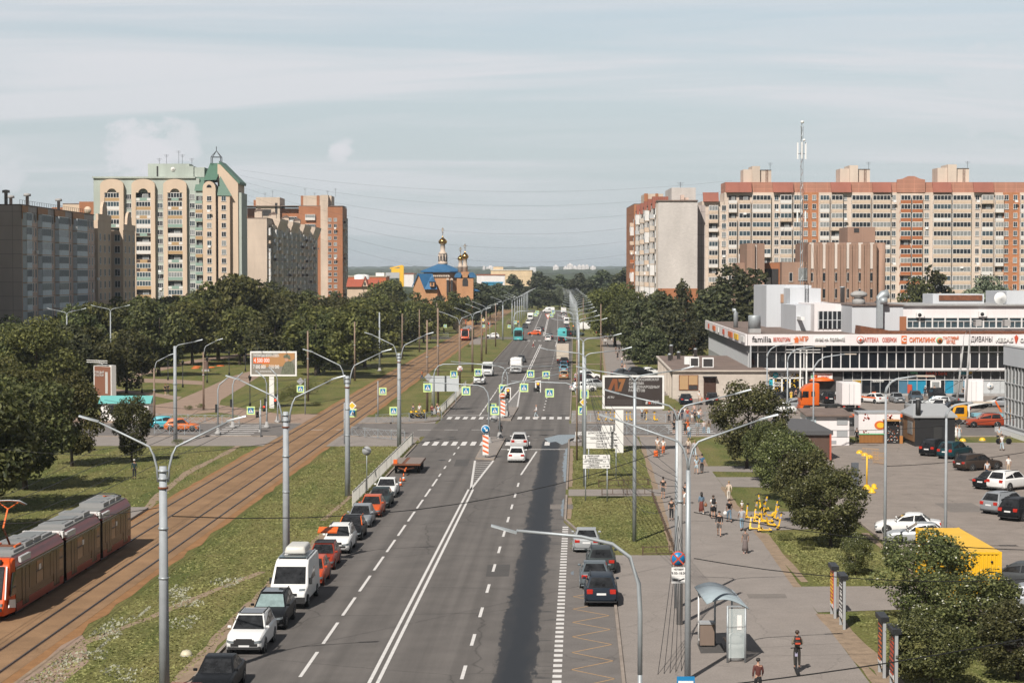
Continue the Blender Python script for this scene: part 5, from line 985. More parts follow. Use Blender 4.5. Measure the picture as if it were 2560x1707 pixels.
h.part('roof_ladder',ld)
Y3=306;q3=lambda px:(px-1280)/4850*Y3;z3=lambda py:18.5+(684-py)/4850*Y3
h.part('grey_plant_room',MB().box((q3(2130),Y3,zr),(q3(2258),Y3+28,z3(764)),W_GREYCL).box((q3(2129),Y3-.3,z3(764)),(q3(2260),Y3+28,z3(761.5)),M_ROOF));h.part('brown_parapet',MB().prism([(q3(2136),zr),(X1,zr),(X1,z3(826)),(q3(2222),z3(826)),(q3(2138),z3(812))],Y3-5,Y3-.4,M_RUST,'xz'))
h.part('white_upper_storey',MB().box((q3(2258),Y3+6,zr),(X1,Y3+30,z3(766)),W_CLAD).box((q3(2257.9),Y3+5.5,z3(766)),(X1,Y3+30,z3(763)),M_CONC));b=MB();x=q3(2286)
b.box((x,Y3+5.9,z3(823)),(X1,Y3+5.98,z3(796)),M_GLASS3);k=0
while x<X1:b.box((x-.12,Y3+5.7,z3(824)),(x+.12,Y3+5.899,z3(795)),M_FRAME);b.box((x+.9,Y3+5.72,z3(823)),(x+1.0,Y3+5.898,z3(806)),M_FRAME);x+=2.05
b.box((q3(2286),Y3+5.71,z3(824)),(X1,Y3+5.897,z3(821)),M_FRAME).box((q3(2286),Y3+5.71,z3(806)),(X1,Y3+5.897,z3(804.5)),M_FRAME).box((q3(2286),Y3+5.71,z3(797)),(X1,Y3+5.897,z3(795)),M_FRAME);h.part('ribbon_window',b)
h.part('rusty_door',MB().box((q3(2249),Y3-.12,zr),(q3(2266),Y3-.01,z3(791)),flat((.32,.13,.06))));h.part('air_duct',MB().box((q3(2190),Y3-1.2,z3(820)),(q3(2204),Y3-.02,z3(750)),M_STEEL).lathe([(.6,0),(.6,1.1)],M_STEEL,12,(q3(2197),Y3-.9,z3(752)),'x'))
h.part('duct_bend',MB().tube([(q3(2205),Y3+3,z3(760)),(q3(2210),Y3+3,z3(748)),(q3(2216),Y3+3,z3(738)),(q3(2230),Y3+3,z3(735))],.75,M_STEEL,10));h.part('roof_ventilator',MB().lathe([(1.1,z3(763)),(1.0,z3(751)),(.7,z3(745)),(1.3,z3(741)),(1.4,z3(737)),(1.25,z3(733)),(.6,z3(728))],M_CONC,14,(q3(2161),Y3+5,0)))
h.part('flue',MB().lathe([(.38,zr),(.38,za(719,328)),(.5,za(719,328)),(.45,za(716,328))],M_STEEL,10,(qa(2106,328),Y3+22,0)));h.part('flue',MB().tube([(39,Y+44,zr),(39,Y+44,zr+2.6),(38.8,Y+44,zr+3.0),(38.4,Y+44,zr+3.0)],.4,M_STEEL,8));h.part('roof_fan',MB().lathe([(1.0,zr+.7),(1.0,zr+2.6),(.9,zr+2.8)],M_STEEL,14,(38.5,Y+14,0)).box((37.6,Y+13,zr),(39.4,Y+15,zr+.7),M_CONC))
h.part('skylight',MB().box((qa(2332,322),322,z3(763)),(qa(2460,322),330,za(735,322)),W_GREYCL).box((qa(2347,322),321.8,za(751,322)),(qa(2455,322),321.999,za(738,322)),M_RUST));h.part('satellite_dish',MB().lathe([(0,0),(1.0,.25),(1.05,.3)],M_WHITE,16,(qa(2502,316),316,za(746,316)),'y'));h.part('plant_room',MB().box((qa(2516,318),Y3+12,z3(763)),(X1,Y3+26,za(728,318)),W_GREYCL))
for px,py in((2318,789),(2477,787)):h.part('air_conditioner',MB().box((q3(px)-.6,Y3+5.1,z3(py)-.4),(q3(px)+.6,Y3+5.69,z3(py)+.4),M_WHITE).lathe([(.3,0),(.3,.03)],M_DARKM,12,(q3(px)-.1,Y3+5.06,z3(py)),'y'))
h.part('air_conditioner',MB().box((q2(2001),Y2-.6,z2(800)),(q2(2010),Y2+3.99,z2(792)),M_WHITE))
for px in(2428,2500):h.part('roof_vent',MB().box((q3(px),Y3-3,zr+1.2),(q3(px+15),Y3-1.5,zr+2.2),M_CONC))
h.done()
h=House('flat_roofed_building','small flat roofed whitish building with a brown shuttered window','building');A=G(1681,997);zt=4.35
fl=lambda y:A.x+.033*(y-A.y)
W_WB=wall('painted_brick',(.52,.46,.40),pw=.8,ph=.4,brick=True,dark=.9)
h.part('wall',MB().prism([(fl(A.y),A.y),(38,A.y),(38,A.y+50),(fl(A.y+50),A.y+50)],0,zt-.3,W_WB));h.part('roof',MB().prism([(fl(A.y)-.4,A.y-.4),(38,A.y-.4),(38,A.y+50),(fl(A.y+50)-.4,A.y+50)],zt-.299,zt-.1,W_WB).prism([(fl(A.y),A.y+.2),(38,A.y+.2),(38,A.y+49.5),(fl(A.y+49),A.y+49.5)],zt-.099,zt-.05,M_ROOF))
h.part('shuttered_window',MB().box((A.x+.95,A.y-.12,1.3),(A.x+3.8,A.y-.001,3.55),M_RUST).box((A.x+1.05,A.y-.16,1.4),(A.x+2.3,A.y-.121,3.45),flat((.42,.27,.14))).box((A.x+2.4,A.y-.16,2.1),(A.x+3.7,A.y-.121,3.45),flat((.42,.27,.14))).box((A.x+2.4,A.y-.15,1.4),(A.x+3.7,A.y-.121,2.0),M_DEEP))
h.part('door',MB().box((A.x+4.6,A.y-.12,0),(A.x+6.4,A.y-.001,3.2),flat((.06,.03,.02))).box((A.x+4.5,A.y-.9,3.2),(A.x+6.5,A.y-.001,3.35),M_DARKM));b=MB()
for i in range(9):y=A.y+3+i*5;h.part('pilaster',MB().box((fl(y)-.35,y-.3,0),(fl(y)-.01,y+.3,zt-.31),W_WB))
for dx,dy,w in((3.3,8,1.4),(5.0,6,1.7)):h.part('air_conditioner',MB().box((A.x+dx,A.y+dy,zt),(A.x+dx+w,A.y+dy+.6,zt+1.5),M_WHITE).box((A.x+dx+.15,A.y+dy-.03,zt+.15),(A.x+dx+w-.15,A.y+dy-.001,zt+1.3),M_DEEP))
for dx,dy,hh in((2.6,34,2.2),(6.6,34,1.6),(4,36,1.0),(2.0,30,.9)):h.part('flue',MB().lathe([(.28,zt-.06),(.28,zt+hh),(.4,zt+hh),(.2,zt+hh+.25)],M_STEEL,8,(A.x+dx,A.y+dy,0)))
h.part('roof_box',MB().box((A.x+3.2,A.y+16,zt),(A.x+4.6,A.y+17,zt+1.2),M_WHITE));h.done()
h=House('glass_pavilion','grey glazed building with mirrored panes cut by the right edge','building');gx=57.5
M_MIR=mat('mirror_glass',(.12,.12,.115),.03,.75,0);h.part('wall',MB().box((gx+.1,150,0),(75,226,7.9),M_MIR));h.part('fascia',MB().box((gx-.15,150,7.9),(75,226.2,10.1),W_GREYCL).box((gx-.2,150,10.1),(75,226.3,10.3),M_WHITE));b=MB()
for i in range(52):y=226-i*1.5;b.box((gx-.05,y-.1,.9),(gx+.099,y,7.9),M_BALGR)
for z in(.9,2.3,4.0,5.8):b.box((gx-.04,150,z),(gx+.098,226,z+.1),M_BALGR)
h.part('mullions',b);h.part('plinth',MB().box((gx-.9,150,0),(gx+.097,227,.55),M_WHITE).box((gx-.901,150,.551),(gx+.096,227,.6),M_BALGR));h.done()
# ================================================================ kiosks and the like
def lot(px,py):return G(px,py)
g0,g1=G(2072,1113.5),G(2123,1113.5)
t=thing('white_cabin','white windowless cabin with brown flat roof and grey shutters','kiosk',(g0.x,g0.y,0));w=g1.x-g0.x;xl=G(1996,1100).x-g0.x
MB().box((xl,0,0),(w,5.5,3.2),W_CLAD).build('wall',t);MB().prism([(-.5,3.2),(5.8,3.5),(5.8,3.65),(-.5,3.33)],xl-.3,w+.3,M_ROOF,'yz').build('roof',t)
for z in(.95,2.25):MB().box((w-1.35,-.06,z),(w-.2,-.001,z+.7),C_GY).build('shutter',t)
MB().box((.2,-.05,.2),(.8,-.001,.55),C_GY).build('vent_grille',t);MB().box((-2.5,-.08,1.6),(-1.4,-.001,3.1),flat((.48,.56,.60))).build('blue_panel',t);text('ДЛЯ ВАС',.17,C_BLG,'lettering',t,(-1.95,-.1,2.6));text('у Татьяны',.2,C_TL,'lettering',t,(-1.95,-.1,2.0));MB().box((0,-.03,.9),(w,-.002,.95),C_GY).build('seam',t)
g0,g1=G(2146,1107),G(2250,1107);t=thing('food_kiosk','white food kiosk with red floral corners and wooden terrace front','kiosk',(g0.x,g0.y,0));w=g1.x-g0.x
MB().box((0,0,.55),(w,2.6,3.25),W_CLAD).box((-.1,-.08,3.25),(w+.1,2.7,3.4),C_GY).build('body',t)
b=MB();rnd=random.Random(5)
for cx,cz in((.8,2.75),(.7,.95),(w-1.2,2.8),(w-1.1,1.2)):
 for i in range(11):a=rnd.uniform(0,6.3);r=rnd.uniform(.05,.42);b.lathe([(rnd.uniform(.05,.11),0),(.05,.015)],C_RD,8,(cx+r*math.cos(a),-.018,cz+r*math.sin(a)),'y')
b.build('floral_corner',t);MB().prism([(2.35+.62*math.cos(R(i*18)),1.95+.48*math.sin(R(i*18)))for i in range(20)],-.03,-.001,C_OR,'xz').prism([(2.4+.4*math.cos(R(i*18)),1.95+.3*math.sin(R(i*18)))for i in range(20)],-.045,-.031,C_YE,'xz').build('oval_emblem',t)
b=MB()
for i in range(17):b.box((-.05+i*.15,-.9,.1),(.04+i*.15,-.85,1.0),flat((.34,.15,.04)))
b.box((-.05,-.84,.05),(2.6,-.78,1.02),flat((.2,.09,.03))).box((-.1,-.95,1.0),(2.65,-.7,1.1),C_GR);b.build('terrace_rail',t)
for x in(.8,w-.9):MB().lathe([(.32,-.12),(.32,.12)],M_RUB,14,(x,.4,.32),'x').build('wheel',t)
t2=thing('vending_booth','narrow black patterned booth in front of the white food kiosk','kiosk',(g0.x+2.72,g0.y-1.0,0));MB().box((0,0,0),(1.55,.9,2.5),M_BLK).build('body',t2);MB().box((-.1,-.5,2.5),(1.65,1,2.62),flat((.4,.2,.06))).build('awning',t2);b=MB()
for i in range(46):x,z=rnd.uniform(.08,1.4),rnd.uniform(.1,2.3);b.box((x,-.02,z),(x+rnd.uniform(.04,.12),-.001,z+rnd.uniform(.03,.1)),rnd.choice([C_WH,C_WH,C_OR,C_GY]))
b.build('printed_front',t2);MB().box((1.6,.05,0),(1.95,.5,.85),flat((.42,.18,.05))).build('wooden_box',t2)
g0=G(2287,1116);t=thing('black_kiosk','black box kiosk with grey sloped roof and timber clad side','kiosk',(g0.x,g0.y,0));
MB().box((0,0,0),(4.3,6.5,3.1),M_BLK).build('wall',t);MB().box((-.06,.15,.5),(-.001,6.4,3.0),flat((.22,.12,.06))).build('timber_side',t);MB().add([(-.3,-.2,3.3),(4.5,-.2,3.3),(3.8,3.5,4.4),(.6,3.5,4.4),(4.5,6.7,3.3),(-.3,6.7,3.3),(-.3,-.2,3.1),(4.5,-.2,3.1),(4.5,6.7,3.1),(-.3,6.7,3.1)],[(0,1,2,3),(1,4,2),(4,5,3,2),(5,0,3),(6,7,1,0),(7,8,4,1),(8,9,5,4),(9,6,0,5),(9,8,7,6)],C_GY).build('roof',t)
MB().box((-.12,1.0,1.2),(-.061,3.4,2.6),M_GLASS2).build('window',t);MB().lathe([(.28,3.0),(.28,5.0)],M_BLK,10,(.35,.1,0)).build('chimney',t);MB().box((2.0,-.05,.1),(2.9,-.001,2.1),flat((.03,.03,.03))).build('door',t)
g0=G(2075,1150);t=thing('tent_pavilion','brown summer pavilion with grey tent roof among the rowans','pavilion',(g0.x,g0.y,0));TW=flat((.10,.06,.045))
MB().box((-6.2,.3,0),(0,5.2,2.6),TW).build('wall',t);MB().add([(-6.6,0,2.9),(.3,0,2.9),(.3,5.5,2.9),(-6.6,5.5,2.9),(-4.8,2.8,4.0),(-1.8,2.8,3.9),(-6.6,0,2.5),(.3,0,2.5),(.3,5.5,2.5),(-6.6,5.5,2.5)],[(0,1,5,4),(1,2,5),(2,3,4,5),(3,0,4),(6,7,1,0),(7,8,2,1),(8,9,3,2),(9,6,0,3)],flat((.085,.085,.09),.8)).build('tent_roof',t);MB().box((-.05,-.1,0),(.12,.12,2.6),flat((.42,.1,.06))).build('corner_post',t);MB().box((-4.6,.2,1.0),(-3.6,.299,2.3),flat((.38,.12,.05))).box((-4.5,.15,1.1),(-3.7,.199,2.2),M_GLASS).build('window',t)
g0,g1=G(2390,1508),G(2502,1508);t=thing('yellow_container','bright yellow corrugated steel container behind the rowans','container',(g1.x-2.62,g1.y,0));Z=2.9;b=MB();nn=24
M_CONT=mat('yellow_container_paint',(.78,.45,.015),.5,0,.08,.8)
for i in range(nn):x=2.62*i/nn;d=.05 if i%2 else 0;b.box((x,d,.15),(x+2.62/nn,d+.06,Z-.12),M_CONT)
for i in range(80):y=10.2*i/80;d=.04 if i%2 else 0;b.box((d,.1+y,.15),(d+.05,.1+y+10.2/80,Z-.12),M_CONT);b.box((2.57-d,.1+y,.15),(2.62-d,.1+y+10.2/80,Z-.12),M_CONT)
b.box((0,10.3,.15),(2.62,10.35,Z-.12),M_CONT).build('body',t);MB().box((-.02,-.03,Z-.119),(2.64,10.38,Z),M_CONT).build('roof',t);b=MB()
for x in(-.03,2.5):
 for y in(-.04,10.25):b.box((x,y,0),(x+.15,y+.15,Z+.02),M_CONT)
b.box((-.02,-.035,0),(2.64,.1,.149),M_CONT).build('corner_post',t);MB().lathe([(.07,0),(.07,.03)],M_DARKM,10,(2.1,-.035,Z-.55),'y').build('vent',t)
g0,g1=G(1490,828),G(1525,827.5);t=thing('street_kiosk','pale blue street kiosk with a sign band beside the far footway','kiosk',(g0.x,g0.y,0));w=g1.x-g0.x;KB=flat((.42,.52,.60))
MB().box((0,0,0),(w,6,3.2),KB).build('wall',t);MB().box((-.2,-.8,3.2),(w+.3,6.2,4.0),flat((.55,.62,.68))).build('sign_band',t);MB().box((w*.63,-.06,0),(w*.78,-.001,2.6),M_DEEP).build('door',t);MB().box((.5,-.06,1.2),(w*.58,-.001,2.6),M_BALW).build('window',t);MB().box((w*.3,2,4.0),(w*.45,3,4.9),M_WHITE).build('air_conditioner',t);text('ЦВЕТЫ   ФРУКТЫ',.5,C_BLG,'lettering',t,(w*.35,-.05,2.9),w=w*.6)
g0=G(1816,1657);t=thing('bus_shelter','glass bus shelter with curved translucent roof on the footway','bus shelter',(g0.x,g0.y,0),R(1.5))
M_SHG=bpy.data.materials.new('shelter_glass');M_SHG.use_nodes=True;pb=M_SHG.node_tree.nodes['Principled BSDF'];pb.inputs['Base Color'].default_value=(.7,.78,.78,1);pb.inputs['Alpha'].default_value=.28;pb.inputs['Roughness'].default_value=.1
M_SHR=mat('translucent_roof',(.30,.36,.39),.35,0,.12,2)
v,f=[],[]
for i in range(9):
 a=i/8;x=-.95+a*2.0;z=2.55+.5*math.sin(math.pi*(a*.8+.18))
 for y in(-.1,4.9):v+=[(x,y,z),(x,y,z+.05)]
for i in range(8):o=4*i;f+=[(o,o+4,o+6,o+2),(o+1,o+3,o+7,o+5),(o,o+1,o+5,o+4),(o+2,o+6,o+7,o+3)]
f+=[(0,2,3,1),(32,33,35,34)];MB().add(v,f,M_SHR,True).build('roof',t);b=MB()
for x,y in((.05,0),(.9,0),(.9,4.6),(.05,4.6)):b.tube([(x,y,0),(x,y,2.75)],.05,M_STEEL,6)
b.tube([(-.75,4.7,0),(-.75,4.7,2.75)],.045,M_WHITE,6);b.bar((-.75,4.7,.25),(.05,4.7,.25),.1,.1,M_WHITE);b.bar((.05,0,2.72),(.9,0,2.72),.07,.07,M_STEEL);b.bar((.9,0,2.72),(.9,4.6,2.72),.07,.07,M_STEEL);b.bar((-.75,4.7,2.72),(.9,4.7,2.72),.07,.07,M_STEEL);b.build('frame',t)
MB().box((.885,.05,.25),(.9,4.55,2.6),M_SHG).build('back_pane',t);MB().box((.1,-.01,.25),(.85,0,2.6),M_SHG).build('side_pane',t);MB().box((.4,.8,.42),(.85,4.2,.48),flat((.35,.2,.1))).build('bench',t);MB().box((.5,-.03,1.6),(.72,-.011,2.3),C_WH).build('notice',t)
g=G(1820,1645);t=thing('litter_urn','grey concrete litter urn beside the bus shelter','litter bin',(g.x+.3,g.y-.4,0));MB().lathe([(.36,0),(.4,.1),(.36,.55),(.42,.6),(.42,.8),(.3,.85)],M_CONC,16).build('body',t);MB().lathe([(.38,.85),(.42,.95),(.4,1.2),(.28,1.28)],M_CONC,16).build('rim',t)
g=G(1767,1615);t=thing('street_litter_bin','brown square litter bin left of the bus shelter','litter bin',(g.x,g.y,0));MB().box((-.35,-.25,.1),(.35,.25,1.15),flat((.20,.15,.12))).build('box',t);MB().box((-.4,-.3,1.15),(.4,.3,1.25),C_GY).build('lid',t);MB().box((-.38,-.28,0),(-.3,.28,.1),M_DARKM).box((.3,-.28,0),(.38,.28,.1),M_DARKM).build('foot',t)
ST_COL=((C_RD,C_YE),(C_DK,C_WH),(C_DK,C_OR),(C_DK,C_RD))
for i,(px,py,lb)in enumerate(((2087,1545,'advertising stand with a red poster, far one of the back pair'),(2110,1573,'advertising stand with a dark poster, near one of the back pair'),(2210,1694,'advertising stand with a dark poster, far one of the front pair'),(2240,1730,'advertising stand with dark poster and red spots at the bottom edge'))):
 g=G(px,py);t=thing('advertising_stand',lb,'advertising stand',(g.x,g.y,0),R(-2),group='advertising stands by the footway');c1,c2=ST_COL[i]
 MB().box((-.09,0,.55),(.09,1.3,2.6),c1).build('panel',t);b=MB()
 for y in(-.08,1.3):b.box((-.07,y,0),(.07,y+.08,2.6),C_GY)
 b.build('post',t);MB().box((-.2,-.15,2.6),(.2,1.45,2.82),M_DARKM).build('cap',t);b=MB();rnd=random.Random(i)
 for k in range(9):z=.7+k*.2;b.box((-.11,.1+rnd.uniform(0,.3),z),(-.091,.8+rnd.uniform(0,.4),z+rnd.uniform(.05,.13)),c2)
 b.box((-.105,.05,.55),(-.0905,1.25,.75),C_WH);b.build('poster',t)
# ================================================================ vehicles
_pt={}
def paint(rgb,metal=0.0):
 k=(tuple(rgb),metal)
 if k not in _pt:
  m=mat('car_paint',rgb,.42,metal,var=.04,scale=1.0,coat=.04 if max(rgb)<.1 else.12,spec=.12 if max(rgb)<.1 else.25)
  _pt[k]=m
 return _pt[k]
WHT,BLK,SIL,DGR,TEA,ORA,RDD,BLU=(.72,.72,.71),(.012,.013,.015),(.34,.36,.38),(.055,.06,.065),(.03,.055,.065),(.55,.09,.015),(.36,.03,.02),(.03,.06,.12)
M_CGL=mat('car_glass',(.022,.023,.025),.04,0,.85,2.2,spec=.55);M_TRIM=mat('black_trim',(.02,.02,.021),.6,0,0);M_RIM=mat('alloy_rim',(.42,.43,.44),.3,.8,.05);M_HL=mat('headlight_glass',(.22,.25,.27),.06,.3,.5,9);M_TL=mat('taillight_glass',(.42,.02,.01),.15,0,0,coat=.5);M_PLATE=mat('number_plate',(.7,.7,.7),.5,0,0)
def sharp(me,a=32):
 me.polygons.foreach_set('use_smooth',[True]*len(me.polygons));me.set_sharp_from_angle(angle=R(a));return me
def bev(me,w=.06,seg=2,lim=25):
 bm=bmesh.new();bm.from_mesh(me);bmesh.ops.remove_doubles(bm,verts=bm.verts,dist=1e-5)
 ed=[e for e in bm.edges if len(e.link_faces)==2 and e.calc_face_angle(0)>R(lim)]
 bmesh.ops.bevel(bm,geom=ed,offset=w,segments=seg,profile=.5,affect='EDGES',clamp_overlap=True);bm.to_mesh(me);bm.free();return sharp(me,40)
def slab(pts,nrm,t,m,b=None):
 """thin pane: quad pts pushed out along nrm"""
 b=b or MB();n=Vector(nrm).normalized();p=[Vector(q)for q in pts];k=len(p)
 b.add([q-n*.03 for q in p]+[q+n*t for q in p],[tuple(range(k,2*k))]+[(i,(i+1)%k,k+(i+1)%k,k+i)for i in range(k)],m);return b
def quadin(a,b,c,d,m):
 """inset a quad by m (fraction) keeping its shape"""
 ctr=(a+b+c+d)/4;return[q.lerp(ctr,m)for q in(a,b,c,d)]
CT={}
def wheel_mesh(r,w):
 t=MB().lathe([(r*.62,-w/2),(r*.96,-w/2),(r,-w/2+.04),(r,w/2-.04),(r*.96,w/2),(r*.62,w/2)],M_RUB,18,axis='x').mesh('wheel')
 b=MB().lathe([(r*.66,w/2-.05),(r*.64,w/2+.004),(r*.56,w/2-.02)],M_RIM,18,axis='x').lathe([(.07,w/2-.06),(.06,w/2+.006)],M_RIM,8,axis='x')
 for i in range(5):a=i*1.2566;b.bar((w/2-.02,.05*math.cos(a),.05*math.sin(a)),(w/2-.02,r*.6*math.cos(a),r*.6*math.sin(a)),.07,.03,M_RIM)
 return t,b.mesh('rim')
def car_type(name,L,Wd,Hh,hood=.9,belt=.95,cowl=.22,rear=-.36,rf=.02,rr=-.25,deck=None,nose=.62,tail=.8,rw=.33,gnd=.2,rails=False,square=False):
 w=Wd/2;y=lambda k:k*L;deck=deck or belt
 st=[(.5,w*.78,gnd+.12,.48,nose-.06),(.47,w*.92,gnd+.03,.55,nose+.05),(.38,w*.985,gnd,.62,lerp(nose,hood,.55)+.06),(cowl,w,gnd,.66,hood),(.0,w,gnd,.68,belt),(-.25,w,gnd,.70,belt),(rear,w*.99,gnd,.72,deck),(-.46,w*.95,gnd+.04,.70,deck-.05),(-.5,w*.86,gnd+.16,.66,tail)]
 v,f=[],[]
 for k,hw,zb,zm,zt in st:
  tw=hw*(.93 if square else.88);Y_=y(k)
  v+=[(-hw*.84,Y_,zb),(-hw*.985,Y_,zb+.1),(-hw,Y_,zm),(-hw*.965,Y_,zt-.09),(-tw,Y_,zt),(tw,Y_,zt),(hw*.965,Y_,zt-.09),(hw,Y_,zm),(hw*.985,Y_,zb+.1),(hw*.84,Y_,zb)]
 n=10
 for i in range(len(st)-1):
  for k in range(n):f.append((i*n+k,i*n+(k+1)%n,(i+1)*n+(k+1)%n,(i+1)*n+k))
 f.append(tuple(range(n))[::-1]);f.append(tuple((len(st)-1)*n+k for k in range(n)))
 PNT=bpy.data.materials.get('slot_paint')or mat('slot_paint',(.5,.5,.5),var=0)
 b=MB().add(v,f,PNT)
 bw,tw=w*.9,w*(.72 if not square else.78);zb,zr=belt-.04,Hh
 A=lambda s,k,ww,z:Vector((s*ww,y(k),z))
 mid=(rf+rr)/2
 B=[A(-1,cowl-.015,bw,hood-.03),A(1,cowl-.015,bw,hood-.03),A(1,rear,bw,zb),A(-1,rear,bw,zb)];T=[A(-1,rf,tw*.96,zr-.05),A(1,rf,tw*.96,zr-.05),A(1,rr,tw*.94,zr-.05),A(-1,rr,tw*.94,zr-.05)]
 M_=[A(-1,mid+.08,tw,zr),A(1,mid+.08,tw,zr),A(1,mid-.08,tw,zr),A(-1,mid-.08,tw,zr)]
 b.add(B+T+M_,[(0,1,5,4),(2,3,7,6),(1,2,6,10,9,5),(3,0,4,8,11,7),(4,5,9,8),(8,9,10,11),(11,10,6,7)],PNT)
 fy,ry=L*.5-L*.185,-(L*.5-L*.2)
 for s in(-1,1):
  for wy in(fy,ry):b.lathe([(rw+.06,-.13),(rw+.06,.128)],M_TRIM,16,(s*(w-.125),wy,rw+.0),'x')
 b.box((-w*.9,-L*.49,gnd+.02),(w*.9,L*.485,gnd+.1),M_TRIM)
 d={'L':L,'W':Wd,'body':bev(b.mesh('body'),.035,2,30)}
 def pane(q,nr,m=.1,mm=M_CGL):return slab(quadin(*q,m),nr,.012,mm)
 nf=(T[1]-B[1]).cross(Vector((1,0,0)));nf=nf if nf.y>0 else-nf;nb=(T[2]-B[2]).cross(Vector((1,0,0)));nb=nb if nb.y<0 else-nb
 d['windscreen']=pane((B[0],B[1],T[1],T[0]),nf,.09).mesh('windscreen');d['rear_window']=pane((B[2],B[3],T[3],T[2]),nb,.15).mesh('rear_window')
 sd={}
 for s,(b0,b1,t0,t1)in((1,(B[1],B[2],T[1],T[2])),(-1,(B[0],B[3],T[0],T[3]))):
  nn=Vector((s,0,.42));c0,c1=b0.lerp(b1,.52),t0.lerp(t1,.52);q1=[b0.lerp(b1,.07),c0.lerp(b0,.03),c1.lerp(t0,.04),t0.lerp(t1,.03)];q2=[c0.lerp(b1,.04),b1.lerp(b0,.1),t1.lerp(t0,.03),c1.lerp(t1,.05)]
  up=lambda q:[q[0].lerp(q[3],.12),q[1].lerp(q[2],.12),q[2].lerp(q[1],.1),q[3].lerp(q[0],.1)]
  mb=slab(up(q1),nn,.014,M_CGL);slab(up(q2),nn,.014,M_CGL,mb);sd[s]=mb.mesh('side_window')
 d['side']=sd;d['wheel']=wheel_mesh(rw,.21);d['wpos']=[(s*(w-.1),wy,rw)for s in(-1,1)for wy in(fy,ry)]
 hp=[(0,0,0),(.32,0,.01),(.44,-.13,.03),(.45,-.15,.14),(.32,-.01,.13),(0,0,.09)];hl=MB().add(hp+[(x,y_-.12,z)for x,y_,z in hp],[(0,5,4,1),(1,4,3,2),(6,7,10,11),(7,8,9,10),(0,1,7,6),(1,2,8,7),(4,5,11,10),(3,4,10,9),(5,0,6,11),(2,3,9,8)],M_HL);d['hl']=hl.mesh('headlight')
 d['hpos']=(w*.43,y(.504),nose-.20);tl=MB().box((-.17,0,0),(.17,.14,.2 if name!='suv' else.26),M_TL);d['tl']=bev(tl.mesh('taillight'),.02,1);d['tpos']=(w*.68,y(-.505),tail-.22)
 mi=MB().box((-.02,0,0),(.17,.09,.13),PNT);d['mirror']=bev(mi.mesh('mirror'),.03,2);d['mpos']=(bw+.02,y(cowl-.05),belt+.02)
 d['plate']=MB().box((-.26,-.012,0),(.26,.012,.115),M_PLATE).mesh('number_plate');d['grille']=MB().box((-w*.42,0,0),(w*.42,.03,.16),M_TRIM).box((-w*.7,.0,-.22),(w*.7,.025,-.08),M_TRIM).mesh('grille');d['gz']=nose-.14
 d['rails']=MB().bar((tw*.9,y(rf-.02),Hh+.03),(tw*.9,y(rr+.02),Hh+.03),.035,.04,M_TRIM).mesh('roof_rail')if rails else None
 d['H']=Hh;d['tw']=tw;d['rf']=y(rf);d['rr']=y(rr);CT[name]=d
car_type('hatch',4.1,1.74,1.50,hood=.92,belt=.95,cowl=.24,rear=-.455,rf=.05,rr=-.36,tail=.86,nose=.66)
car_type('sedan',4.6,1.80,1.46,hood=.90,belt=.95,cowl=.22,rear=-.36,rf=.03,rr=-.22,deck=1.0,tail=.92,nose=.64)
car_type('oldsedan',4.15,1.62,1.44,hood=.88,belt=.90,cowl=.20,rear=-.30,rf=.05,rr=-.20,deck=.90,tail=.84,nose=.78,square=True,rw=.3)
car_type('suv',4.6,1.88,1.70,hood=1.06,belt=1.08,cowl=.24,rear=-.46,rf=.06,rr=-.38,tail=.98,nose=.80,rw=.37,gnd=.26,rails=True)
car_type('wagon',4.8,1.86,1.55,hood=.95,belt=.99,cowl=.23,rear=-.46,rf=.05,rr=-.38,tail=.92,nose=.68,rw=.35,rails=True)
def setpaint(o,m):
 for s in o.material_slots:
  if s.material and s.material.name.startswith('slot_paint'):s.link='OBJECT';s.material=m
def car(kind,rgb,label,loc,rz,group=None,lite=False,metal=0.0,roof=None,cat='car',tint=None):
 d=CT[kind];t=thing({'suv':'suv','hatch':'hatchback','sedan':'sedan','oldsedan':'sedan','wagon':'estate_car'}[kind],label,cat,loc,rz,group);pm=paint(rgb,metal)
 bd=put('body',d['body'],t);setpaint(bd,pm);put('windscreen',d['windscreen'],t);put('rear_window',d['rear_window'],t)
 for s in(-1,1):put('side_window',d['side'][s],t)
 for(x,y,z)in d['wpos']:
  wl=put('wheel',d['wheel'][0],t,(x,y,z),0 if x>0 else math.pi)
  if not lite:put('rim',d['wheel'][1],wl)
 x,y,z=d['hpos'];a=put('headlight',d['hl'],t,(x,y,z));a=put('headlight',d['hl'],t,(-x,y,z));a.scale.x=-1
 x,y,z=d['tpos'];put('taillight',d['tl'],t,(x,y,z));put('taillight',d['tl'],t,(-x,y,z))
 if not lite:
  x,y,z=d['mpos'];m=put('mirror',d['mirror'],t,(x,y,z));setpaint(m,pm);m=put('mirror',d['mirror'],t,(-x-.15,y,z));setpaint(m,pm)
  put('number_plate',d['plate'],t,(0,d['L']*.5+.002,.42));put('number_plate',d['plate'],t,(0,-d['L']*.5-.002,d['tpos'][2]-.06));put('grille',d['grille'],t,(0,d['L']*.5-.014,d['gz']))
  if d['rails']:put('roof_rail',d['rails'],t);put('roof_rail',d['rails'],t,(-d['tw']*1.8,0,0))
  if roof:MB().box((-d['tw']*.8,d['rr']+.5,d['H']-.01),(d['tw']*.8,d['rf']-.15,d['H']+.014),M_CGL).build('sunroof',t)
 return t
RD=-R(1.9)
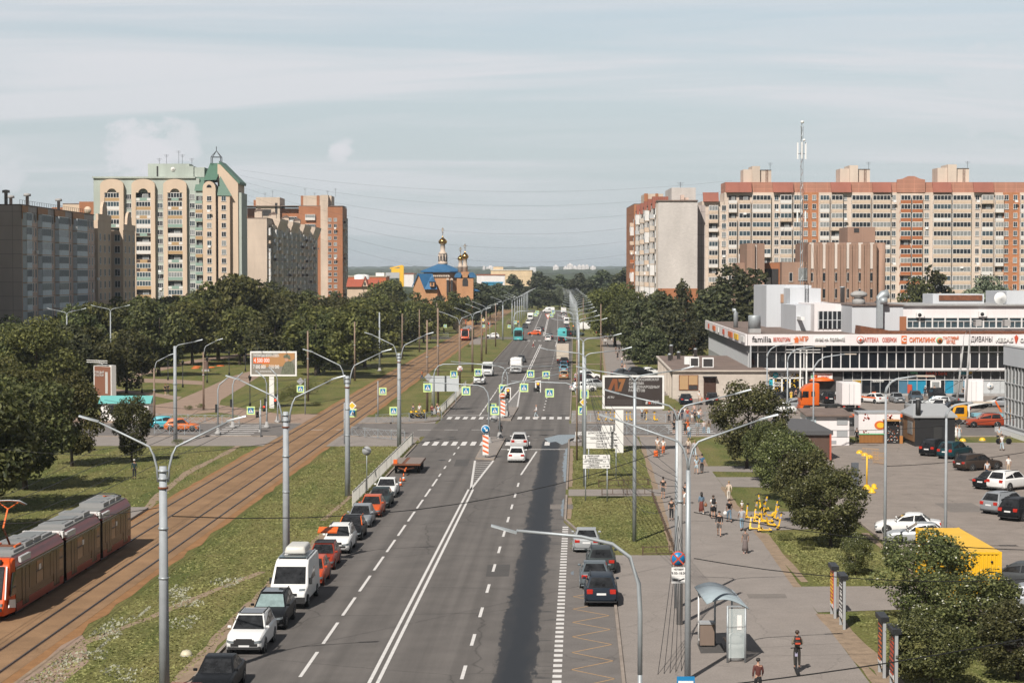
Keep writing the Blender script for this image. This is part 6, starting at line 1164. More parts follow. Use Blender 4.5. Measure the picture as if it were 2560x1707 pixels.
def drive(kind,rgb,px,py,label,facing=True,dr=0.0,group=None,**k):
 """px, py: where the near wheels touch the road; facing: nose towards the camera"""
 g=G(px,py);L=CT[kind]['L'];rz=RD+R(dr)+(math.pi if facing else 0);off=L*.5-L*.19;d=Vector((-math.sin(RD+R(dr)),math.cos(RD+R(dr)),0))
 return car(kind,rgb,label,g+d*off,rz,group,**k)
GL='cars parked along the left kerb'
o=rc(81)-7.0;car('sedan',RDD,'red car cut off by the bottom edge, only its roof showing',(rc(79.6)-7.05,79.6,0),RD+math.pi,GL)
def row(kind,rgb,Y,label,dx=-7.1,facing=True,**k):return car(kind,rgb,label,(rc(Y)+dx,Y,0),RD+(math.pi if facing else 0),k.pop('group',GL),**k)
row('sedan',BLK,86.0,'black sedan second from the bottom in the left kerb row',dx=-6.75)
s1=row('suv',WHT,95.8,'white suv with a panoramic roof and honeycomb grille in the left kerb row',dx=-6.95,roof=True)
MB().box((-.5,2.285,.52),(.5,2.325,.76),M_TRIM).box((-.8,2.24,.3),(.8,2.31,.42),M_TRIM).build('honeycomb_grille',s1)
s2=row('suv',BLK,102.2,'black suv with a silvery sunshade behind its windscreen',dx=-6.9,roof=True)
M_SHADE=mat('foil_sunshade',(.30,.40,.40),.35,.4,.25,3);w_=CT['suv'];cp=w_['windscreen'].copy();cp.materials[0]=M_SHADE;cp.transform(Matrix.Translation((0,.01,.006))@Matrix.Scale(.985,4));cp.transform(Matrix.Translation((0,.02,.012)));put('sunshade',cp,s2)
row('hatch',(.50,.07,.02),116.2,'red orange hatchback half hidden behind the white camper van',dx=-6.7)
s3=row('hatch',(.30,.035,.015),122.4,'dark red hatchback with an open orange tailgate',dx=-6.85);MB().box((-.62,-2.6,1.75),(.62,-1.75,1.83),M_ORANGE,Matrix.Rotation(R(-16),4,'X')@Matrix.Translation((0,-.2,-.35))).build('tailgate',s3);MB().box((-.58,.4,.935),(.58,1.75,.95),M_TRIM,Matrix.Rotation(R(-7),4,'X')@Matrix.Translation((0,0,.06))).build('bonnet',s3);MB().box((-.6,-1.4,1.49),(.6,.2,1.515),M_TRIM).build('black_roof',s3)
row('suv',WHT,129.6,'white crossover with a black grille beyond the open tailgate',dx=-6.75);s4=row('hatch',BLK,135.8,'black hatchback with orange window pillars',dx=-6.65);b=MB()
for s in(-1,1):b.bar((s*.8,1.0,.99),(s*.63,.22,1.5),.05,.07,M_ORANGE);b.bar((s*.64,.2,1.49),(s*.62,-1.4,1.49),.05,.05,M_ORANGE)
b.build('orange_pillar',s4)
row('hatch',SIL,142.6,'silver hatchback in the middle of the left kerb row',dx=-6.75,metal=.5);row('hatch',(.50,.085,.02),148.6,'orange hatchback between the silver and dark cars at kerb',dx=-6.6);row('sedan',(.035,.05,.052),154.4,'dark grey green sedan near the fence end',dx=-6.55);row('sedan',WHT,161.6,'white sedan at the head of the left kerb row by the cones',dx=-6.75)
def van(label,loc,rz,rgb,L=6.0,Wd=2.05,Hh=2.55,camper=False,group=None,lower=None,name='van',lite=False):
 t=thing(name,label,'van',loc,rz,group);h2=L/2;pm=paint(rgb)
 prof=[(-h2,.35),(h2-.1,.35),(h2,.6),(h2-.05,.95),(h2-.75,1.28),(h2-1.55,Hh-.3),(h2-2.1,Hh-.02),(-h2+.3,Hh),(-h2,Hh-.25)]
 me=MB().prism(prof,-Wd/2,Wd/2,pm,'yz').mesh('body')
 for v in me.vertices:
  if v.co.z>1.3:v.co.x*=1-.1*(v.co.z-1.3)/1.2
  if v.co.y>h2-.2:v.co.x*=.93
 put('body',bev(me,.09,3),t);k=.94
 wb=Vector((0,h2-.78,1.33));wt=Vector((0,h2-1.5,Hh-.38));nn=Vector((0,1,.8));W2=Wd/2
 slab([wb+Vector((-W2*.86,0,0)),wb+Vector((W2*.86,0,0)),wt+Vector((W2*.8,0,0)),wt+Vector((-W2*.8,0,0))],nn,.035,M_CGL).build('windscreen',t)
 for s in(-1,1):
  slab([Vector((s*W2*.985,h2-1.2,1.3)),Vector((s*W2*.985,h2-2.3,1.3)),Vector((s*W2*.92,h2-2.3,2.0)),Vector((s*W2*.92,h2-1.65,2.0))],(s,0,.1),.02,M_CGL).build('side_window',t)
  if name!='box':slab([Vector((s*W2*.985,h2-2.6,1.35)),Vector((s*W2*.985,h2-3.8,1.35)),Vector((s*W2*.925,h2-3.8,1.95)),Vector((s*W2*.925,h2-2.6,1.95))],(s,0,.1),.02,M_CGL).build('side_window',t)
  MB().box((s*(W2+.05)-.12,h2-1.35,1.25),(s*(W2+.05)+.12,h2-1.25,1.6),M_TRIM).build('mirror',t)
  slab([Vector((s*W2*.55,h2-.08,.88)),Vector((s*W2*.88,h2-.14,.9)),Vector((s*W2*.9,h2-.38,1.14)),Vector((s*W2*.6,h2-.36,1.12))],(0,1,.4),.03,M_HL).build('headlight',t);MB().box((s*W2*.8-.06,-h2-.02,1.0),(s*W2*.8+.06,-h2+.1,1.6),M_TL).build('taillight',t)
  for wy in(h2-1.0,-h2+1.25):
   wl=put('wheel',CT['suv']['wheel'][0],t,(s*(W2-.09),wy,.37),0 if s>0 else math.pi)
   if not lite:put('rim',CT['suv']['wheel'][1],wl)
 MB().box((-W2*.94,h2-.08,.38),(W2*.94,h2+.03,.72),lower or M_TRIM).build('bumper',t);MB().box((-.26,h2+.031,.5),(.26,h2+.045,.62),M_PLATE).build('number_plate',t);MB().box((-W2*.5,h2-.06,.78),(W2*.5,h2-.0,.92),M_TRIM).build('grille',t)
 slab([Vector((-W2*.7,-h2,1.4)),Vector((W2*.7,-h2,1.4)),Vector((W2*.66,-h2,2.1)),Vector((-W2*.66,-h2,2.1))],(0,-1,0),.02,M_CGL).build('rear_window',t)
 if camper:
  bx=MB().box((-.62,-2.3,Hh+.12),(.62,.1,Hh+.55),flat((.55,.54,.50),.4)).mesh('roof_box')
  for v in bx.vertices:
   if v.co.z>Hh+.3:v.co.x*=.86;v.co.y=-1.1+(v.co.y+1.1)*.9
  put('roof_box',bev(bx,.12,3),t);MB().box((-.8,.2,Hh+.06),(.8,.95,Hh+.1),M_GLASS3).box((-.82,-2.5,Hh+.03),(-.76,1.0,Hh+.08),M_STEEL).box((.76,-2.5,Hh+.03),(.82,1.0,Hh+.08),M_STEEL).build('roof_rack',t)
 return t
van('white camper van with a pale roof box and solar panel in the kerb row',(rc(109.2)-6.75,109.2,0),RD+math.pi,WHT,camper=True,group=GL)
t=thing('flatbed_trailer','rusty flatbed trailer with wooden deck parked behind the cones','trailer',(rc(180.5)-6.6,181.5,0),RD);MB().box((-1.3,-3,.82),(1.3,3.2,.97),M_RUST).box((-1.28,-2.95,.971),(-.45,3.1,1.0),flat((.22,.17,.13))).box((-.1,-2.95,.971),(1.28,3.1,1.0),flat((.2,.15,.12))).build('deck',t);MB().box((-1.0,-2.6,.45),(1.0,2.6,.8),M_DARKM).bar((0,-3,.6),(0,-4.6,.5),.14,.14,M_ORANGE).bar((-.7,-3,.6),(0,-4.2,.55),.1,.1,M_RUST).bar((.7,-3,.6),(0,-4.2,.55),.1,.1,M_RUST).build('frame',t);MB().box((-1.2,-3.0,.98),(-.85,-2.6,1.35),M_ORANGE).build('warning_lamp',t)
for s in(-1,1):
 for wy in(1.2,2.2,-1.9):put('wheel',CT['suv']['wheel'][0],t,(s*1.05,wy,.37),0 if s>0 else math.pi)
for px,py,lb in((1009,1203,'orange striped cone nearer the trailer'),(1001,1215,'orange striped cone nearer the white sedan')):
 g=G(px,py);t=thing('traffic_cone',lb,'traffic cone',g);MB().box((-.2,-.2,0),(.2,.2,.05),M_RUB).build('base',t);MB().lathe([(.15,.05),(.115,.25)],M_ORANGE,14).lathe([(.116,.251),(.085,.4)],C_WH,14).lathe([(.086,.401),(.03,.75)],M_ORANGE,14).build('cone',t)
GB='cars parked in the bus bay'
drive('suv',(.02,.028,.04),1503,1512,'dark blue suv nearest the camera in the bus bay',False,group=GB);drive('sedan',(.17,.20,.22),1487,1469,'grey blue saloon with a rear spoiler in the bus bay',False,group=GB,metal=.5);drive('wagon',(.05,.06,.062),1503,1430,'dark grey estate with tall rear lights near the kerb corner',False,group=GB,metal=.3);drive('sedan',(.42,.44,.45),1466,1378,'silver saloon at the head of the bus bay',False,group=GB,metal=.4)
GT='cars driving on the avenue'
drive('hatch',WHT,1291.5,1155,'white hatchback waiting at the near crossing',False,group=GT);drive('suv',(.5,.5,.5),1298,1122,'pale silver suv just ahead of the white hatchback',False,group=GT)
d1=drive('suv',WHT,1198,961,'white suv with dark bonnet stripe by the left fence',True,group=GT);MB().box((-.42,1.35,1.06),(-.18,2.15,1.075),M_DARKM,Matrix.Rotation(R(-7.5),4,'X')@Matrix.Translation((0,-.02,.2))).build('stripe',d1)
drive('sedan',DGR,1303,906,'dark saloon behind the white minibus',True,group=GT,lite=True)
g=G(1336,838);car('hatch',(.62,.09,.01),'bright orange hatchback turning across the far crossing',(g.x,g.y+.9,0),R(85),GT,lite=True)
drive('sedan',WHT,1346,831,'white car beyond the orange hatchback',True,group=GT,lite=True);drive('sedan',DGR,1354,828,'dark car just beyond the orange hatchback',False,group=GT,lite=True);drive('sedan',WHT,1370,853,'white saloon waiting at the far crossing',False,group=GT,lite=True);drive('suv',DGR,1375,848,'dark suv ahead of the white saloon at far crossing',False,group=GT,lite=True)
drive('suv',(.02,.02,.02),1403.5,857,'black suv with orange lamps behind the teal bus',False,group=GT,lite=True)
GK='cars standing along the right kerb'
drive('hatch',(.36,.23,.12),1409.5,948,'gold hatchback last in the right kerb queue',False,group=GK);drive('hatch',(.15,.32,.40),1409.5,932,'pale blue hatchback before the gold one',False,group=GK);drive('hatch',(.02,.10,.17),1409,922,'teal blue hatchback behind the black one',False,group=GK,lite=True);drive('suv',(.02,.022,.024),1410.5,914,'black car right behind the lorry',False,group=GK,lite=True)
def bus(label,loc,rz,L,Wd,Hh,body,name='bus',trolley=False,mini=False,rear_plain=False,group=None,cat=None,frontm=None):
 t=thing(name,label,cat or name.replace('_',' '),loc,rz,group);pm=paint(body);me=MB().box((-Wd/2,-L/2,.3),(Wd/2,L/2,Hh),pm).mesh('body')
 if mini:
  for v in me.vertices:
   if v.co.y>0 and v.co.z>1:v.co.y-=.35
 put('body',bev(me,.12,3),t);f=L/2;zz0,zz1=(1.2,Hh-.5)if not mini else(1.25,Hh-.55);sl=.35 if mini else 0
 slab([Vector((-Wd/2+.14,f-sl*.45,zz0)),Vector((Wd/2-.14,f-sl*.45,zz0)),Vector((Wd/2-.16,f-sl*.95,zz1)),Vector((-Wd/2+.16,f-sl*.95,zz1))],(0,1,.15),.03,M_CGL).build('windscreen',t)
 n=max(3,int(L/1.6));b=None
 for s in(-1,1):
  for i in range(n):
   y0=-L/2+.3+i*(L-1.2)/n;slab([Vector((s*Wd/2,y0,1.25)),Vector((s*Wd/2,y0+(L-1.2)/n-.14,1.25)),Vector((s*Wd/2,y0+(L-1.2)/n-.14,Hh-.7)),Vector((s*Wd/2,y0,Hh-.7))],(s,0,0),.015,M_CGL).build('side_window',t)
  MB().box((s*(Wd/2-.34)-.17,f-.02,.72),(s*(Wd/2-.34)+.17,f+.03,.98),M_HL).build('headlight',t);MB().box((s*(Wd/2-.2)-.09,-f-.03,.7),(s*(Wd/2-.2)+.09,-f+.02,1.3),M_TL).build('taillight',t)
  MB().bar((s*Wd/2,f-.3,Hh-.5),(s*(Wd/2+.28),f+.1,Hh-.55),.04,.04,M_TRIM).box((s*(Wd/2+.28)-.1,f+.04,Hh-1.15),(s*(Wd/2+.28)+.1,f+.14,Hh-.55),M_TRIM).build('mirror',t)
  for wy in(f-L*.2,-f+L*.27):w_=put('wheel',CT['suv']['wheel'][0],t,(s*(Wd/2-.1),wy,.4 if not mini else.37),0 if s>0 else math.pi);w_.scale=(1.15,1.15,1.15)if not mini else(1,1,1)
 if not rear_plain:slab([Vector((-Wd/2+.3,-f,1.5)),Vector((Wd/2-.3,-f,1.5)),Vector((Wd/2-.3,-f,2.3)),Vector((-Wd/2+.3,-f,2.3))],(0,-1,0),.02,M_CGL).build('rear_window',t)
 else:MB().box((.15,-f-.03,2.3),(.8,-f+.01,2.7),M_CGL).build('rear_window',t);MB().box((-.9,-f-.025,.9),(.9,-f+.01,1.9),paint(tuple(c*.85 for c in body))).build('engine_hatch',t)
 MB().box((-Wd/2+.05,f-.03,.34),(Wd/2-.05,f+.05,.62),frontm or pm).build('bumper',t);MB().box((-.28,f+.051,.42),(.28,f+.065,.54),M_PLATE).build('number_plate',t)
 if mini:MB().box((-.5,f-.02,.8),(.5,f+.04,1.05),M_TRIM).build('grille',t);MB().box((-.5,-1,Hh),(.5,.4,Hh+.12),pm).build('roof_hatch',t)
 else:MB().box((-Wd/2+.2,f-.25,Hh-.45),(Wd/2-.2,f+.02,Hh-.12),M_BLK).build('route_display',t);MB().box((-.95,-L*.35,Hh),(.95,L*.25,Hh+.32),pm).build('roof_unit',t)
 if trolley:
  for s in(-.35,.35):MB().tube([(s,-1,Hh+.35),(s,-5.2,Hh+.75)],.04,M_STEEL,5).build('trolley_pole',t)
 return t
g=G(1292.5,933);bus('white minibus with a big windscreen driving towards the camera',(g.x-.1,g.y+2.6,0),RD+math.pi,6.6,2.1,2.75,WHT,'minibus',mini=True,frontm=C_GY)
g=G(1219,941);van('white high roofed van driving beside the left fence',(g.x,g.y+2.2,0),RD+math.pi,WHT,L=5.6,Wd=2.0,Hh=2.5,lower=C_GY)
TEAL=(.09,.42,.44);g=G(1297,851.5);bus('teal trolleybus coming from the far crossing',(g.x,g.y+4.5,0),RD+math.pi,12,2.5,3.1,TEAL,'trolleybus',trolley=True)
g=G(1405,853);bus('teal bus seen from behind at the far crossing',(g.x+.2,g.y+4.5,0),RD,12,2.5,3.2,TEAL,'bus',rear_plain=True)
def truck(label,loc,rz,L,Wd,Hh,boxm,cabm,doors=True,lite=False,group=None):
 t=thing('box_truck',label,'truck',loc,rz,group);MB().box((-Wd/2,-L/2,1.0),(Wd/2,L/2-2.0,Hh),boxm).build('box',t);h2=L/2
 me=MB().prism([(h2-1.9,.5),(h2,.5),(h2,1.2),(h2-.25,2.1),(h2-.6,2.4),(h2-1.9,2.4)],-Wd/2+.12,Wd/2-.12,cabm,'yz').mesh('cab');put('cab',bev(me,.08,2),t);w2=Wd/2-.12
 slab([Vector((-w2*.88,h2-.02,1.28)),Vector((w2*.88,h2-.02,1.28)),Vector((w2*.85,h2-.27,2.1)),Vector((-w2*.85,h2-.27,2.1))],(0,1,.3),.03,M_CGL).build('windscreen',t)
 for s in(-1,1):
  slab([Vector((s*w2,h2-.35,1.3)),Vector((s*w2,h2-1.3,1.3)),Vector((s*w2,h2-1.3,2.05)),Vector((s*w2,h2-.5,2.05))],(s,0,0),.02,M_CGL).build('side_window',t);MB().box((s*w2*.75-.14,h2-.03,.65),(s*w2*.75+.14,h2+.02,.85),M_HL).build('headlight',t);MB().box((s*(Wd/2-.25)-.15,-h2-.02,.7),(s*(Wd/2-.25)+.15,-h2+.05,.85),M_TL).build('taillight',t)
  for wy in(h2-1.0,-h2+1.5):w_=put('wheel',CT['suv']['wheel'][0],t,(s*(Wd/2-.2),wy,.42),0 if s>0 else math.pi);w_.scale=(1.2,1.15,1.15)
 MB().box((-.45,-h2+.2,.55),(.45,h2-.3,.95),M_DARKM).box((-Wd/2+.1,-h2,.5),(Wd/2-.1,-h2+.1,.62),M_DARKM).build('chassis',t)
 if doors:
  for s in(-1,1):MB().box((min(s*.02,s*(Wd/2-.08)),-h2-.03,1.1),(max(s*.02,s*(Wd/2-.08)),-h2-.001,Hh-.08),boxm).build('rear_door',t);
  MB().bar((-.3,-h2-.06,1.1),(-.3,-h2-.06,Hh-.1),.04,.04,M_STEEL).bar((.3,-h2-.06,1.1),(.3,-h2-.06,Hh-.1),.04,.04,M_STEEL).build('lock_bar',t)
 return t
M_CANV=mat('cream_canvas',(.50,.44,.37),.85,0,.12,1.0);g=G(1407.5,909);truck('large lorry with a cream canvas box on the right kerb',(g.x+.05,g.y+4.2,0),RD,9.0,2.5,3.9,M_CANV,paint(RDD),False)
g=G(1326,801);truck('white box truck parked at the far left kerb',(g.x,g.y+2.4,0),RD+math.pi,6.5,2.3,3.0,C_WH,paint(WHT),False,lite=True);drive('suv',WHT,1320,811,'white suv parked in front of the far white truck',True,lite=True);drive('suv',DGR,1312,821,'dark suv by the pinkish bush at the far crossing',True,lite=True)
g=G(1371,781);van('white van crossing the far end of the avenue',(g.x,g.y,0),R(94),WHT,L=5.8,lite=True)
GF='far cars along the right kerb'
for kd,rgb,px,py,lb in(('suv',(.02,.02,.025),1421.5,841,'black suv nearest the teal bus in the far kerb row'),('suv',DGR,1418.5,830,'second dark car of the far right kerb row'),('sedan',(.1,.11,.12),1417,821,'third dark car of the far right kerb row'),('sedan',SIL,1412,801,'grey car beyond the white van of the far kerb row'),('suv',WHT,1410,796,'white car with red lamps of the far kerb row')):drive(kd,rgb,px,py,lb,False,group=GF,lite=True)
g=G(1417,811);van('white van in the far right kerb row',(g.x,g.y+2.4,0),RD,WHT,L=5.5,lite=True);g=G(1409.5,786);truck('white box truck at the far end of the right kerb',(g.x,g.y+2.5,0),RD,6.5,2.3,3.1,C_WH,paint(WHT),lite=True)
g=G(1458,827);t=thing('caravan','white caravan beside the far footway','caravan',(g.x,g.y,0),R(88));put('body',bev(MB().box((-1.1,-2.4,.5),(1.1,2.4,2.7),paint(WHT)).mesh('body'),.2,3),t);MB().box((1.09,-1.2,1.4),(1.13,0,2.1),M_CGL).build('window',t);MB().bar((0,2.4,.55),(0,3.6,.5),.1,.1,M_DARKM).build('drawbar',t)
for s in(-1,1):put('wheel',CT['suv']['wheel'][0],t,(s*1.0,-.2,.37))
drive('suv',(.04,.06,.06),1452,840,'dark car beside the white caravan',True,50,lite=True)
def cars(lst,group,ref='c'):
 for kd,rgb,px,py,rz,lb,*k in lst:
  g=G(px,py);car(kd,rgb,lb,(g.x,g.y+.8,0),R(rz),group,metal=(.4 if rgb in(SIL,(.42,.44,.45))else 0),**(k[0]if k else{}))
cars([('hatch',WHT,1458,979,-78,'white hatchback beside the corner lamp posts'),('suv',(.42,.44,.45),1490,973,-80,'silver suv behind the white hatchback by lamp posts'),('suv',(.05,.012,.012),1470,961,-82,'dark red suv at the corner behind the silver one'),('suv',WHT,1470,950,-82,'white suv farthest of the corner group'),('sedan',WHT,1625,938,-70,'white sports saloon behind the dark billboard'),('suv',BLK,1600,941,-75,'black car peeping over the dark billboard'),('sedan',DGR,1560,942,-80,'dark car hidden behind the billboard top')],'cars parked around the corner')
drive('sedan',(.012,.02,.03),1715.5,1011,'black saloon before the brown shuttered window',False,0);drive('suv',(.014,.015,.018),1780,1012,'black suv before the door of the flat roofed building',False,-4)
GM='cars parked before the shopping centre'
cars([('sedan',WHT,2186,1008,28,'white taxi saloon with orange side stripe'),('oldsedan',SIL,2245,1007,183,'old boxy silver saloon facing the camera'),('hatch',(.06,.085,.11),2292,1003,176,'dark blue grey hatchback left of the policeman'),('suv',BLK,2346,1000,180,'black car before the bank door'),('suv',(.42,.44,.45),2341,1021,78,'silver suv standing across the rows'),('hatch',WHT,2353,1026,150,'white small crossover beside the silver one'),('sedan',(.42,.44,.45),2289,1026,4,'silver saloon with red lamps behind the black kiosk'),('suv',SIL,2399,1012,2,'grey crossover left of the white box truck'),('suv',BLK,2382,1037,100,'black suv between kiosk roof and orange truck'),('hatch',SIL,1982,1023,100,'silver hatchback left of the orange tractor cab'),('sedan',WHT,1948,1034,95,'white saloon half hidden behind the large rowan'),('suv',BLK,2070,1008,5,'black suv just behind the orange tractor cab'),('suv',BLK,1975,1000,95,'black car before the optician'),('suv',(.02,.024,.027),2156,1065,95,'dark suv between white cabin and white kiosk'),('suv',(.30,.05,.02),2465,1069,88,'rust red suv at the right edge of the lot road'),('sedan',SIL,2500,1018,90,'grey car beyond the box truck by glass pavilion')],GM)
t=[o for o in COL.objects if o.get('label','').startswith('white taxi')][0];MB().box((-.91,-1.7,.75),(-.9,1.6,.95),M_ORANGE).box((.9,-1.7,.75),(.91,1.6,.95),M_ORANGE).build('side_stripe',t);MB().box((-.3,-.2,1.46),(.3,-.05,1.6),M_ORANGE).build('taxi_sign',t)
GP='cars in the near car park'
cars([('suv',BLK,2345,1139,-38,'black suv leftmost in the near car park row'),('suv',(.012,.045,.055),2392,1146,-40,'dark teal suv second in the near car park row'),('wagon',(.045,.034,.028),2450,1176,-62,'dark brown estate car third in the near car park row'),('sedan',BLK,2494,1222,-48,'black saloon beside the white suv'),('suv',WHT,2532,1226,-50,'white suv beside the black saloon'),('suv',SIL,2524,1284,-52,'silver suv at the right edge of car park'),('suv',BLK,2565,1300,-45,'black car cut by the right edge'),('sedan',WHT,2275,1336,78,'white saloon beyond the silver one near the yellow container'),('sedan',(.42,.44,.45),2305,1362,80,'silver saloon touching the yellow container and rowan'),('sedan',DGR,2550,1470,60,'dark saloon behind the big rowan at the right edge'),('sedan',SIL,2556,1530,60,'silver saloon behind the rowan at the right edge'),('hatch',WHT,2566,1625,70,'white hatchback at the lower right edge')],GP)
g=G(2127,1030);truck('white box truck with closed rear doors left of the white taxi',(g.x,g.y+3.0,0),0,7.0,2.5,3.9,W_CLAD,paint(WHT));g=G(2437,1022);truck('white box truck with reddish print near the glass pavilion',(g.x+.6,g.y+3.0,0),R(-14),6.5,2.5,3.9,W_CLAD,paint(WHT))
g=G(2030,1030);t=thing('tractor_unit','orange tractor unit with a high roof behind the white cabin','truck',(g.x,g.y+1.3,0),R(90));OP=paint((.60,.11,.012))
me=MB().prism([(-1.0,.9),(1.5,.9),(1.6,1.9),(1.35,2.9),(.7,3.55),(-.2,3.85),(-1.0,3.85)],-1.22,1.22,OP,'yz').mesh('cab');put('cab',bev(me,.1,3),t);slab([Vector((-1.08,1.6,1.9)),Vector((1.08,1.6,1.9)),Vector((1.05,1.36,2.85)),Vector((-1.05,1.36,2.85))],(0,1,.2),.03,M_CGL).build('windscreen',t)
for s in(-1,1):slab([Vector((s*1.22,1.35,1.95)),Vector((s*1.22,.45,1.95)),Vector((s*1.22,.45,2.8)),Vector((s*1.22,1.2,2.8))],(s,0,0),.02,M_CGL).build('side_window',t);slab([Vector((s*1.22,.1,2.1)),Vector((s*1.22,-.4,2.1)),Vector((s*1.22,-.4,2.75)),Vector((s*1.22,.1,2.75))],(s,0,0),.02,M_CGL).build('side_window',t);MB().box((s*1.4-.1,1.45,1.9),(s*1.4+.1,1.6,2.8),M_TRIM).build('mirror',t)
MB().box((-.5,-4.2,.7),(.5,1.3,1.0),M_DARKM).box((-1.15,.9,.45),(1.15,1.6,.9),OP).build('chassis',t)
for s in(-1,1):
 for wy in(.7,-2.6):w_=put('wheel',CT['suv']['wheel'][0],t,(s*1.05,wy,.5));w_.scale=(1.4,1.38,1.38)
g=G(2215,1062);t=thing('container_trailer','long orange skeleton trailer behind the white kiosk','trailer',(g.x-4,g.y,0),R(90));b=MB()
for s in(-.6,.6):b.bar((s,-6.2,1.15),(s,6,1.15),.16,.3,M_ORANGE)
for i in range(7):b.bar((-1.2,-6+i*2,1.2),(1.2,-6+i*2,1.2),.2,.16,M_ORANGE)
b.build('frame',t)
for s in(-1,1):
 for wy in(-4.6,-3.3,-5.9):w_=put('wheel',CT['suv']['wheel'][0],t,(s*1.0,wy,.5));w_.scale=(1.4,1.38,1.38)
g=G(2440,1062);t=thing('crane_truck','small yellow orange truck with a pale blue bed and folded crane','truck',(g.x,g.y+1.2,0),R(90));YP=paint((.72,.32,.012));me=MB().prism([(1.0,.6),(2.9,.6),(2.95,1.3),(2.6,2.3),(1.0,2.35)],-.95,.95,YP,'yz').mesh('cab');put('cab',bev(me,.08,2),t);slab([Vector((-.85,2.93,1.38)),Vector((.85,2.93,1.38)),Vector((.82,2.62,2.2)),Vector((-.82,2.62,2.2))],(0,1,.35),.03,M_CGL).build('windscreen',t)
for s in(-1,1):slab([Vector((s*.95,2.6,1.35)),Vector((s*.95,1.4,1.35)),Vector((s*.95,1.4,2.15)),Vector((s*.95,2.35,2.15))],(s,0,0),.02,M_CGL).build('side_window',t)
MB().box((-1.0,-3.4,.9),(1.0,.4,1.0),M_DARKM).box((-1.02,-3.4,1.0),(1.02,.2,1.35),flat((.20,.42,.50))).build('bed',t);MB().bar((0,.65,.9),(0,.65,2.3),.25,.25,C_WH).bar((0,.65,2.3),(0,-2.6,2.9),.2,.25,C_WH).bar((0,-2.6,2.9),(0,-3.4,1.5),.18,.2,M_ORANGE).build('crane_arm',t)
for s in(-1,1):
 for wy in(2.0,-2.2):put('wheel',CT['suv']['wheel'][0],t,(s*.85,wy,.4))
for i,(px,py,lb)in enumerate(((2395,1020,'motorcycle beside the concrete lamp posts'),(2411,1024,'white motorcycle behind the near lamp post'))):
 g=G(px,py);t=thing('motorcycle',lb,'motorcycle',g,R(80));MB().tube([(0,-.7,.55),(0,-.2,.85),(0,.3,.95),(0,.65,.9)],[.12,.2,.2,.1],M_DARKM if i==0 else C_WH,8).build('body',t);MB().tube([(0,.72,.32),(0,.5,1.05)],.04,M_STEEL,5).tube([(-.35,.45,1.1),(.35,.45,1.1)],.03,M_DARKM,5).build('handlebar',t)
 for wy in(-.7,.72):MB().lathe([(.2,-.06),(.31,-.06),(.31,.06),(.2,.06)],M_RUB,14,(0,wy,.31),'x').build('wheel',t)
g=G(418,1072);car('hatch',(.04,.33,.40),'turquoise hatchback behind the white railing on the left',(g.x,g.y+.6,0),-R(88));g=G(466,1078);car('hatch',(.52,.12,.015),'orange and black shared hatchback behind the white railing',(g.x-.6,g.y+.6,0),-R(88));g=G(118,928);van('white van half hidden by trees at the upper left',(g.x,g.y,0),R(80),WHT,lite=True)
g=G(312,1052);t=thing('turquoise_stall','turquoise roofed stall behind the maples on the left','stall',g);MB().box((-3,0,0),(3,3,2.2),C_WH).build('wall',t);MB().prism([(-.3,2.2),(3.3,2.2),(1.5,3.1)],-3.3,3.3,flat((.14,.42,.40)),'yz').build('roof',t);MB().box((-2,-.05,.9),(2,-.001,2.0),M_CGL).build('window',t)
drive('hatch',WHT,1242,845,'white car half hidden behind poles by the tram platform',False,90,lite=True)
g=G(1600-15,800);drive('sedan',SIL,1507,797,'pale car on the lawn edge far behind the kiosk',True,60,lite=True)
M_TR=paint((.24,.028,.018));M_TRO=paint((.62,.085,.015));M_TRB=mat('dark_tram_side',(.024,.016,.012),.25,0,.25,.8,coat=.1,spec=.3);M_TRG=paint((.34,.36,.38),.3)
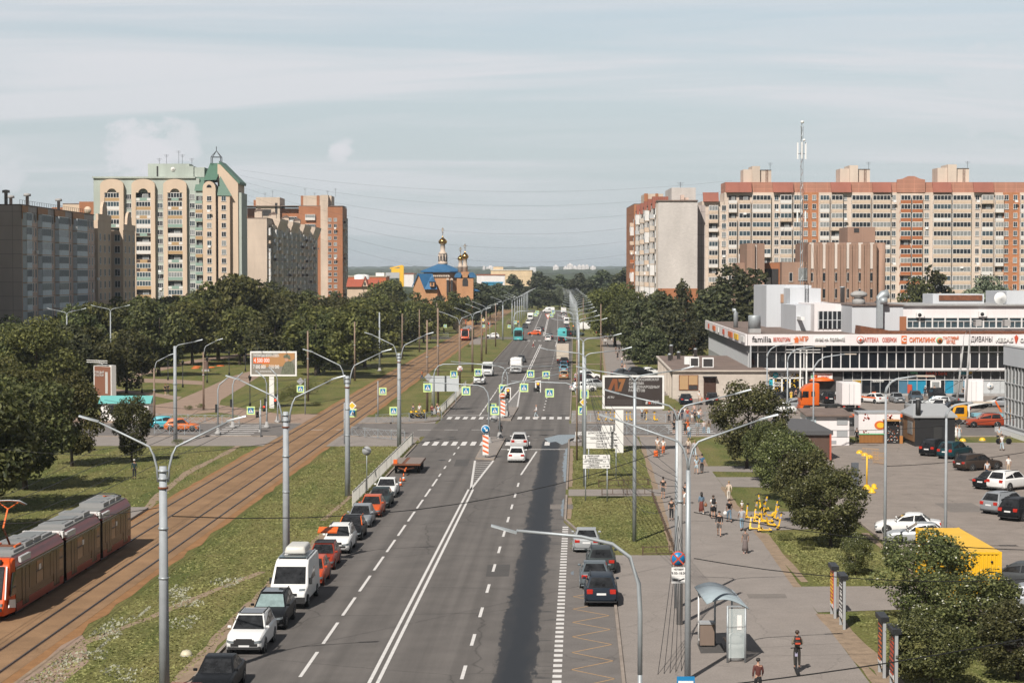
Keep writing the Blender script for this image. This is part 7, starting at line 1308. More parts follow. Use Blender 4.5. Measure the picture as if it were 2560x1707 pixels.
def tram(label,loc,rz,panto=True):
 t=thing('tram',label,'tram',loc,rz);W2,z0,zr=1.27,.32,3.15
 secs=[(2.2,12.2),(-6.9,1.6),(-15.6,-7.5)]
 for i,(a,b_)in enumerate(secs):
  prof=[(-W2,z0),(-W2,2.75),(-W2+.28,3.2),(-W2+.55,3.3),(W2-.55,3.3),(W2-.28,3.2),(W2,2.75),(W2,z0)]
  s=MB().prism([(-W2,z0),(-W2,2.72),(W2,2.72),(W2,z0)],a,b_,M_TRB,'xz').build('car_section',t)
  MB().prism([(-W2-.01,2.721),(-W2+.3,3.22),(W2-.3,3.22),(W2+.01,2.721)],a,b_,M_TR,'xz').build('roof_edge',s)
  MB().box((-.95,a+.3,3.221),(.95,b_-.3,3.3),flat((.24,.24,.23))).build('roof_deck',s)
  y=a+.8
  while y<b_-2.2:ln=random.choice((1.5,2.1));MB().box((-.8,y,3.3),(.8,min(y+ln,b_-.5),3.44 if ln>1.8 else 3.55),flat((.25,.25,.25))).box((-.55,y+.2,3.551 if ln<1.8 else 3.441),(.55,y+ln-.3,3.58 if ln<1.8 else 3.47),flat((.20,.21,.21))).build('roof_unit',s);y+=ln+.25
  for sd in(-1,1):
   for k,yy in enumerate(((a+b_)/2+2.2,)):MB().box((sd*(W2-.1)-.15,yy,2.85),(sd*(W2-.1)+.02,yy+1.9,3.16),flat((.5,.5,.5)),Matrix.Translation((0,0,0))).build('white_patch',s)
   n=int((b_-a)/1.45)
   for k in range(n):yy=a+.25+k*1.45;slab([Vector((sd*W2,yy,1.2)),Vector((sd*W2,yy+1.3,1.2)),Vector((sd*W2,yy+1.3,2.45)),Vector((sd*W2,yy,2.45))],(sd,0,0),.012,M_TRB if k%3 else M_CGL).build('side_window',s)
   for yy in(a+1.0,b_-2.5):MB().box((sd*(W2+.005)-.012,yy,.45),(sd*(W2+.005)+.012,yy+1.3,2.5),M_TRB).box((sd*(W2+.012)-.012,yy+.63,.5),(sd*(W2+.012)+.012,yy+.67,2.45),M_BLK).build('door',s)
   MB().box((sd*W2-.012,a,2.58),(sd*W2+.012,b_,2.64),C_GY).box((sd*W2-.01,a+.1,z0),(sd*W2+.01,b_-.1,.75),M_TR).build('trim_line',s);MB().box((sd*W2-.02,(a+b_)/2,1.9),(sd*W2+.02,(a+b_)/2+.4,2.2),C_WH).build('vent_window',s)
  for wy in(a+1.6,b_-1.6):MB().box((-1.0,wy-.9,.05),(1.0,wy+.9,z0-.01),M_DARKM).build('bogie',s)
 for yy in(1.6,-7.5):MB().box((-1.12,yy,.5),(1.12,yy+.62,3.1),M_RUB).box((-1.2,yy+.12,2.9),(1.2,yy+.5,3.3),C_WH).build('bellows',t)
 nose=[(12.2,z0),(13.75,z0),(14.0,.75),(13.7,1.2),(12.85,2.95),(12.5,3.2),(12.2,3.25)]
 me=MB().prism(nose,-W2,W2,M_TRO,'yz').mesh('cab')
 for v in me.vertices:
  if v.co.y>12.5:v.co.x*=.86
 cabo=put('cab',bev(me,.1,3),t)
 slab([Vector((-.92,13.72,1.22)),Vector((.92,13.72,1.22)),Vector((.88,12.95,2.85)),Vector((-.88,12.95,2.85))],(0,1,.45),.04,M_CGL).build('windscreen',cabo);MB().box((-1.0,13.85,.62),(1.0,14.02,.8),M_TRIM).build('bumper',cabo)
 for sd in(-1,1):MB().box((sd*.85-.16,13.7,.85),(sd*.85+.16,13.95,1.02),M_HL).build('headlight',cabo);slab([Vector((sd*W2*.99,13.2,1.3)),Vector((sd*W2*1.0,12.3,1.3)),Vector((sd*W2,12.3,2.5)),Vector((sd*W2*.97,12.7,2.5))],(sd,0,.05),.03,M_CGL).build('cab_window',cabo);MB().prism([(12.25,.55),(13.5,.75),(13.3,1.15),(12.25,1.0)],sd*W2*.98-.02,sd*W2*.98+.03,C_WH,'yz').build('white_flash',cabo);MB().bar((sd*1.12,13.72,1.2),(sd*1.02,12.98,2.85),.06,.1,C_WH).build('pillar_trim',cabo)
 MB().box((-.7,12.75,3.0),(.7,12.98,3.2),M_BLK).build('route_display',cabo)
 b=MB();po=9.3;
 for s in(-.55,.55):b.bar((s,po-.6,3.5),(s,po+.6,3.5),.1,.12,M_ORANGE)
 b.box((-.6,po-.5,3.3),(.6,po+.5,3.48),M_RUST);b.bar((0,po-.4,3.5),(0,po+.8,4.55),.09,.09,M_RUST);b.bar((0,po+.8,4.55),(0,po-.1,5.5),.08,.08,M_ORANGE);b.bar((0,po-.1,5.5),(-.55,po-.2,5.85),.05,.05,M_ORANGE).bar((0,po-.1,5.5),(.55,po-.2,5.85),.05,.05,M_ORANGE)
 for dy in(-.35,0):b.tube([(-1.0,po+dy,5.72),(-.6,po+dy,5.92),(0,po+dy,5.95),(.6,po+dy,5.92),(1.0,po+dy,5.72)],.035,M_STEEL if dy else M_RUST,5)
 b.build('pantograph',t);b=MB();po=-14.0
 for s in(-.5,.5):b.bar((s,po-.8,3.45),(s,po+.8,3.45),.1,.12,M_ORANGE);b.bar((s,po-.6,3.5),(0,po+.6,3.62),.06,.06,M_ORANGE)
 b.tube([(-1.0,po,3.55),(-.5,po,3.72),(.5,po,3.72),(1.0,po,3.55)],.035,M_DARKM,5);b.build('folded_pantograph',t);return t
ty=116.2;tx=te(ty)-5.3;tram('red and dark three section tram on the left track in the foreground',(tx,ty,0),-math.atan(.0262)+math.pi)
g=G(1175,852);tram('red tram coming from afar beside the platform',(te(545)-1.5,532+16,0),-math.atan(.0262)+math.pi)
# ================================================================ people
def skin(vs,es,name,sub=1):
 me=bpy.data.meshes.new('s');me.from_pydata([v[0]for v in vs],es,[]);o=bpy.data.objects.new('s',me);COL.objects.link(o)
 m=o.modifiers.new('k','SKIN');m.use_smooth_shade=True;m.branch_smoothing=.4;q=o.modifiers.new('d','SUBSURF');q.levels=q.render_levels=sub
 for i,v in enumerate(vs):r=v[1];me.skin_vertices[0].data[i].radius=r if isinstance(r,tuple)else(r,r);me.skin_vertices[0].data[i].use_root=(i==0)
 C.view_layer.update();r=bpy.data.meshes.new_from_object(o.evaluated_get(C.evaluated_depsgraph_get()));bpy.data.objects.remove(o);bpy.data.meshes.remove(me)
 r.name=name;r.materials.clear();r.materials.append(M_SLOT);r.polygons.foreach_set('use_smooth',[True]*len(r.polygons));return r
M_SLOT=mat('slot_cloth',(.5,.5,.5),var=0)
def pose(kind):
 """joints facing +y: (left, right) wrists, elbows, knees, ankles"""
 st=.0;d={}
 if kind=='walk':K=[(-.10,.14,.50),(.10,-.02,.49)];A_=[(-.10,.26,.09),(.10,-.30,.13)];E=[(-.23,-.10,1.14),(.23,.06,1.14)];Wr=[(-.23,.02,.93),(.23,.26,.96)]
 elif kind=='walk2':K=[(-.10,.02,.49),(.10,.12,.50)];A_=[(-.10,-.22,.12),(.10,.2,.09)];E=[(-.24,.05,1.14),(.24,-.08,1.14)];Wr=[(-.24,.22,.95),(.24,.0,.91)]
 elif kind=='hold':K=[(-.10,.03,.49),(.10,.02,.49)];A_=[(-.10,-.02,.09),(.11,.02,.09)];E=[(-.23,-.03,1.15),(.23,-.03,1.15)];Wr=[(-.15,.24,1.12),(.14,.24,1.10)]
 else:K=[(-.10,.03,.49),(.10,.02,.49)];A_=[(-.11,-.02,.09),(.11,.0,.09)];E=[(-.235,-.03,1.14),(.235,-.02,1.14)];Wr=[(-.235,.05,.90),(.235,.06,.90)]
 return K,A_,E,Wr
def person_meshes(kind):
 K,A_,E,Wr=pose(kind);d={};g=1.12
 vs=[((0,0,.95),(.135,.10)),((0,.01,1.12),(.115,.085)),((0,0,1.32),(.15,.10)),((0,-.01,1.455),(.065,.06)),((0,.0,1.53),.052),((0,.018,1.60),(.072,.085)),((0,.012,1.67),(.078,.098)),((0,.0,1.735),(.055,.07)),((0,.105,1.625),.012)]
 es=[(0,1),(1,2),(2,3),(3,4),(4,5),(5,6),(6,7),(5,8)]
 for i,s in((0,-1),(1,1)):
  o=len(vs);w=Vector(Wr[i]);e=Vector(E[i]);dr=(w-e).normalized();p=w+dr*.07;sd=Vector((s,0,0));fw=Vector((0,1,0))
  vs+=[((s*.165,0,1.42),.058),(E[i],.04),(Wr[i],.027),(tuple(p),(.036,.02))];es+=[(2,o),(o,o+1),(o+1,o+2),(o+2,o+3)]
  for k in range(4):q=p+dr*.035+fw*(.024-.016*k);vs+=[(tuple(q),.009),(tuple(q+dr*(.045-.006*abs(k-1))-sd*.012),.008)];n=len(vs);es+=[(o+3,n-2),(n-2,n-1)]
  vs+=[(tuple(w+dr*.04+fw*.04),.010),(tuple(w+dr*.075+fw*.055-sd*.01),.008)];n=len(vs);es+=[(o+2,n-2),(n-2,n-1)]
 for i,s in((0,-1),(1,1)):
  o=len(vs);a=A_[i];vs+=[((s*.09,0,.90),.085),(K[i],.055),(a,.038),((a[0],a[1]+.12,max(.035,a[2]-.05)),.034)];es+=[(0,o),(o,o+1),(o+1,o+2),(o+2,o+3)]
 d['body']=skin(vs,es,'body')
 def torso(z0,sl):
  v=[((0,0,z0),(.155,.125)),((0,.01,1.12),(.14,.108)),((0,0,1.32),(.172,.122)),((0,-.01,1.44),(.10,.075))];e=[(0,1),(1,2),(2,3)]
  for i,s in((0,-1),(1,1)):
   o=len(v);sh=Vector((s*.17,0,1.415));el=Vector(E[i]);wr=Vector(Wr[i]);v.append((tuple(sh),.07));e.append((2,o))
   if sl=='tee':v.append((tuple(sh.lerp(el,.7)),.06));e.append((o,o+1))
   else:v+=[(tuple(el),.052),(tuple(wr.lerp(el,.06)),.04)];e+=[(o,o+1),(o+1,o+2)]
  return skin(v,e,'top')
 d['tee']=torso(.9,'tee');d['long']=torso(.86,'long')
 def legs(t,r2):
  v=[((0,0,1.0),(.145,.115)),((0,0,.93),(.15,.12))];e=[(0,1)]
  for i,s in((0,-1),(1,1)):
   o=len(v);k=Vector(K[i]);a=Vector(A_[i]);v.append(((s*.09,0,.86),.098));e.append((1,o));v.append((tuple(k+Vector((0,0,.0 if t else.03))),.072 if t else.082));e.append((o,o+1))
   if t:v.append((tuple(a.lerp(k,.12)),r2));e.append((o+1,o+2))
  return skin(v,e,'trousers')
 d['trousers']=legs(True,.056);d['wide']=legs(True,.085);d['shorts']=legs(False,0)
 d['skirt']=MB().lathe([(.20,.55),(.185,.7),(.16,.9),(.14,1.0)],M_SLOT,14).mesh('skirt');d['longskirt']=MB().lathe([(.24,.22),(.21,.5),(.17,.85),(.14,1.02)],M_SLOT,14).mesh('skirt')
 b=MB()
 for a in A_:b.box((a[0]-.045,a[1]-.08,max(0,a[2]-.09)),(a[0]+.045,a[1]+.19,max(0,a[2]-.09)+.075),M_SLOT)
 d['shoes']=bev(b.mesh('shoe'),.02,2);return d
PM={k:person_meshes(k)for k in('stand','walk','walk2','hold')}
HAIR={'short':MB().lathe([(.098,1.64),(.104,1.68),(.092,1.735),(.05,1.768),(.01,1.775)],M_SLOT,14,(0,-.012,0)).mesh('hair'),'long':MB().lathe([(.098,1.62),(.105,1.67),(.093,1.735),(.05,1.768),(.01,1.775)],M_SLOT,14,(0,-.014,0)).lathe([(.05,1.36),(.095,1.42),(.105,1.55),(.09,1.66)],M_SLOT,12,(0,-.055,0)).mesh('hair'),'bald':None,'cap':MB().lathe([(.108,1.67),(.104,1.73),(.06,1.775),(.01,1.785)],M_SLOT,14).box((-.075,.06,1.665),(.075,.19,1.685),M_SLOT).mesh('cap')}
FACE=MB()
for s in(-1,1):FACE.lathe([(.004,0),(.013,.004),(.004,.012)],M_BLK,8,(s*.032,.095,1.655),'y').lathe([(.004,0),(.02,.004),(.004,.02)],flat((.42,.26,.19)),8,(s*.085,-.005,1.64),'x')
FACE=FACE.box((-.025,.096,1.578),(.025,.106,1.586),flat((.30,.11,.09))).mesh('face')
SK,SK2=flat((.46,.27,.185),.55),flat((.38,.21,.14),.55);HB,HD,HBL,HG,HR=flat((.05,.03,.02),.6),flat((.016,.013,.012),.6),flat((.30,.20,.10),.6),flat((.40,.39,.37),.6),flat((.24,.07,.025),.6)
cW,cK,cG,cN,cB,cR,cP,cY,cO,cJ,cT,cL,cM=(.70,.69,.67),(.015,.015,.017),(.33,.34,.36),(.02,.03,.055),(.05,.13,.23),(.42,.05,.035),(.52,.36,.32),(.62,.42,.05),(.60,.13,.03),(.12,.19,.26),(.42,.32,.23),(.42,.52,.58),(.15,.025,.025)
def person(px,py,face,ps,top,bot,label,hair=('short',HB),h=1.75,group=None,at=None,shoes=cK,skin_=None):
 g=at if at is not None else G(px,py,.02);t=thing('person',label,'person',(g[0],g[1],.02 if at is None else g[2]),R(face),group);k=h/1.78;t.scale=(k*.98,k,k);M=PM[ps]
 def p(nm,me,m):
  o=put(nm,me,t)
  if o.material_slots:o.material_slots[0].link='OBJECT';o.material_slots[0].material=m
  return o
 p('body',M['body'],skin_ or(SK if int(px)%3 else SK2));put('face',FACE,t);c=lambda q:flat(q,.85)
 p({'tee':'shirt','long':'jacket'}[top[0]],M[top[0]],c(top[1]));p({'skirt':'skirt','longskirt':'skirt','shorts':'shorts'}.get(bot[0],'trousers'),M[bot[0]],c(bot[1]));p('shoes',M['shoes'],c(shoes))
 if HAIR[hair[0]]:p('cap' if hair[0]=='cap' else 'hair',HAIR[hair[0]],hair[1])
 return t
def bag(px,py,dx,dz,label,m,kind='bag',name='shopping_bag',dy=0,big=1):
 g=G(px,py);t=thing(name,label,kind,(g.x+dx,g.y+dy,0));me=MB().lathe([(.06,dz),(.15*big,dz+.05),(.16*big,dz+.2*big),(.07,dz+.33*big)],m,10).mesh('bag_body');put('bag_body',me,t);MB().tube([(-.06,0,dz+.3*big),(-.03,0,dz+.45*big),(.03,0,dz+.45*big),(.06,0,dz+.3*big)],.012,m,4).build('handle',t);return t
def pack(px,py,face,label,m,z=1.12,h=1.78):
 g=G(px,py);t=thing('backpack',label,'backpack',(g.x,g.y,.02),R(face));put('pack',bev(MB().box((-.15,-.30,z),(.15,-.125,z+.42),m).mesh('pack'),.05,2),t);put('pocket',bev(MB().box((-.11,-.35,z+.04),(.11,-.295,z+.22),m).mesh('pocket'),.03,2),t)
 for s in(-1,1):MB().tube([(s*.10,-.14,z+.38),(s*.11,.02,z+.36),(s*.115,.12,z+.22),(s*.13,-.1,z+.04)],.02,M_BLK,5).build('strap',t)
person(1992.5,1680,-3,'hold',('long',(.20,.17,.13)),('trousers',(.035,.03,.025)),'man riding a kick scooter away with a black and orange backpack',at=G(1992.5,1680)+Vector((0,0,.17)),h=1.82);pack(1992.5,1680,-3,'black backpack with orange strips on the man riding the kick scooter',M_BLK,1.3);t=[o for o in COL.objects if o.name.startswith('backpack')][-1];MB().box((-.12,-.365,1.36),(.12,-.351,1.44),C_RD).box((-.1,-.315,1.58),(.1,-.301,1.66),C_RD).build('orange_strip',t)
person(1895,1742,0,'walk',('long',(.10,.028,.022)),('trousers',cK),'person in a dark red top at the bottom edge right of the bus shelter',('short',HD),1.75)
person(1863,1383,8,'stand',('tee',(.16,.13,.12)),('longskirt',(.15,.12,.115)),'woman in a dark floral dress standing beside the scooters',('short',HD),1.66,shoes=cP)
person(1798,1339.6,172,'walk',('long',cK),('shorts',(.10,.09,.085)),'man in a black shirt and grey shorts walking towards the camera',('short',HD),1.8,shoes=cK)
person(1854.7,1325.7,5,'walk2',('tee',(.40,.41,.43)),('trousers',(.20,.30,.38)),'man in a grey tee and light jeans carrying a child',('short',HBL),1.78);person(1854.7,1325.7,5,'stand',('tee',cW),('shorts',cP),'small child in a white hat riding on shoulders',('cap',flat(cW)),.85,at=G(1854.7,1325.7)+Vector((0,.03,1.32)))
person(1823,1304.7,4,'walk',('tee',cK),('trousers',cJ),'man in a black tee and blue jeans with a white bag',('short',HB),1.78);bag(1823,1304.7,-.3,.52,'white plastic bag in the hand of man in black tee',C_WH)
person(1822,1252,3,'walk2',('long',(.58,.48,.38)),('trousers',(.55,.50,.44)),'woman in a cream blouse and pale trousers walking away',('short',HBL),1.66)
person(1783,1296,3,'hold',('tee',cW),('shorts',cK),'man in a white tee pushing a dark stroller',('short',HB),1.8);pack(1783,1296,3,'black backpack of the man with the stroller',M_BLK)
person(1753.6,1283.8,6,'walk',('long',cJ),('longskirt',(.14,.035,.025)),'woman in a denim jacket and maroon skirt with long dark hair',('long',HD),1.7,shoes=cW);bag(1753.6,1283.8,.32,.55,'brown handbag of the woman in the denim jacket',flat((.25,.10,.04)),name='handbag',big=.8)
person(1701,1261,178,'walk',('tee',cW),('trousers',(.45,.22,.16)),'woman in a white tee and salmon trousers walking towards the camera',('long',HB),1.68,shoes=cW);person(1713.5,1261,176,'walk2',('tee',cK),('shorts',cW),'man in a black tee and white shorts walking towards the camera',('short',HD),1.82,shoes=cW)
person(1657.7,1245.5,178,'stand',('tee',cK),('shorts',(.09,.09,.09)),'heavy man in a black tee and cap standing by the verge',('cap',HD),1.8);person(1678.6,1299.5,174,'stand',('tee',cK),('trousers',cK),'boy all in black with a printed tee by the concrete pole',('short',HD),1.68)
person(1741,1184.4,4,'walk',('tee',cL),('shorts',cL),'woman in pale blue beside the man in a blue shirt',('long',HBL),1.66);person(1755,1182.7,4,'walk2',('tee',cB),('trousers',cK),'man in a blue shirt and black trousers walking away',('short',HD),1.82)
g=G(1783,1296);t=thing('stroller','dark child stroller pushed by the man in white','stroller',(g.x+.1,g.y+.75,.02));put('seat',bev(MB().box((-.22,-.2,.4),(.22,.4,.75),M_BLK).mesh('seat'),.06,2),t);MB().bar((-.2,-.45,1.0),(-.2,.4,.15),.03,.03,M_DARKM).bar((.2,-.45,1.0),(.2,.4,.15),.03,.03,M_DARKM).bar((-.2,-.45,1.0),(.2,-.45,1.0),.03,.03,M_DARKM).build('frame',t)
for x in(-.24,.24):
 for y in(-.3,.4):MB().lathe([(.12,-.02),(.12,.02)],M_RUB,12,(x,y,.12),'x').build('wheel',t)
person(1644,1134,178,'walk',('tee',cW),('trousers',(.30,.24,.18)),'man in a white shirt walking beside a woman in orange trousers',('short',HD),1.8);person(1658,1136,178,'walk2',('tee',cW),('wide',cO),'woman in a white top and wide orange trousers',('short',HB),1.7);person(1646.6,1142,176,'hold',('long',(.28,.22,.17)),('trousers',(.12,.10,.09)),'old person in brown pulling an orange trolley bag',('short',HBL),1.5);g=G(1640,1143);t=thing('trolley_bag','orange and dark shopping trolley bag in front of the couple','bag',(g.x-.05,g.y-.3,.02));put('bag_body',bev(MB().box((-.2,-.15,.12),(.2,.15,.7),M_ORANGE).mesh('bag_body'),.05,2),t);MB().tube([(0,.1,.7),(0,.3,1.0)],.02,M_DARKM,4).build('handle',t)
for x in(-.18,.18):MB().lathe([(.08,-.02),(.08,.02)],M_RUB,10,(x,.1,.08),'x').build('wheel',t)
person(1701,1133,5,'walk',('long',(.42,.30,.22)),('trousers',(.42,.30,.22)),'person in a beige outfit with a crossbody strap',('short',HB),1.78);person(1720.6,1134.6,5,'walk2',('long',(.62,.52,.42)),('shorts',(.10,.07,.06)),'woman in a cream sweater and dark shorts with a ponytail',('long',HBL),1.68);person(1736.6,1141,5,'walk',('long',(.42,.42,.44)),('trousers',cL),'person in a light grey hoodie and pale jeans',('short',HBL),1.68)
GC1,GC2='people waiting to cross towards the far side','people waiting to cross towards the camera'
for px,py,ps,tp,bt,hr,hh,lb in((1685,1086,'stand',('tee',cK),('shorts',cK),('short',HB),1.75,'man all in black beside the white railing end'),(1713,1087,'stand',('tee',cK),('skirt',cK),('short',HB),1.66,'woman in a short black dress at the crossing'),(1719,1083.5,'stand',('tee',cO),('skirt',cO),('long',HR),1.7,'woman in orange with long red hair at the crossing'),(1723,1098.5,'walk',('long',cL),('trousers',cJ),('short',HB),1.75,'person in pale blue with a black shoulder bag walking to the crossing'),(1743.7,1087.5,'stand',('long',(.25,.28,.30)),('trousers',(.22,.20,.18)),('bald',None),1.76,'bald man in a grey shirt with hands behind'),(1759.8,1087,'stand',('tee',(.52,.46,.44)),('trousers',(.16,.22,.27)),('short',HG),1.76,'man in a pale striped shirt and jeans at the crossing'),(1771.8,1087,'stand',('long',(.20,.15,.10)),('wide',cL),('long',HB),1.66,'woman in a camouflage top and pale jeans at the crossing')):person(px,py,2,ps,tp,bt,lb,hr,hh,GC1)
for px,py,ps,tp,bt,hr,hh,lb in((1672.5,1055,'walk',('long',(.18,.18,.18)),('wide',cK),('long',HD),1.68,'woman in black and white by the crossing rail'),(1686,1052,'hold',('tee',cG),('trousers',cK),('short',HB),1.74,'person in a grey tee behind the lamp posts'),(1697,1056.5,'stand',('tee',cK),('wide',cK),('long',HB),1.68,'woman in a low black top and black trousers'),(1705,1052,'stand',('long',cN),('trousers',cN),('short',HD),1.82,'man in a dark blue sweatshirt and jeans'),(1711,1049,'stand',('tee',cW),('trousers',cG),('short',HD),1.78,'man in white behind the dark blue sweatshirt'),(1719,1053,'stand',('tee',cR),('shorts',cJ),('short',HB),1.76,'man in a red tee and denim shorts'),(1730.5,1055,'stand',('tee',(.14,.14,.16)),('shorts',cW),('short',HBL),1.72,'person in a dark grey tee and white shorts'),(1737,1056,'hold',('tee',cK),('trousers',cK),('short',HD),1.6,'teenager in black with a white cup'),(1747,1055,'hold',('tee',cW),('skirt',cJ),('long',HD),1.68,'woman in a white top and denim skirt'),(1751,1050,'stand',('tee',cP),('skirt',cP),('long',HB),1.66,'woman in pink behind the denim skirt'),(1736,1041,'stand',('tee',cP),('trousers',cJ),('short',HBL),1.68,'woman in pink under a black umbrella')):person(px,py,178,ps,tp,bt,lb,hr,hh,GC2)
g=G(1736,1041);t=thing('umbrella','open black umbrella tilted over the waiting crowd','umbrella',(g.x+.5,g.y-.1,0));MB().lathe([(.62,1.55),(.5,1.75),(.28,1.9),(.03,1.97)],M_BLK,12).build('canopy',t);MB().tube([(0,0,1.0),(0,0,1.97)],.015,M_DARKM,4).build('shaft',t)
person(1748,1005,178,'walk',('tee',cW),('shorts',(.55,.45,.38)),'woman in white leading a child in orange',('short',HB),1.7);person(1754.5,1008,178,'stand',('tee',cO),('shorts',cO),'small child in orange beside the woman in white',('short',HB),1.0);person(1614,1050,0,'stand',('long',(.34,.19,.07)),('trousers',cK),'man in a brown jacket behind the parked scooters',('short',HB),1.8);person(1605,1049,180,'stand',('tee',cL),('trousers',cK),'person in pale blue behind the parked scooters',('short',HG),1.7)
person(1340.6,1045,85,'walk',('long',(.62,.60,.60)),('trousers',(.38,.44,.47)),'man in white with a phone crossing the avenue',('bald',None),1.78,shoes=cW);person(1333.7,868,88,'walk',('tee',cW),('trousers',cR),'person in a white tee and red trousers crossing far away',('short',HB),1.75,shoes=cW);person(1251,1092.5,0,'stand',('long',cK),('skirt',cK),'woman in black standing on the traffic island',('long',HD),1.7)
GW='people waiting by the bicycles'
person(1033,1044,175,'hold',('tee',(.10,.11,.12)),('shorts',cK),'man in a dark tee and shorts beside the yellow bicycles',('short',HB),1.8,GW);person(1049,1040,178,'stand',('tee',cW),('shorts',cT),'woman in white holding a yellow bicycle',('short',HR),1.66,GW);person(1046,1044,178,'hold',('tee',(.03,.25,.27)),('shorts',cJ),'child in teal by the yellow bicycles',('cap',flat(cW)),1.3,GW);person(1080,1043,170,'stand',('long',cM),('trousers',cK),'man in a maroon sweatshirt behind the railing',('short',HD),1.74,GW);person(1093,1038,178,'stand',('tee',cK),('trousers',cN),'man in black at the fence end',('short',HD),1.78,GW);person(1096,1041,178,'stand',('tee',cL),('shorts',cW),'person in pale blue at the fence end',('short',HB),1.6,GW)
person(1055,950,60,'walk',('tee',cO),('trousers',cB),'worker in an orange vest walking by the tram track',('short',HB),1.76);person(1131,978,175,'walk',('tee',cK),('shorts',cT),'person in dark clothes behind the white information board',('short',HB),1.7);person(1206,846,178,'stand',('tee',cO),('trousers',cK),'worker in orange on the far tram platform',('short',HB),1.76)
person(336,1196.6,6,'stand',('long',(.015,.035,.045)),('trousers',(.013,.015,.02)),'man in dark clothes and a white cap strolling on the left lawn',('cap',flat(cW)),1.78);person(413,987,4,'walk',('tee',cK),('shorts',cK),'woman in black walking on the park path',('short',HR),1.68,shoes=cW);person(420,987,4,'walk2',('tee',cK),('trousers',cK),'man in black walking on the park path',('short',HD),1.78,shoes=cW);person(311,939.5,170,'walk',('long',(.40,.44,.46)),('longskirt',(.38,.42,.45)),'woman in a long grey dress in the park shade',('short',HB),1.66);person(305,940,170,'walk2',('tee',cG),('trousers',cN),'man beside the woman in the long grey dress',('short',HD),1.76)
GFW='people strolling on the far footway';rnd=random.Random(11)
for px,py,tp,bt,hr,lb in((1539.7,884,('tee',cK),('shorts',cK),HD,'left one of two people in black on the far footway'),(1548,883.7,('tee',cK),('trousers',cK),HD,'right one of two people in black on far footway'),(1544,899.7,('tee',cK),('skirt',cK),HB,'woman in a black dress walking alone on the footway'),(1556,882,('tee',cW),('trousers',cK),HB,'person in white with a black bag on the footway'),(1560,894,('tee',cT),('shorts',cT),HBL,'person in beige in the white group on the footway'),(1566,884,('tee',cW),('trousers',cW),HBL,'farther person all in white on the footway'),(1568,899.7,('long',cW),('wide',cW),HBL,'nearer person all in white on the footway'),(1554.6,910.5,('tee',cW),('trousers',cJ),HB,'person in a white tee and blue jeans on the footway'),(1555,931,('tee',cK),('trousers',cJ),HR,'red haired person in black and jeans above the billboard'),(1562,931,('tee',cP),('trousers',cL),HBL,'person in pink and pale jeans above the billboard'),(1502.7,854,('tee',cW),('trousers',cW),HBL,'leftmost person in white near the far crossing'),(1511,855,('tee',cK),('trousers',cW),HD,'person in a black tee and white trousers near far crossing'),(1515.4,855,('tee',(.12,.07,.06)),('wide',cW),HD,'person in brown and white near the far crossing'),(1519,848,('tee',cW),('shorts',cG),HB,'person in white and grey near the far kiosk'),(1523,847,('tee',cL),('trousers',cK),HD,'person in pale blue near the far kiosk'),(1530,852,('tee',cK),('trousers',cW),HB,'tall person in black near the far kiosk'),(1534,855.6,('tee',cG),('shorts',cT),HBL,'person in grey and beige shorts near far crossing'),(1537,855,('tee',cL),('shorts',cR),HB,'person in red shorts near the far crossing'),(1547,849,('tee',cP),('skirt',cO),HBL,'woman in an orange skirt by the grey post'),(1563,848,('tee',(.03,.2,.22)),('trousers',cL),HB,'person in teal under the birches'),(1532,829,('tee',cO),('trousers',cO),HB,'worker in orange beside the far kiosk'),(1513,864,('tee',cP),('shorts',cP),HB,'small child in pink on the far footway'),(1519,867,('tee',cK),('shorts',cT),HD,'person bending beside the child in pink'),(1491,836.5,('tee',cW),('skirt',cR),HB,'woman in a red skirt beside the far kiosk'),(1463,798,('tee',cT),('shorts',cR),HB,'first far stroller beyond the kiosk'),(1470,806,('tee',cR),('trousers',cW),HB,'second far stroller in red beyond the kiosk')):
 person(px,py,rnd.choice((3,178)),rnd.choice(('walk','walk2','stand')),tp,bt,lb,(rnd.choice(('short','long')),hr),1.1 if 'child' in lb else rnd.uniform(1.64,1.8),GFW)
person(2468,1198,160,'walk',('tee',(.50,.52,.55)),('shorts',cN),'man in a grey tee and navy shorts beside the brown estate car',('short',HD),1.78,shoes=cW);person(2521,1186,0,'stand',('tee',cW),('trousers',cT),'man in a white tee behind the white suv',('short',HB),1.76);person(2505,1126,5,'walk',('tee',cW),('trousers',cL),'person in white and pale jeans by the glass pavilion',('short',HB),1.74);person(2498,1104,178,'stand',('tee',cL),('trousers',cT),'person in pale blue by the bicycle at the pavilion',('short',HB),1.72);person(2390,1097,178,'walk',('tee',cW),('longskirt',cW),'woman in a white dress on the lot edge',('long',HB),1.68);person(2398,1099,178,'walk2',('tee',(.42,.46,.48)),('longskirt',(.42,.46,.48)),'woman in a long grey dress on the lot edge',('long',HBL),1.68)
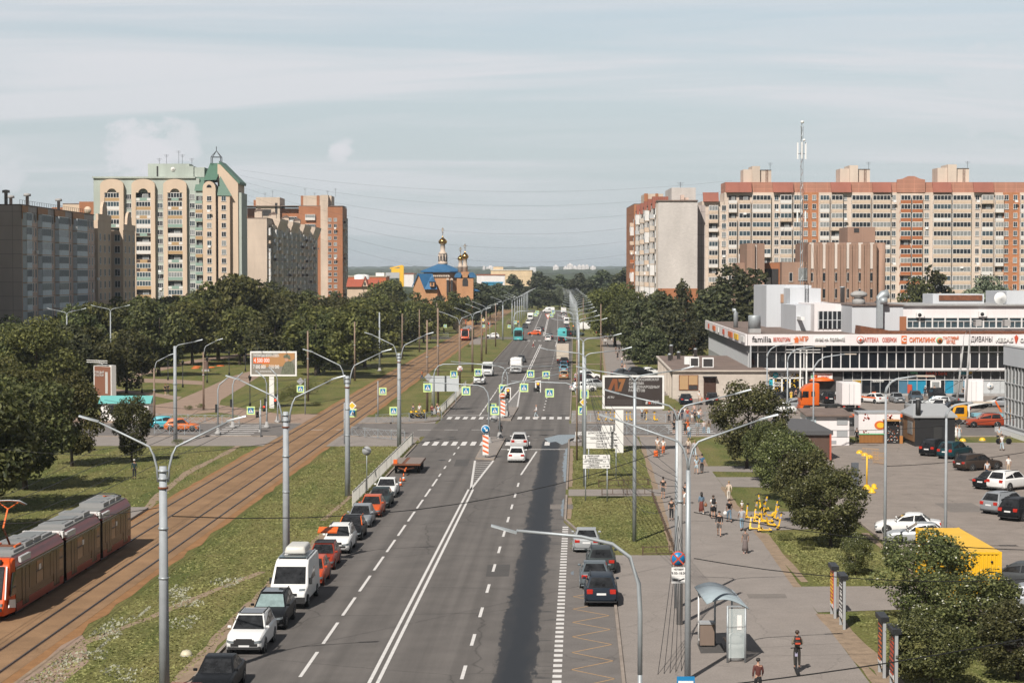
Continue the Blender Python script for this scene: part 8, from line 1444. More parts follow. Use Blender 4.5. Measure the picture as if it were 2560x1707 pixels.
person(2313,994,175,'stand',('long',(.018,.02,.03)),('trousers',(.018,.02,.03)),'policeman in dark uniform and white cap by the shop front',('cap',flat(cW)),1.8);person(2336,992,178,'hold',('tee',(.45,.28,.18)),('shorts',cK),'man with outstretched arms at the bank door',('short',HB),1.78);person(2408,995,178,'stand',('tee',cK),('trousers',cK),'man in black before the grey shop panels',('short',HB),1.76);person(2040,986,178,'stand',('tee',(.55,.48,.42)),('trousers',cT),'vendor in a red cap under the orange parasol',('cap',flat(cR)),1.74);person(2060,985,178,'hold',('tee',cL),('trousers',cK),'customer in pale blue under the orange parasol',('short',HB),1.78);person(1978,1003,178,'stand',('tee',cY),('longskirt',cY),'woman in a yellow dress before the optician',('long',HB),1.68);person(1990,1001,178,'stand',('tee',(.14,.07,.05)),('shorts',cK),'person in brown beside the woman in yellow',('short',HD),1.76);person(2142,1108,178,'stand',('long',cK),('trousers',cK),'person in black at the corner of the white kiosk',('short',HB),1.72)
g=G(2062,988);t=thing('parasol','orange parasol in the shop entrance','parasol',g);MB().lathe([(2.3,2.25),(1.9,2.55),(1.0,2.95),(.05,3.2)],M_ORANGE,10,(-.6,.2,0)).build('canopy',t);MB().tube([(-.6,.2,0),(-.6,.2,3.2)],.04,M_DARKM,5).build('pole',t)
# ================================================================ scooters and bicycles
def scooter_parts(t,sc=1.0):
 put('deck',SC['deck'],t);put('stem',SC['stem'],t);put('handlebar',SC['bar'],t)
 for y in(-.42,.45):put('wheel',SC['wheel'],t,(0,y,.11))
SC={'deck':MB().box((-.085,-.5,.13),(.085,.3,.19),M_YEL).bar((0,-.5,.17),(0,-.3,.3),.09,.05,M_YEL).mesh('deck'),'stem':MB().bar((0,.28,.16),(0,.44,.3),.09,.1,M_YEL).bar((0,.44,.12),(0,.33,1.12),.09,.11,M_YEL).box((-.06,.3,.75),(.06,.37,.95),flat((.35,.33,.45))).mesh('stem'),'bar':MB().tube([(-.26,.28,1.14),(0,.33,1.16),(.26,.28,1.14)],.03,M_BLK,6).box((-.06,.28,1.1),(.06,.4,1.22),M_BLK).mesh('handlebar'),'wheel':MB().lathe([(.06,-.03),(.11,-.03),(.11,.03),(.06,.03)],M_RUB,14,axis='x').mesh('wheel')}
GS='yellow rental scooters heaped beside the footway';SL=[(1880,1298,70,'outermost scooter by the footway, deck pointing at the path'),(1893,1290,20,'upright scooter with its bars against the lawn'),(1902,1272,-10,'scooter with the highest handlebar of the heap'),(1914,1276,15,'scooter just right of the highest handlebar'),(1922,1292,40,'scooter in the middle of the heap'),(1934,1288,-20,'scooter near the right back of the heap'),(1900,1308,80,'scooter in the front left of the heap'),(1890,1326,85,'lying scooter at the front left corner'),(1912,1330,88,'lying scooter at the front middle'),(1930,1316,30,'scooter leaning at the front right'),(1944,1322,-15,'rightmost scooter with its wheel turned to the camera'),(1938,1300,10,'leaning scooter on the right side'),(1918,1306,60,'scooter wedged in the centre front')]
for i,(px,py,rz,lb)in enumerate(SL):g=G(px,py,.02);t=thing('scooter','yellow rental scooter, '+lb,'scooter',g,R(rz),GS);t.rotation_euler.y=R((0,8,-10,14,-8,12,10,34,30,-18,12,20,-12)[i]);scooter_parts(t)
GS2='yellow rental scooters parked behind the corner railing'
for i,(px,rz)in enumerate(((1497,10),(1515,-5),(1528,15),(1537,5),(1567,0),(1577,12),(1616,-8),(1636,6),(1640,20))):g=G(px,1052,.02);scooter_parts(thing('scooter','yellow rental scooter, '+('leftmost behind the corner railing','second from left behind the corner railing','left of the billboard post behind railing','touching the billboard post on its left','first right of the billboard post','second right of the billboard post','beside the man in the brown jacket','second from right behind the corner railing','rightmost behind the corner railing')[i],'scooter',g,R(rz),GS2))
g=G(1992.5,1684,.02);t=thing('scooter','dark kick scooter under the man with the black and orange backpack','scooter',g+Vector((0,.05,0)),R(-3));scooter_parts(t)
for o in t.children:
 if o.name[:4]in('deck','stem'):o.material_slots[0].link='OBJECT';o.material_slots[0].material=M_DARKM
def bicycle(px,py,rz,label,m,group=None):
 g=G(px,py,.02);t=thing('bicycle',label,'bicycle',g,R(rz),group);b=MB().tube([(0,-.5,.33),(0,-.1,.35),(0,.36,.78),(0,-.2,.8),(0,-.1,.35)],.025,m,5).tube([(0,-.5,.33),(0,-.2,.8)],.02,m,4).tube([(0,.55,.33),(0,.36,.98)],.022,m,5);b.build('frame',t);MB().tube([(-.28,.3,1.02),(0,.37,1.0),(.28,.3,1.02)],.02,M_BLK,5).build('handlebar',t);put('saddle',bev(MB().box((-.07,-.35,.86),(.07,-.08,.92),M_BLK).mesh('saddle'),.02),t);MB().box((-.15,.52,.75),(.15,.8,.95),m).build('basket',t)
 for y in(-.5,.55):MB().lathe([(.29,-.02),(.33,-.02),(.33,.02),(.29,.02),(.29,-.02)],M_RUB,18,(0,y,.33),'x').build('wheel',t)
bicycle(1041,1046,80,'yellow bicycle lying lower by the railing',M_YEL);bicycle(1052,1045,60,'yellow bicycle held by the woman in white',M_YEL);bicycle(1062,1044,10,'yellow bicycle facing the railing',M_YEL);bicycle(2510,1110,85,'dark bicycle leaning at the glass pavilion',M_DARKM)
# ================================================================ lamp posts
LH=MB().add([(0,-.07,0),(0,.07,0),(.9,.13,.07),(.9,-.13,.07),(0,-.07,.09),(0,.07,.09),(.9,.1,.14),(.9,-.1,.14)],[(3,2,1,0),(4,5,6,7),(0,1,5,4),(1,2,6,5),(2,3,7,6),(3,0,4,7)],M_STEEL).mesh('lamp_head')
def arm(t,s,z0,dx,zt,x0=0.0,m=M_STEEL,r=.055,low=0):
 """arm curving out to side s, lamp head at its end"""
 pts=[(s*x0,0,z0-low),(s*x0,0,z0)]+[(s*(x0+dx*.22*(1-math.cos(a))),0,z0+(zt-z0)*.62*math.sin(a))for a in(.4,.8,1.2,1.57)]+[(s*(x0+dx),0,zt)]
 MB().tube(pts,[r]*6+[r*.7],m,6).build('arm',t);h_=put('lamp_head',LH,t,(s*(x0+dx-.1),0,zt-.06),0 if s>0 else math.pi);h_.rotation_euler.y=-R(12)
def lamp(x,y,label,hp,ht,dx=2.7,m=M_POLE,r=.19,group=None,sides=(-1,1),clamp=True,rz=0,m2=M_STEEL):
 t=thing('street_lamp',label,'street lamp',(x,y,0),rz,group);MB().tube([(0,0,0),(0,0,hp*.55),(0,0,hp)],[r,r*.85,r*.7],m,12).build('pole',t)
 for s in sides:arm(t,s,hp-(.7 if clamp else.1),dx,ht,r*.95 if clamp else 0,m2)
 if clamp:
  b=MB()
  for z in(hp-.25,hp-.6,hp-1.0,hp*.5,hp*.72):b.lathe([(r*.95,z),(r*.95,z+.09)],M_RUST if z==hp-1.0 else M_STEEL,12)
  b.build('clamp_band',t)
 return t
GLL='lamp posts on the verge between tram and avenue'
for px,py,lb in((411,1727,'nearest grey lamp post on the left verge, its foot below the picture'),(716,1432,'second grey lamp post on the left verge, behind the white camper van'),(869,1239,'third grey lamp post on the left verge, by the white kerb fence'),(998,1116,'fourth grey lamp post, at the near corner of the tram crossing')):
 g=G(px,py);lamp(g.x,g.y,lb,10.0,12.0,group=GLL,r=.24)
for i,(px,py)in enumerate(((1149,958),(1181,930),(1204,903),(1215.5,885),(1257,851))):g=G(px,py);lamp(g.x,g.y,('brown lamp post nearest beyond the tram crossing','second brown lamp post beyond the tram crossing','third brown lamp post, with a yellow priority sign','fourth brown lamp post beyond the tram crossing','pale lamp post by the far tram platform')[i],9.8,11.9,m=M_POLEW if i<4 else M_POLE,r=.2,group=GLL,clamp=False)
for i in range(9):y=590+37*i;lamp(rc(y)-9.8,y,'far lamp post in the row on the left of the avenue',9.5,11.6,r=.17,clamp=False,group='far lamp posts on the left',sides=(1,)if i>2 else(-1,1))
GRL='lamp posts on the right verge'
for px,py,hp,lb in((1719,1700,9.6,'nearest steel lamp post with forked arms beside the bus shelter'),(1692,1520,10.4,'second forked lamp post behind the no stopping sign'),(1586,1353,11.0,'third forked lamp post on the lawn before the dark billboard'),(1462,1215,11.2,'fourth forked lamp post by the route signs'),(1458,1117,11.2,'fifth forked lamp post at the right corner of the junction'),(1447,1006,11.2,'sixth forked lamp post beyond the junction')):
 g=G(px,py);lamp(g.x,g.y,lb,hp,11.9,3.3,M_STEEL,.15,GRL,clamp=False)
for i in range(16):y=312+38*i;lamp(rc(y)+9.4,y,'far lamp post in the long row right of the avenue',10.6,11.6,2.6,M_STEEL,.13,'far lamp posts on the right',clamp=False)
t=lamp(4.35,65.5,'foreground lamp with one long arm reaching over the bus bay',5.0,9.75,4.3,M_STEEL,.11,sides=(-1,),clamp=False,m2=M_STEEL);o=[q for q in t.children if q.name.startswith('arm')][0];o.data=MB().tube([(0,0,4.9),(0,0,7.0),(-.05,0,8.0),(-.35,0,8.9),(-.95,0,9.35),(-2.0,0,9.6),(-4.2,0,9.8)],[.085,.08,.075,.07,.065,.055,.05],M_STEEL,10).mesh('arm')
def plain(px,py,top,label,m,r=.16,name='utility_pole',group=None,lean=0,cat='pole',base=False):
 g=G(px,py);z=P(px,top,g.y).z;t=thing(name,label,cat,g,0,group);MB().tube([(0,0,0),(lean,0,z)],[r,r*.65],m,10).build('pole',t)
 if base:MB().lathe([(.42,0),(.42,.15),(.28,.2),(.2,.6)],M_CONC,12).build('footing',t)
 else:MB().lathe([(r*1.08,z*.6),(r*1.08,z*.6+.1)],M_STEEL,10,(lean*.6,0,0)).build('band',t)
 return t,g,z
plain(949,927,781,'tall plain grey pole at the left edge of the tram track',M_POLE,.2,base=True)
for i,(px,py,tp)in enumerate(((770,1003,827),(887,952,804),(1005.6,896.6,784),(1048.5,880,773),(1076,849,766),(1095,1008,770),(1068,1033,800),(1239,867,758),(1092,850,757))):plain(px,py,tp,'brown weathered tram pole '+('right of the left billboard','before the dark trees beyond left billboard','third along the trees','fourth along the trees','fifth along the trees','carrying the white information board','dark and thin behind the crossing signs','by the far platform','sixth along the trees')[i],M_POLEW,.17,group='brown poles along the tram track')
t,g,z=plain(438.6,1103,865,'grey lamp post standing left of the turquoise car',M_POLE,.24,'street_lamp',cat='street lamp');arm(t,1,z-.4,2.2,z+.5,.1)
for px,py,tp,s,lb in((386,1058,920,1,'brown lamp pole left of the park plaza'),(509,1025,880,1,'brown lamp pole in the park before the lanterns')):t,g,z=plain(px,py,tp,lb,M_POLEW,.15,'street_lamp',cat='street lamp');arm(t,s,z-.3,1.8,z+1.6,.1)
for px,tp,lb in((167,788,'twin armed lamp before the dark block, left one'),(276,780,'twin armed lamp before the dark block, right one')):p=P(px,tp,335);lamp(p.x,335,lb,p.z,p.z+1.0,2.6,M_POLE,.13,clamp=False)
plain(150,1010,935,'cut grey post rising behind the maples',M_POLE,.28)
for i,(px,py)in enumerate(((355,982),(420,950),(457,968),(518,957),(573,938),(613.6,928),(625,1016),(296,957),(230,950))):
 g=G(px,py);t=thing('park_lantern','black park lantern '+('by the path fork','before the flower bed','nearest the plaza','beside the stone pedestal','left of the left billboard','close to the billboard frame','under the billboard, nearest','at the shaded path','left of the shaded path')[i],'lantern',g,0,'black lanterns in the park');MB().lathe([(.16,0),(.14,.5),(.07,.6),(.05,3.6)],M_BLK,8).build('post',t);MB().lathe([(.1,3.6),(.22,4.1),(.28,4.15),(.05,4.45)],M_BLK,8).build('lantern_head',t)
for px,py,top,dxp,lb in((2212,1386,985,80,'tall grey car park lamp nearest, beside the white saloon'),(2363,1420,1045,70,'tall grey car park lamp rising behind the yellow container'),(2033,1134,930,80,'car park lamp before the white cabin'),(1968,1105,905,70,'car park lamp behind the large rowan'),(1917,1095,895,65,'leftmost car park lamp by the optician')):
 g=G(px,py);z=P(px,top,g.y).z;k=dxp/4850*g.y;t=thing('street_lamp',lb,'street lamp',g,0,'car park lamps');MB().tube([(0,0,0),(0,0,z*.6),(0,0,z)],[.11,.09,.07],M_POLE,8).build('pole',t)
 for d in(0,.35):MB().tube([(0,d,z)]+[(k*.55*(1-math.cos(a)),d,z+k*.5*math.sin(a))for a in(.4,.8,1.2,1.57)]+[(k,d,z+k*.56)],.05,M_POLE,6).build('arm',t);MB().box((k-.1,d-.1,z+k*.56-.04),(k+1.1,d+.1,z+k*.56+.05),flat((.5,.43,.36))).build('lamp_head',t)
for px,py,tp,ln,lb in((2390,1022,865,.9,'leaning concrete post before the shop, left one'),(2413,1036,840,.5,'leaning concrete post before the shop, right one')):t,g,z=plain(px,py,tp,lb,M_CONC,.17,lean=ln);MB().tube([(ln,0,z),(ln+.1,0,z+1.4),(ln+.5,0,z+2.0)],.035,M_STEEL,5).box((ln+.4,-.08,z+1.95),(ln+.8,.08,z+2.05),M_DARKM).build('arm',t)
plain(1699,1561,1050,'old wooden pole tangled with cables behind the no stopping sign',M_CONC,.17);plain(1442,1150,850,'slim worn pole beside the dangling signal arm',M_POLEW,.1);plain(1458,830,745,'brown pole before the white caravan',M_POLEW,.16);plain(1502,950,760,'thin dark pole on the footway edge beyond the billboard',M_POLEW,.13)
# ================================================================ signals and signs
def sign_ped(p,label,s=.95,group='pedestrian crossing signs',rz=0,back=False):
 t=thing('crossing_sign',label,'traffic sign',p,rz,group);h_=s/2;MB().box((-h_,0,-h_),(h_,.04,h_),M_SIGNY).build('panel',t)
 if back:return t
 k=h_*.68;MB().box((-k,-.012,-k),(k,-.001,k),M_SKYB).prism([(-k*.84,-k*.72),(k*.84,-k*.72),(0,k*.86)],-.022,-.0125,C_WH,'xz').build('emblem',t);b=MB()
 for a,c in(((0,.3),(0,-.08)),((0,-.08),(-.26,-.6)),((0,-.08),(.22,-.6)),((0,.2),(-.22,-.08)),((0,.2),(.2,-.02))):b.bar((a[0]*k,-.026,a[1]*k),(c[0]*k,-.026,c[1]*k),.008,.10*k,M_BLK)
 b.lathe([(.1*k,0),(.1*k,.008)],M_BLK,8,(0,-.03,.42*k),'y').build('walking_figure',t);return t
def mast(px,py,zt,ex,ez,label,r=.11):
 """signal mast: post with a long curved arm ending at photo column ex"""
 g=G(px,py);dx=(ex-px)/4850*g.y;t=thing('mast_arm_pole',label,'signal mast',g,0,'signal masts at the junction');s=1 if dx>0 else-1;MB().lathe([(.4,0),(.4,.25),(.25,.4),(.2,.8)],M_CONC,14).build('footing',t)
 MB().tube([(0,0,.3),(0,0,zt-1.4),(s*.15,0,zt-.75),(s*.55,0,zt-.25),(s*1.2,0,zt),(dx,0,zt+ez)],[r,r*.8,r*.75,r*.7,r*.65,r*.4],M_STEEL,8).build('mast',t);return g
def sg(px,py,Y,label,**k):return sign_ped(P(px,py,Y),label,**k)
g=mast(1222,1110,6.4,1058,.35,'signal mast on the near island with its arm to the left');sg(1069,969,g.y-.15,'crossing sign hanging at the left end of the near left arm');sg(1165,977,g.y-.15,'crossing sign hanging near the near island mast');sg(1237,1026,g.y-.3,'crossing sign fixed low on the near island mast');sg(1230,1019,g.y+.4,'crossing sign partly behind the low one on the island mast')
g=mast(1249,1098,6.2,1408,1.2,'signal mast on the near island with its arm to the right');sg(1258,972,g.y+.2,'crossing sign half behind the left amber signal');sg(1310,969,g.y-.15,'crossing sign in the middle of the right hand arm');ya=g.y
g=mast(1442,1105,6.5,1278,.2,'signal mast at the right near corner reaching over the avenue');sg(1374,982,g.y-.15,'crossing sign at the right near corner arm');sg(1461,985,g.y-.3,'crossing sign half hidden behind the right lamp post');sg(1456,1026,g.y-.3,'lower crossing sign behind the right lamp post')
g=mast(1085,1036,6.6,1265,.1,'signal mast at the far left corner');sg(1134.5,936,g.y-.15,'crossing sign on the far left corner arm');g=mast(1269,1043,6.6,1127,.6,'signal mast on the far island with its arm to the left');sg(1195,931,g.y-.15,'crossing sign over the white high roofed van');g=mast(1256,1046,6.6,1400,.1,'signal mast on the far island with its arm to the right');sg(1326.5,934.5,g.y-.15,'crossing sign right of the white minibus');sg(1365,937,g.y-.15,'crossing sign before the right hand lane')
for px,py,Y,lb in((627,1026,226,'crossing sign by the left zebra crossing'),(751,972,252,'crossing sign below the grey diamond plate'),(957,978,250,'crossing sign beyond the tram track, right of the rails'),(984,1027,222,'crossing sign just left of the fourth lamp post'),(881,1032,218,'crossing sign half behind the third lamp post'),(1113,815,560,'small crossing sign at the far tram crossing'),(1208.5,815,560,'small crossing sign under the yellow diamond'),(1273,816,548,'small crossing sign beside the far trolleybus'),(1288.5,806,552,'small crossing sign left of the far signal')):sg(px,py,Y,lb)
for px,py,Y,lb in((1339,786,640,'tiny crossing sign over the far left lane, lower'),(1343,781,648,'tiny crossing sign over the far left lane, upper'),(1378.5,788,640,'tiny crossing sign over the far right lane, lower'),(1383,780,648,'tiny crossing sign over the far right lane, upper')):sg(px,py,Y,lb,s=1.2)
for pts,lb in(((1284,850,545,1340,776),'far signal mast arching over the left lane'),((1435,850,545,1375,778),'far signal mast arching over the right lane')):
 g=G(pts[0],pts[1]);dx=(pts[3]-pts[0])/4850*g.y;t=thing('mast_arm_pole',lb,'signal mast',g);MB().tube([(0,0,0),(0,0,6.3),(dx*.1,0,7.6),(dx*.25,0,8),(dx,0,8.3)],.12,M_STEEL,6).build('mast',t)
for px,py,bt,Y,lb in((627+25,1026,1092,0,'slim signal pole by the left zebra'),(957-12,978,1042,0,'grey pole of the sign beyond the tram track'),(763,972,1036,0,'pole of the sign under the diamond plate'),(861,1032,1110,0,'brown pole before the third lamp post')):plain(px,bt,py-26,lb,M_POLE,.08,'sign_pole')
def head(p,label,lit=2,n=3,frame=C_WH,lamp_=M_AMBER,kind='vehicle',group=None,rz=0):
 t=thing('traffic_light',label,'traffic light',p,rz,group);put('housing',bev(MB().box((-.17,0,0),(.17,.22,.34*n+.06),M_BLK).mesh('housing'),.03,2),t)
 if frame:MB().box((-.32,.1,-.12),(.32,.13,.34*n+.2),frame).build('backboard',t)
 for i in range(n):z=.2+.34*i;MB().lathe([(.13,-.02),(.13,.02)],lamp_ if i==lit else M_TRIM,14,(0,-.01,z),'y').build('lens',t);MB().lathe([(.15,-.14),(.15,0)],M_TRIM,12,(0,0,z+.03),'y').build('visor',t)if i!=lit else None
 return t
p=P(1270,982,ya-.2);p.z-=.6;t=head(p,'amber signal with countdown on the island, left one');text('56',.22,M_REDL,'countdown',t,(0,-.02,.54));MB().box((-.5,.02,-.05),(-.17,.2,.4),M_BLK).build('arrow_section',t)
p=P(1345,965,ya-.2);p.z-=.6;t=head(p,'amber signal with countdown over the avenue, right one');text('55',.22,M_REDL,'countdown',t,(0,-.02,.54));MB().box((-.5,.02,-.05),(-.17,.2,.4),M_BLK).build('arrow_section',t)
for px,py,Y,lm,lt,lb in((660,1020,232,M_REDL,1,'red signal on the left zebra mast'),(688,1003,240,M_REDL,1,'red signal before the billboard foot'),(1222,810,556,M_REDL,1,'small red signal by the far platform'),(1295,808,550,M_AMBER,2,'small amber signal at the far left corner'),(1433,819,545,M_AMBER,2,'small amber signal at the far right corner'),(1536,815,545,M_REDL,1,'small red signal beyond the far kiosk'),(643,1035,226,M_REDL,9,'dark pedestrian signal on the slim left pole')):
 p=P(px,py,Y);p.z-=.4;head(p,lb,lt,3 if lm is M_AMBER else 2,None,lm);t=thing('signal_post','post of the '+lb,'pole',(p.x+.3,Y,0));MB().tube([(0,0,0),(0,0,p.z+1.2)],.07,M_STEEL,6).build('pole',t);MB().lathe([(.2,0),(.2,.1),(.1,.3)],M_CONC,10).build('footing',t)
for px,py,tp,ex,lb in((545,1086,955,575,'curved signal mast left of the left zebra, nearest'),(582,1070,945,608,'curved signal mast left of the zebra, second'),(667,1070,940,640,'curved signal mast right of the zebra, dark top'),(694,1056,930,672,'curved signal mast before the left billboard')):
 g=G(px,py);z=P(px,tp,g.y).z;dx=(ex-px)/4850*g.y;t=thing('mast_arm_pole',lb,'signal mast',g,0,'curved masts by the left zebra');MB().tube([(0,0,.3),(0,0,z-.9),(dx*.15,0,z-.3),(dx,0,z+.7)],[.1,.08,.075,.06],M_STEEL,7).build('mast',t);MB().lathe([(.38,0),(.38,.25),(.22,.35),(.16,.8)],M_CONC,12).build('footing',t);MB().box((-.3,-.12,z*.42),(-.08,.12,z*.42+.95),M_BLK).build('signal_box',t)
def disc(p,rim,face,label,r=.42,arrow=None,rz=0,post=0):
 t=thing('round_sign',label,'traffic sign',p,rz);MB().lathe([(r,0),(r,.03)],rim,24,axis='y').lathe([(r*.86,-.012),(r*.86,-.001)],face,24,axis='y').build('plate',t)
 if arrow=='down':MB().bar((-.2,-.025,.2),(.12,-.025,-.12),.015,.09,C_WH).prism([(.2,-.2),(.2,.06),(-.06,-.2)],-.03,-.02,C_WH,'xz').build('arrow',t)
 if arrow=='x':MB().bar((-.27,-.02,-.27),(.27,-.02,.27),.012,.07,C_RD).bar((-.27,-.03,.27),(.27,-.03,-.27),.012,.07,C_RD).build('cross',t)
 if arrow=='bar':MB().box((-.26,-.025,-.06),(.26,-.012,.06),C_WH).build('bar',t)
 if post:MB().tube([(0,.06,-p.z),(0,.06,r*.8)],.04,M_STEEL,6).build('post',t)
 return t
for px,py,w,lb,l2 in((1214,1148,.5,'blue keep right disc on the near island','striped marker board under the near keep right disc'),(1257,1048,.42,'blue keep right disc on the far island','striped marker board under the far keep right disc')):
 g=G(px,py);disc(Vector((g.x,g.y,3.0 if w>.45 else 3.3)),C_WH,M_SKYB,lb,w-.06,'down',post=1);t=thing('striped_marker',l2,'traffic marker',(g.x,g.y-.08,0));z0,z1=.45,2.45;b=MB().box((-.3,0,z0),(.3,.03,z1),C_WH)
 for i in range(4):z=z0+.1+i*.48;b.prism([(-.29,z+.28),(-.29,z+.04+.44),(.29,z+.2),(.29,z)],-.008,-.001,M_ORANGE,'xz')
 b.build('board',t)
disc(P(1256,990,215),C_WH,M_ORANGE,'red no entry disc behind the left amber signal',.36,'bar');disc(P(1695.5,1396,96),C_RD,M_SKYB,'blue and red no stopping disc on the old pole',.38,'x');disc(P(1150,922,262),C_WH,C_WH,'round white sign with blue cross beyond the junction',.4,'x');disc(G(917,1212)+Vector((0,0,3.0)),C_GY,C_GY,'grey back of a round sign near the kerb fence',.4,post=1);disc(P(1236,1046,214),C_GY,C_GY,'grey back of a round sign on the near island',.42)
def board(p,w,h_,label,lines,size,m=C_WH,name='sign_board',legs=0,cat='traffic sign'):
 t=thing(name,label,cat,p);MB().box((-w/2,0,-h_/2),(w/2,.04,h_/2),m).build('panel',t)
 for s,x,z,k in lines:text(s,size*k,C_DK,'lettering',t,(x,-.02,z),ext=.005)
 if legs:
  for s in(-1,1):MB().tube([(s*w*.4,.08,-p.z),(s*w*.4,.08,0)],.05,M_STEEL,6).build('leg',t)
 return t
board(P(1697,1428,96),.72,.42,'small white plate with opening hours under the no stopping disc',(('ЧЕТВЕРГ',0,.11,.7),('9.00-18.00',0,-.08,1)),.17);t=board(P(1697,1448,96),.72,.36,'small white plate with a tow truck symbol',(),.1);MB().box((-.28,-.02,-.05),(-.05,-.005,.02),M_BLK).bar((.0,-.015,-.05),(.28,-.015,.06),.01,.05,M_BLK).build('symbol',t)
p=G(1491,1253);p.z=3.25;t=board(p,2.2,1.12,'lower white route board with three street names and arrows',(('РЫБАЦКИЙ\nпроспект',-.25,.37,1),('0.8',.65,.36,1),('улица ДМИТРИЯ\nУСТИНОВА',-.2,0,1),('0.4',.65,0,1),('переулок\nСЛЕПУШКИНА',-.2,-.37,1),('0.9',.6,-.38,1)),.17,legs=1);MB().box((-1.1,-.01,.17),(1.1,-.002,.19),M_BLK).box((-1.1,-.01,-.2),(1.1,-.002,-.18),M_BLK).bar((-.9,-.015,.25),(-.9,-.015,.5),.01,.05,M_BLK).bar((-1.0,-.015,0),(-.8,-.015,0),.01,.05,M_BLK).bar((.82,-.015,-.38),(1.02,-.015,-.38),.01,.07,M_BLK).build('arrows',t)
p=G(1506,1196);p.z=3.5;t=board(p,3.1,1.55,'upper white route board with three street names',(('ШЛИССЕЛЬБУРГСКИЙ\nпроспект',-.15,.53,1),('0.4',1.15,.53,1),('КАРАВАЕВСКАЯ\nулица',-.25,.02,1),('СКАЧКОВ\nпереулок',-.1,-.5,1),('0.2',.75,-.5,1)),.21,legs=1);MB().box((-1.55,-.01,.25),(1.55,-.002,.27),M_BLK).box((-1.55,-.01,-.27),(1.55,-.002,-.25),M_BLK).bar((1.0,-.015,0),(1.35,-.015,0),.01,.09,M_BLK).bar((1.05,-.015,-.5),(1.35,-.015,-.5),.01,.09,M_BLK).build('arrows',t)
board(P(1449,1083,212),.95,.33,'white plate with the stop word at the stop line',(('СТОП',0,0,1),),.26);board(P(1518,1081,201),1.2,1.5,'blank grey white box sign above the route boards',(),.1,C_WH);t=board(P(1110,959,262),4.0,2.1,'large blank white information board beyond the junction',(),.1,flat((.50,.53,.55)),legs=1)
def diamond(p,label,m,r=.5):t=thing('diamond_sign',label,'traffic sign',p);MB().prism([(0,-r),(r,0),(0,r),(-r,0)],0,.03,C_WH if m is not C_GY else C_GY,'xz').build('plate',t);MB().prism([(0,-r*.7),(r*.7,0),(0,r*.7),(-r*.7,0)],-.01,-.001,m,'xz').build('face',t)
diamond(P(880,1014,217),'yellow priority diamond behind the third lamp post',C_YE,.5);diamond(P(751,953,252),'grey back of a diamond sign by the brown pole',C_GY);diamond(P(1071,943,236),'grey back of a diamond sign by the signal arms',C_GY);diamond(P(1208,800,560),'small yellow priority diamond on the third brown pole',C_YE,.55);diamond(P(1458,1005,205),'yellow priority diamond behind the right lamp posts',C_YE,.4);diamond(P(1491,812,500),'small yellow diamond before the far kiosk',C_YE,.5)
t=thing('triangle_sign','small give way triangle hanging over the far avenue','traffic sign',P(1370,785,640));MB().prism([(-1.0,0),(1.0,0),(0,-1.8)],0,.03,C_RD,'xz').prism([(-.7,-.15),(.7,-.15),(0,-1.4)],-.01,-.001,C_WH,'xz').build('plate',t)
p=G(1713,1712);p.z=P(1713,1700,p.y-.3).z;t=thing('stop_sign_board','blue and white bus stop plate at the bottom edge','traffic sign',(p.x,p.y-.3,p.z));MB().box((-.4,0,-.6),(.4,.04,.18),M_SKYB).box((-.34,-.01,-.6),(.34,-.001,-.02),C_WH).build('plate',t)
# ================================================================ billboards
Bb=flat((.045,.035,.032),.45);g=G(1548,1131);t=thing('billboard','dark billboard with a white frame on a white column at the right corner','billboard',g);z0,z1=4.55,8.0;xl,xr=P(1506,980,g.y).x-g.x,P(1660,980,g.y).x-g.x;xm=(xl+xr)/2
MB().box((xl,-.25,z0),(xr,.25,z1),C_WH).build('frame',t);MB().box((xl+.22,-.28,z0+.28),(xr-.2,-.251,z1-.18),Bb).build('poster',t);MB().box((-.42,-.15,0),(.42,.15,z0),C_WH).build('column',t);k=(xr-xl)/155
def tb(s,px,py,sz,m,w):x=(px-1506)*k+xl;z=z1-(py-937.6)/(1021-937.6)*(z1-z0);text(s,sz,m,'lettering',t,(x,-.29,z),w=w*k,ext=.006,bold=.02)
C_PL=flat((.48,.47,.46));C_LO=flat((.26,.11,.04));A7=flat((.22,.075,.03))
tb('А7 - РОССИЙСКАЯ',1610,948,.36,C_PL,75);tb('СИСТЕМА',1591,957.5,.36,C_PL,38);tb('МЕЖДУНАРОДНЫХ',1611,966.5,.36,C_PL,77);tb('РАСЧЁТОВ',1592,975.5,.36,C_PL,41);tb('A7.RU',1527,992,.3,C_PL,17);tb('ПСБ',1639,1005,.45,C_PL,20)
zc=lambda py:z1-(py-937.6)/83.4*(z1-z0);xc=lambda px:(px-1506)*k+xl
MB().prism([(xc(1518),zc(977)),(xc(1531),zc(946)),(xc(1543),zc(946)),(xc(1545),zc(977)),(xc(1537),zc(977)),(xc(1536),zc(956)),(xc(1527),zc(977))],-.29,-.281,A7,'xz').build('logo',t);MB().prism([(xc(1545),zc(946)),(xc(1564),zc(946)),(xc(1553),zc(977)),(xc(1544),zc(977)),(xc(1553),zc(954)),(xc(1547),zc(954))],-.29,-.281,C_LO,'xz').build('logo',t);MB().bar((xc(1616),-.285,zc(1009)),(xc(1618),-.285,zc(1001)),.01,.2,C_PL).bar((xc(1624),-.285,zc(1009)),(xc(1624),-.285,zc(1001)),.01,.2,C_RD).build('logo',t);b=MB()
for i in range(5):b.box((xc(1517),-.287,zc(999+i*2.6)),(xc(1605),-.281,zc(998.2+i*2.6)),flat((.10,.085,.08)))
b.build('small_print',t)
g=G(679,1020);t=thing('billboard','left billboard with an army recruiting poster and big numbers','billboard',g);k=g.y/4850;X=lambda px:P(px,900,g.y).x-g.x;Z=lambda py:P(680,py,g.y).z
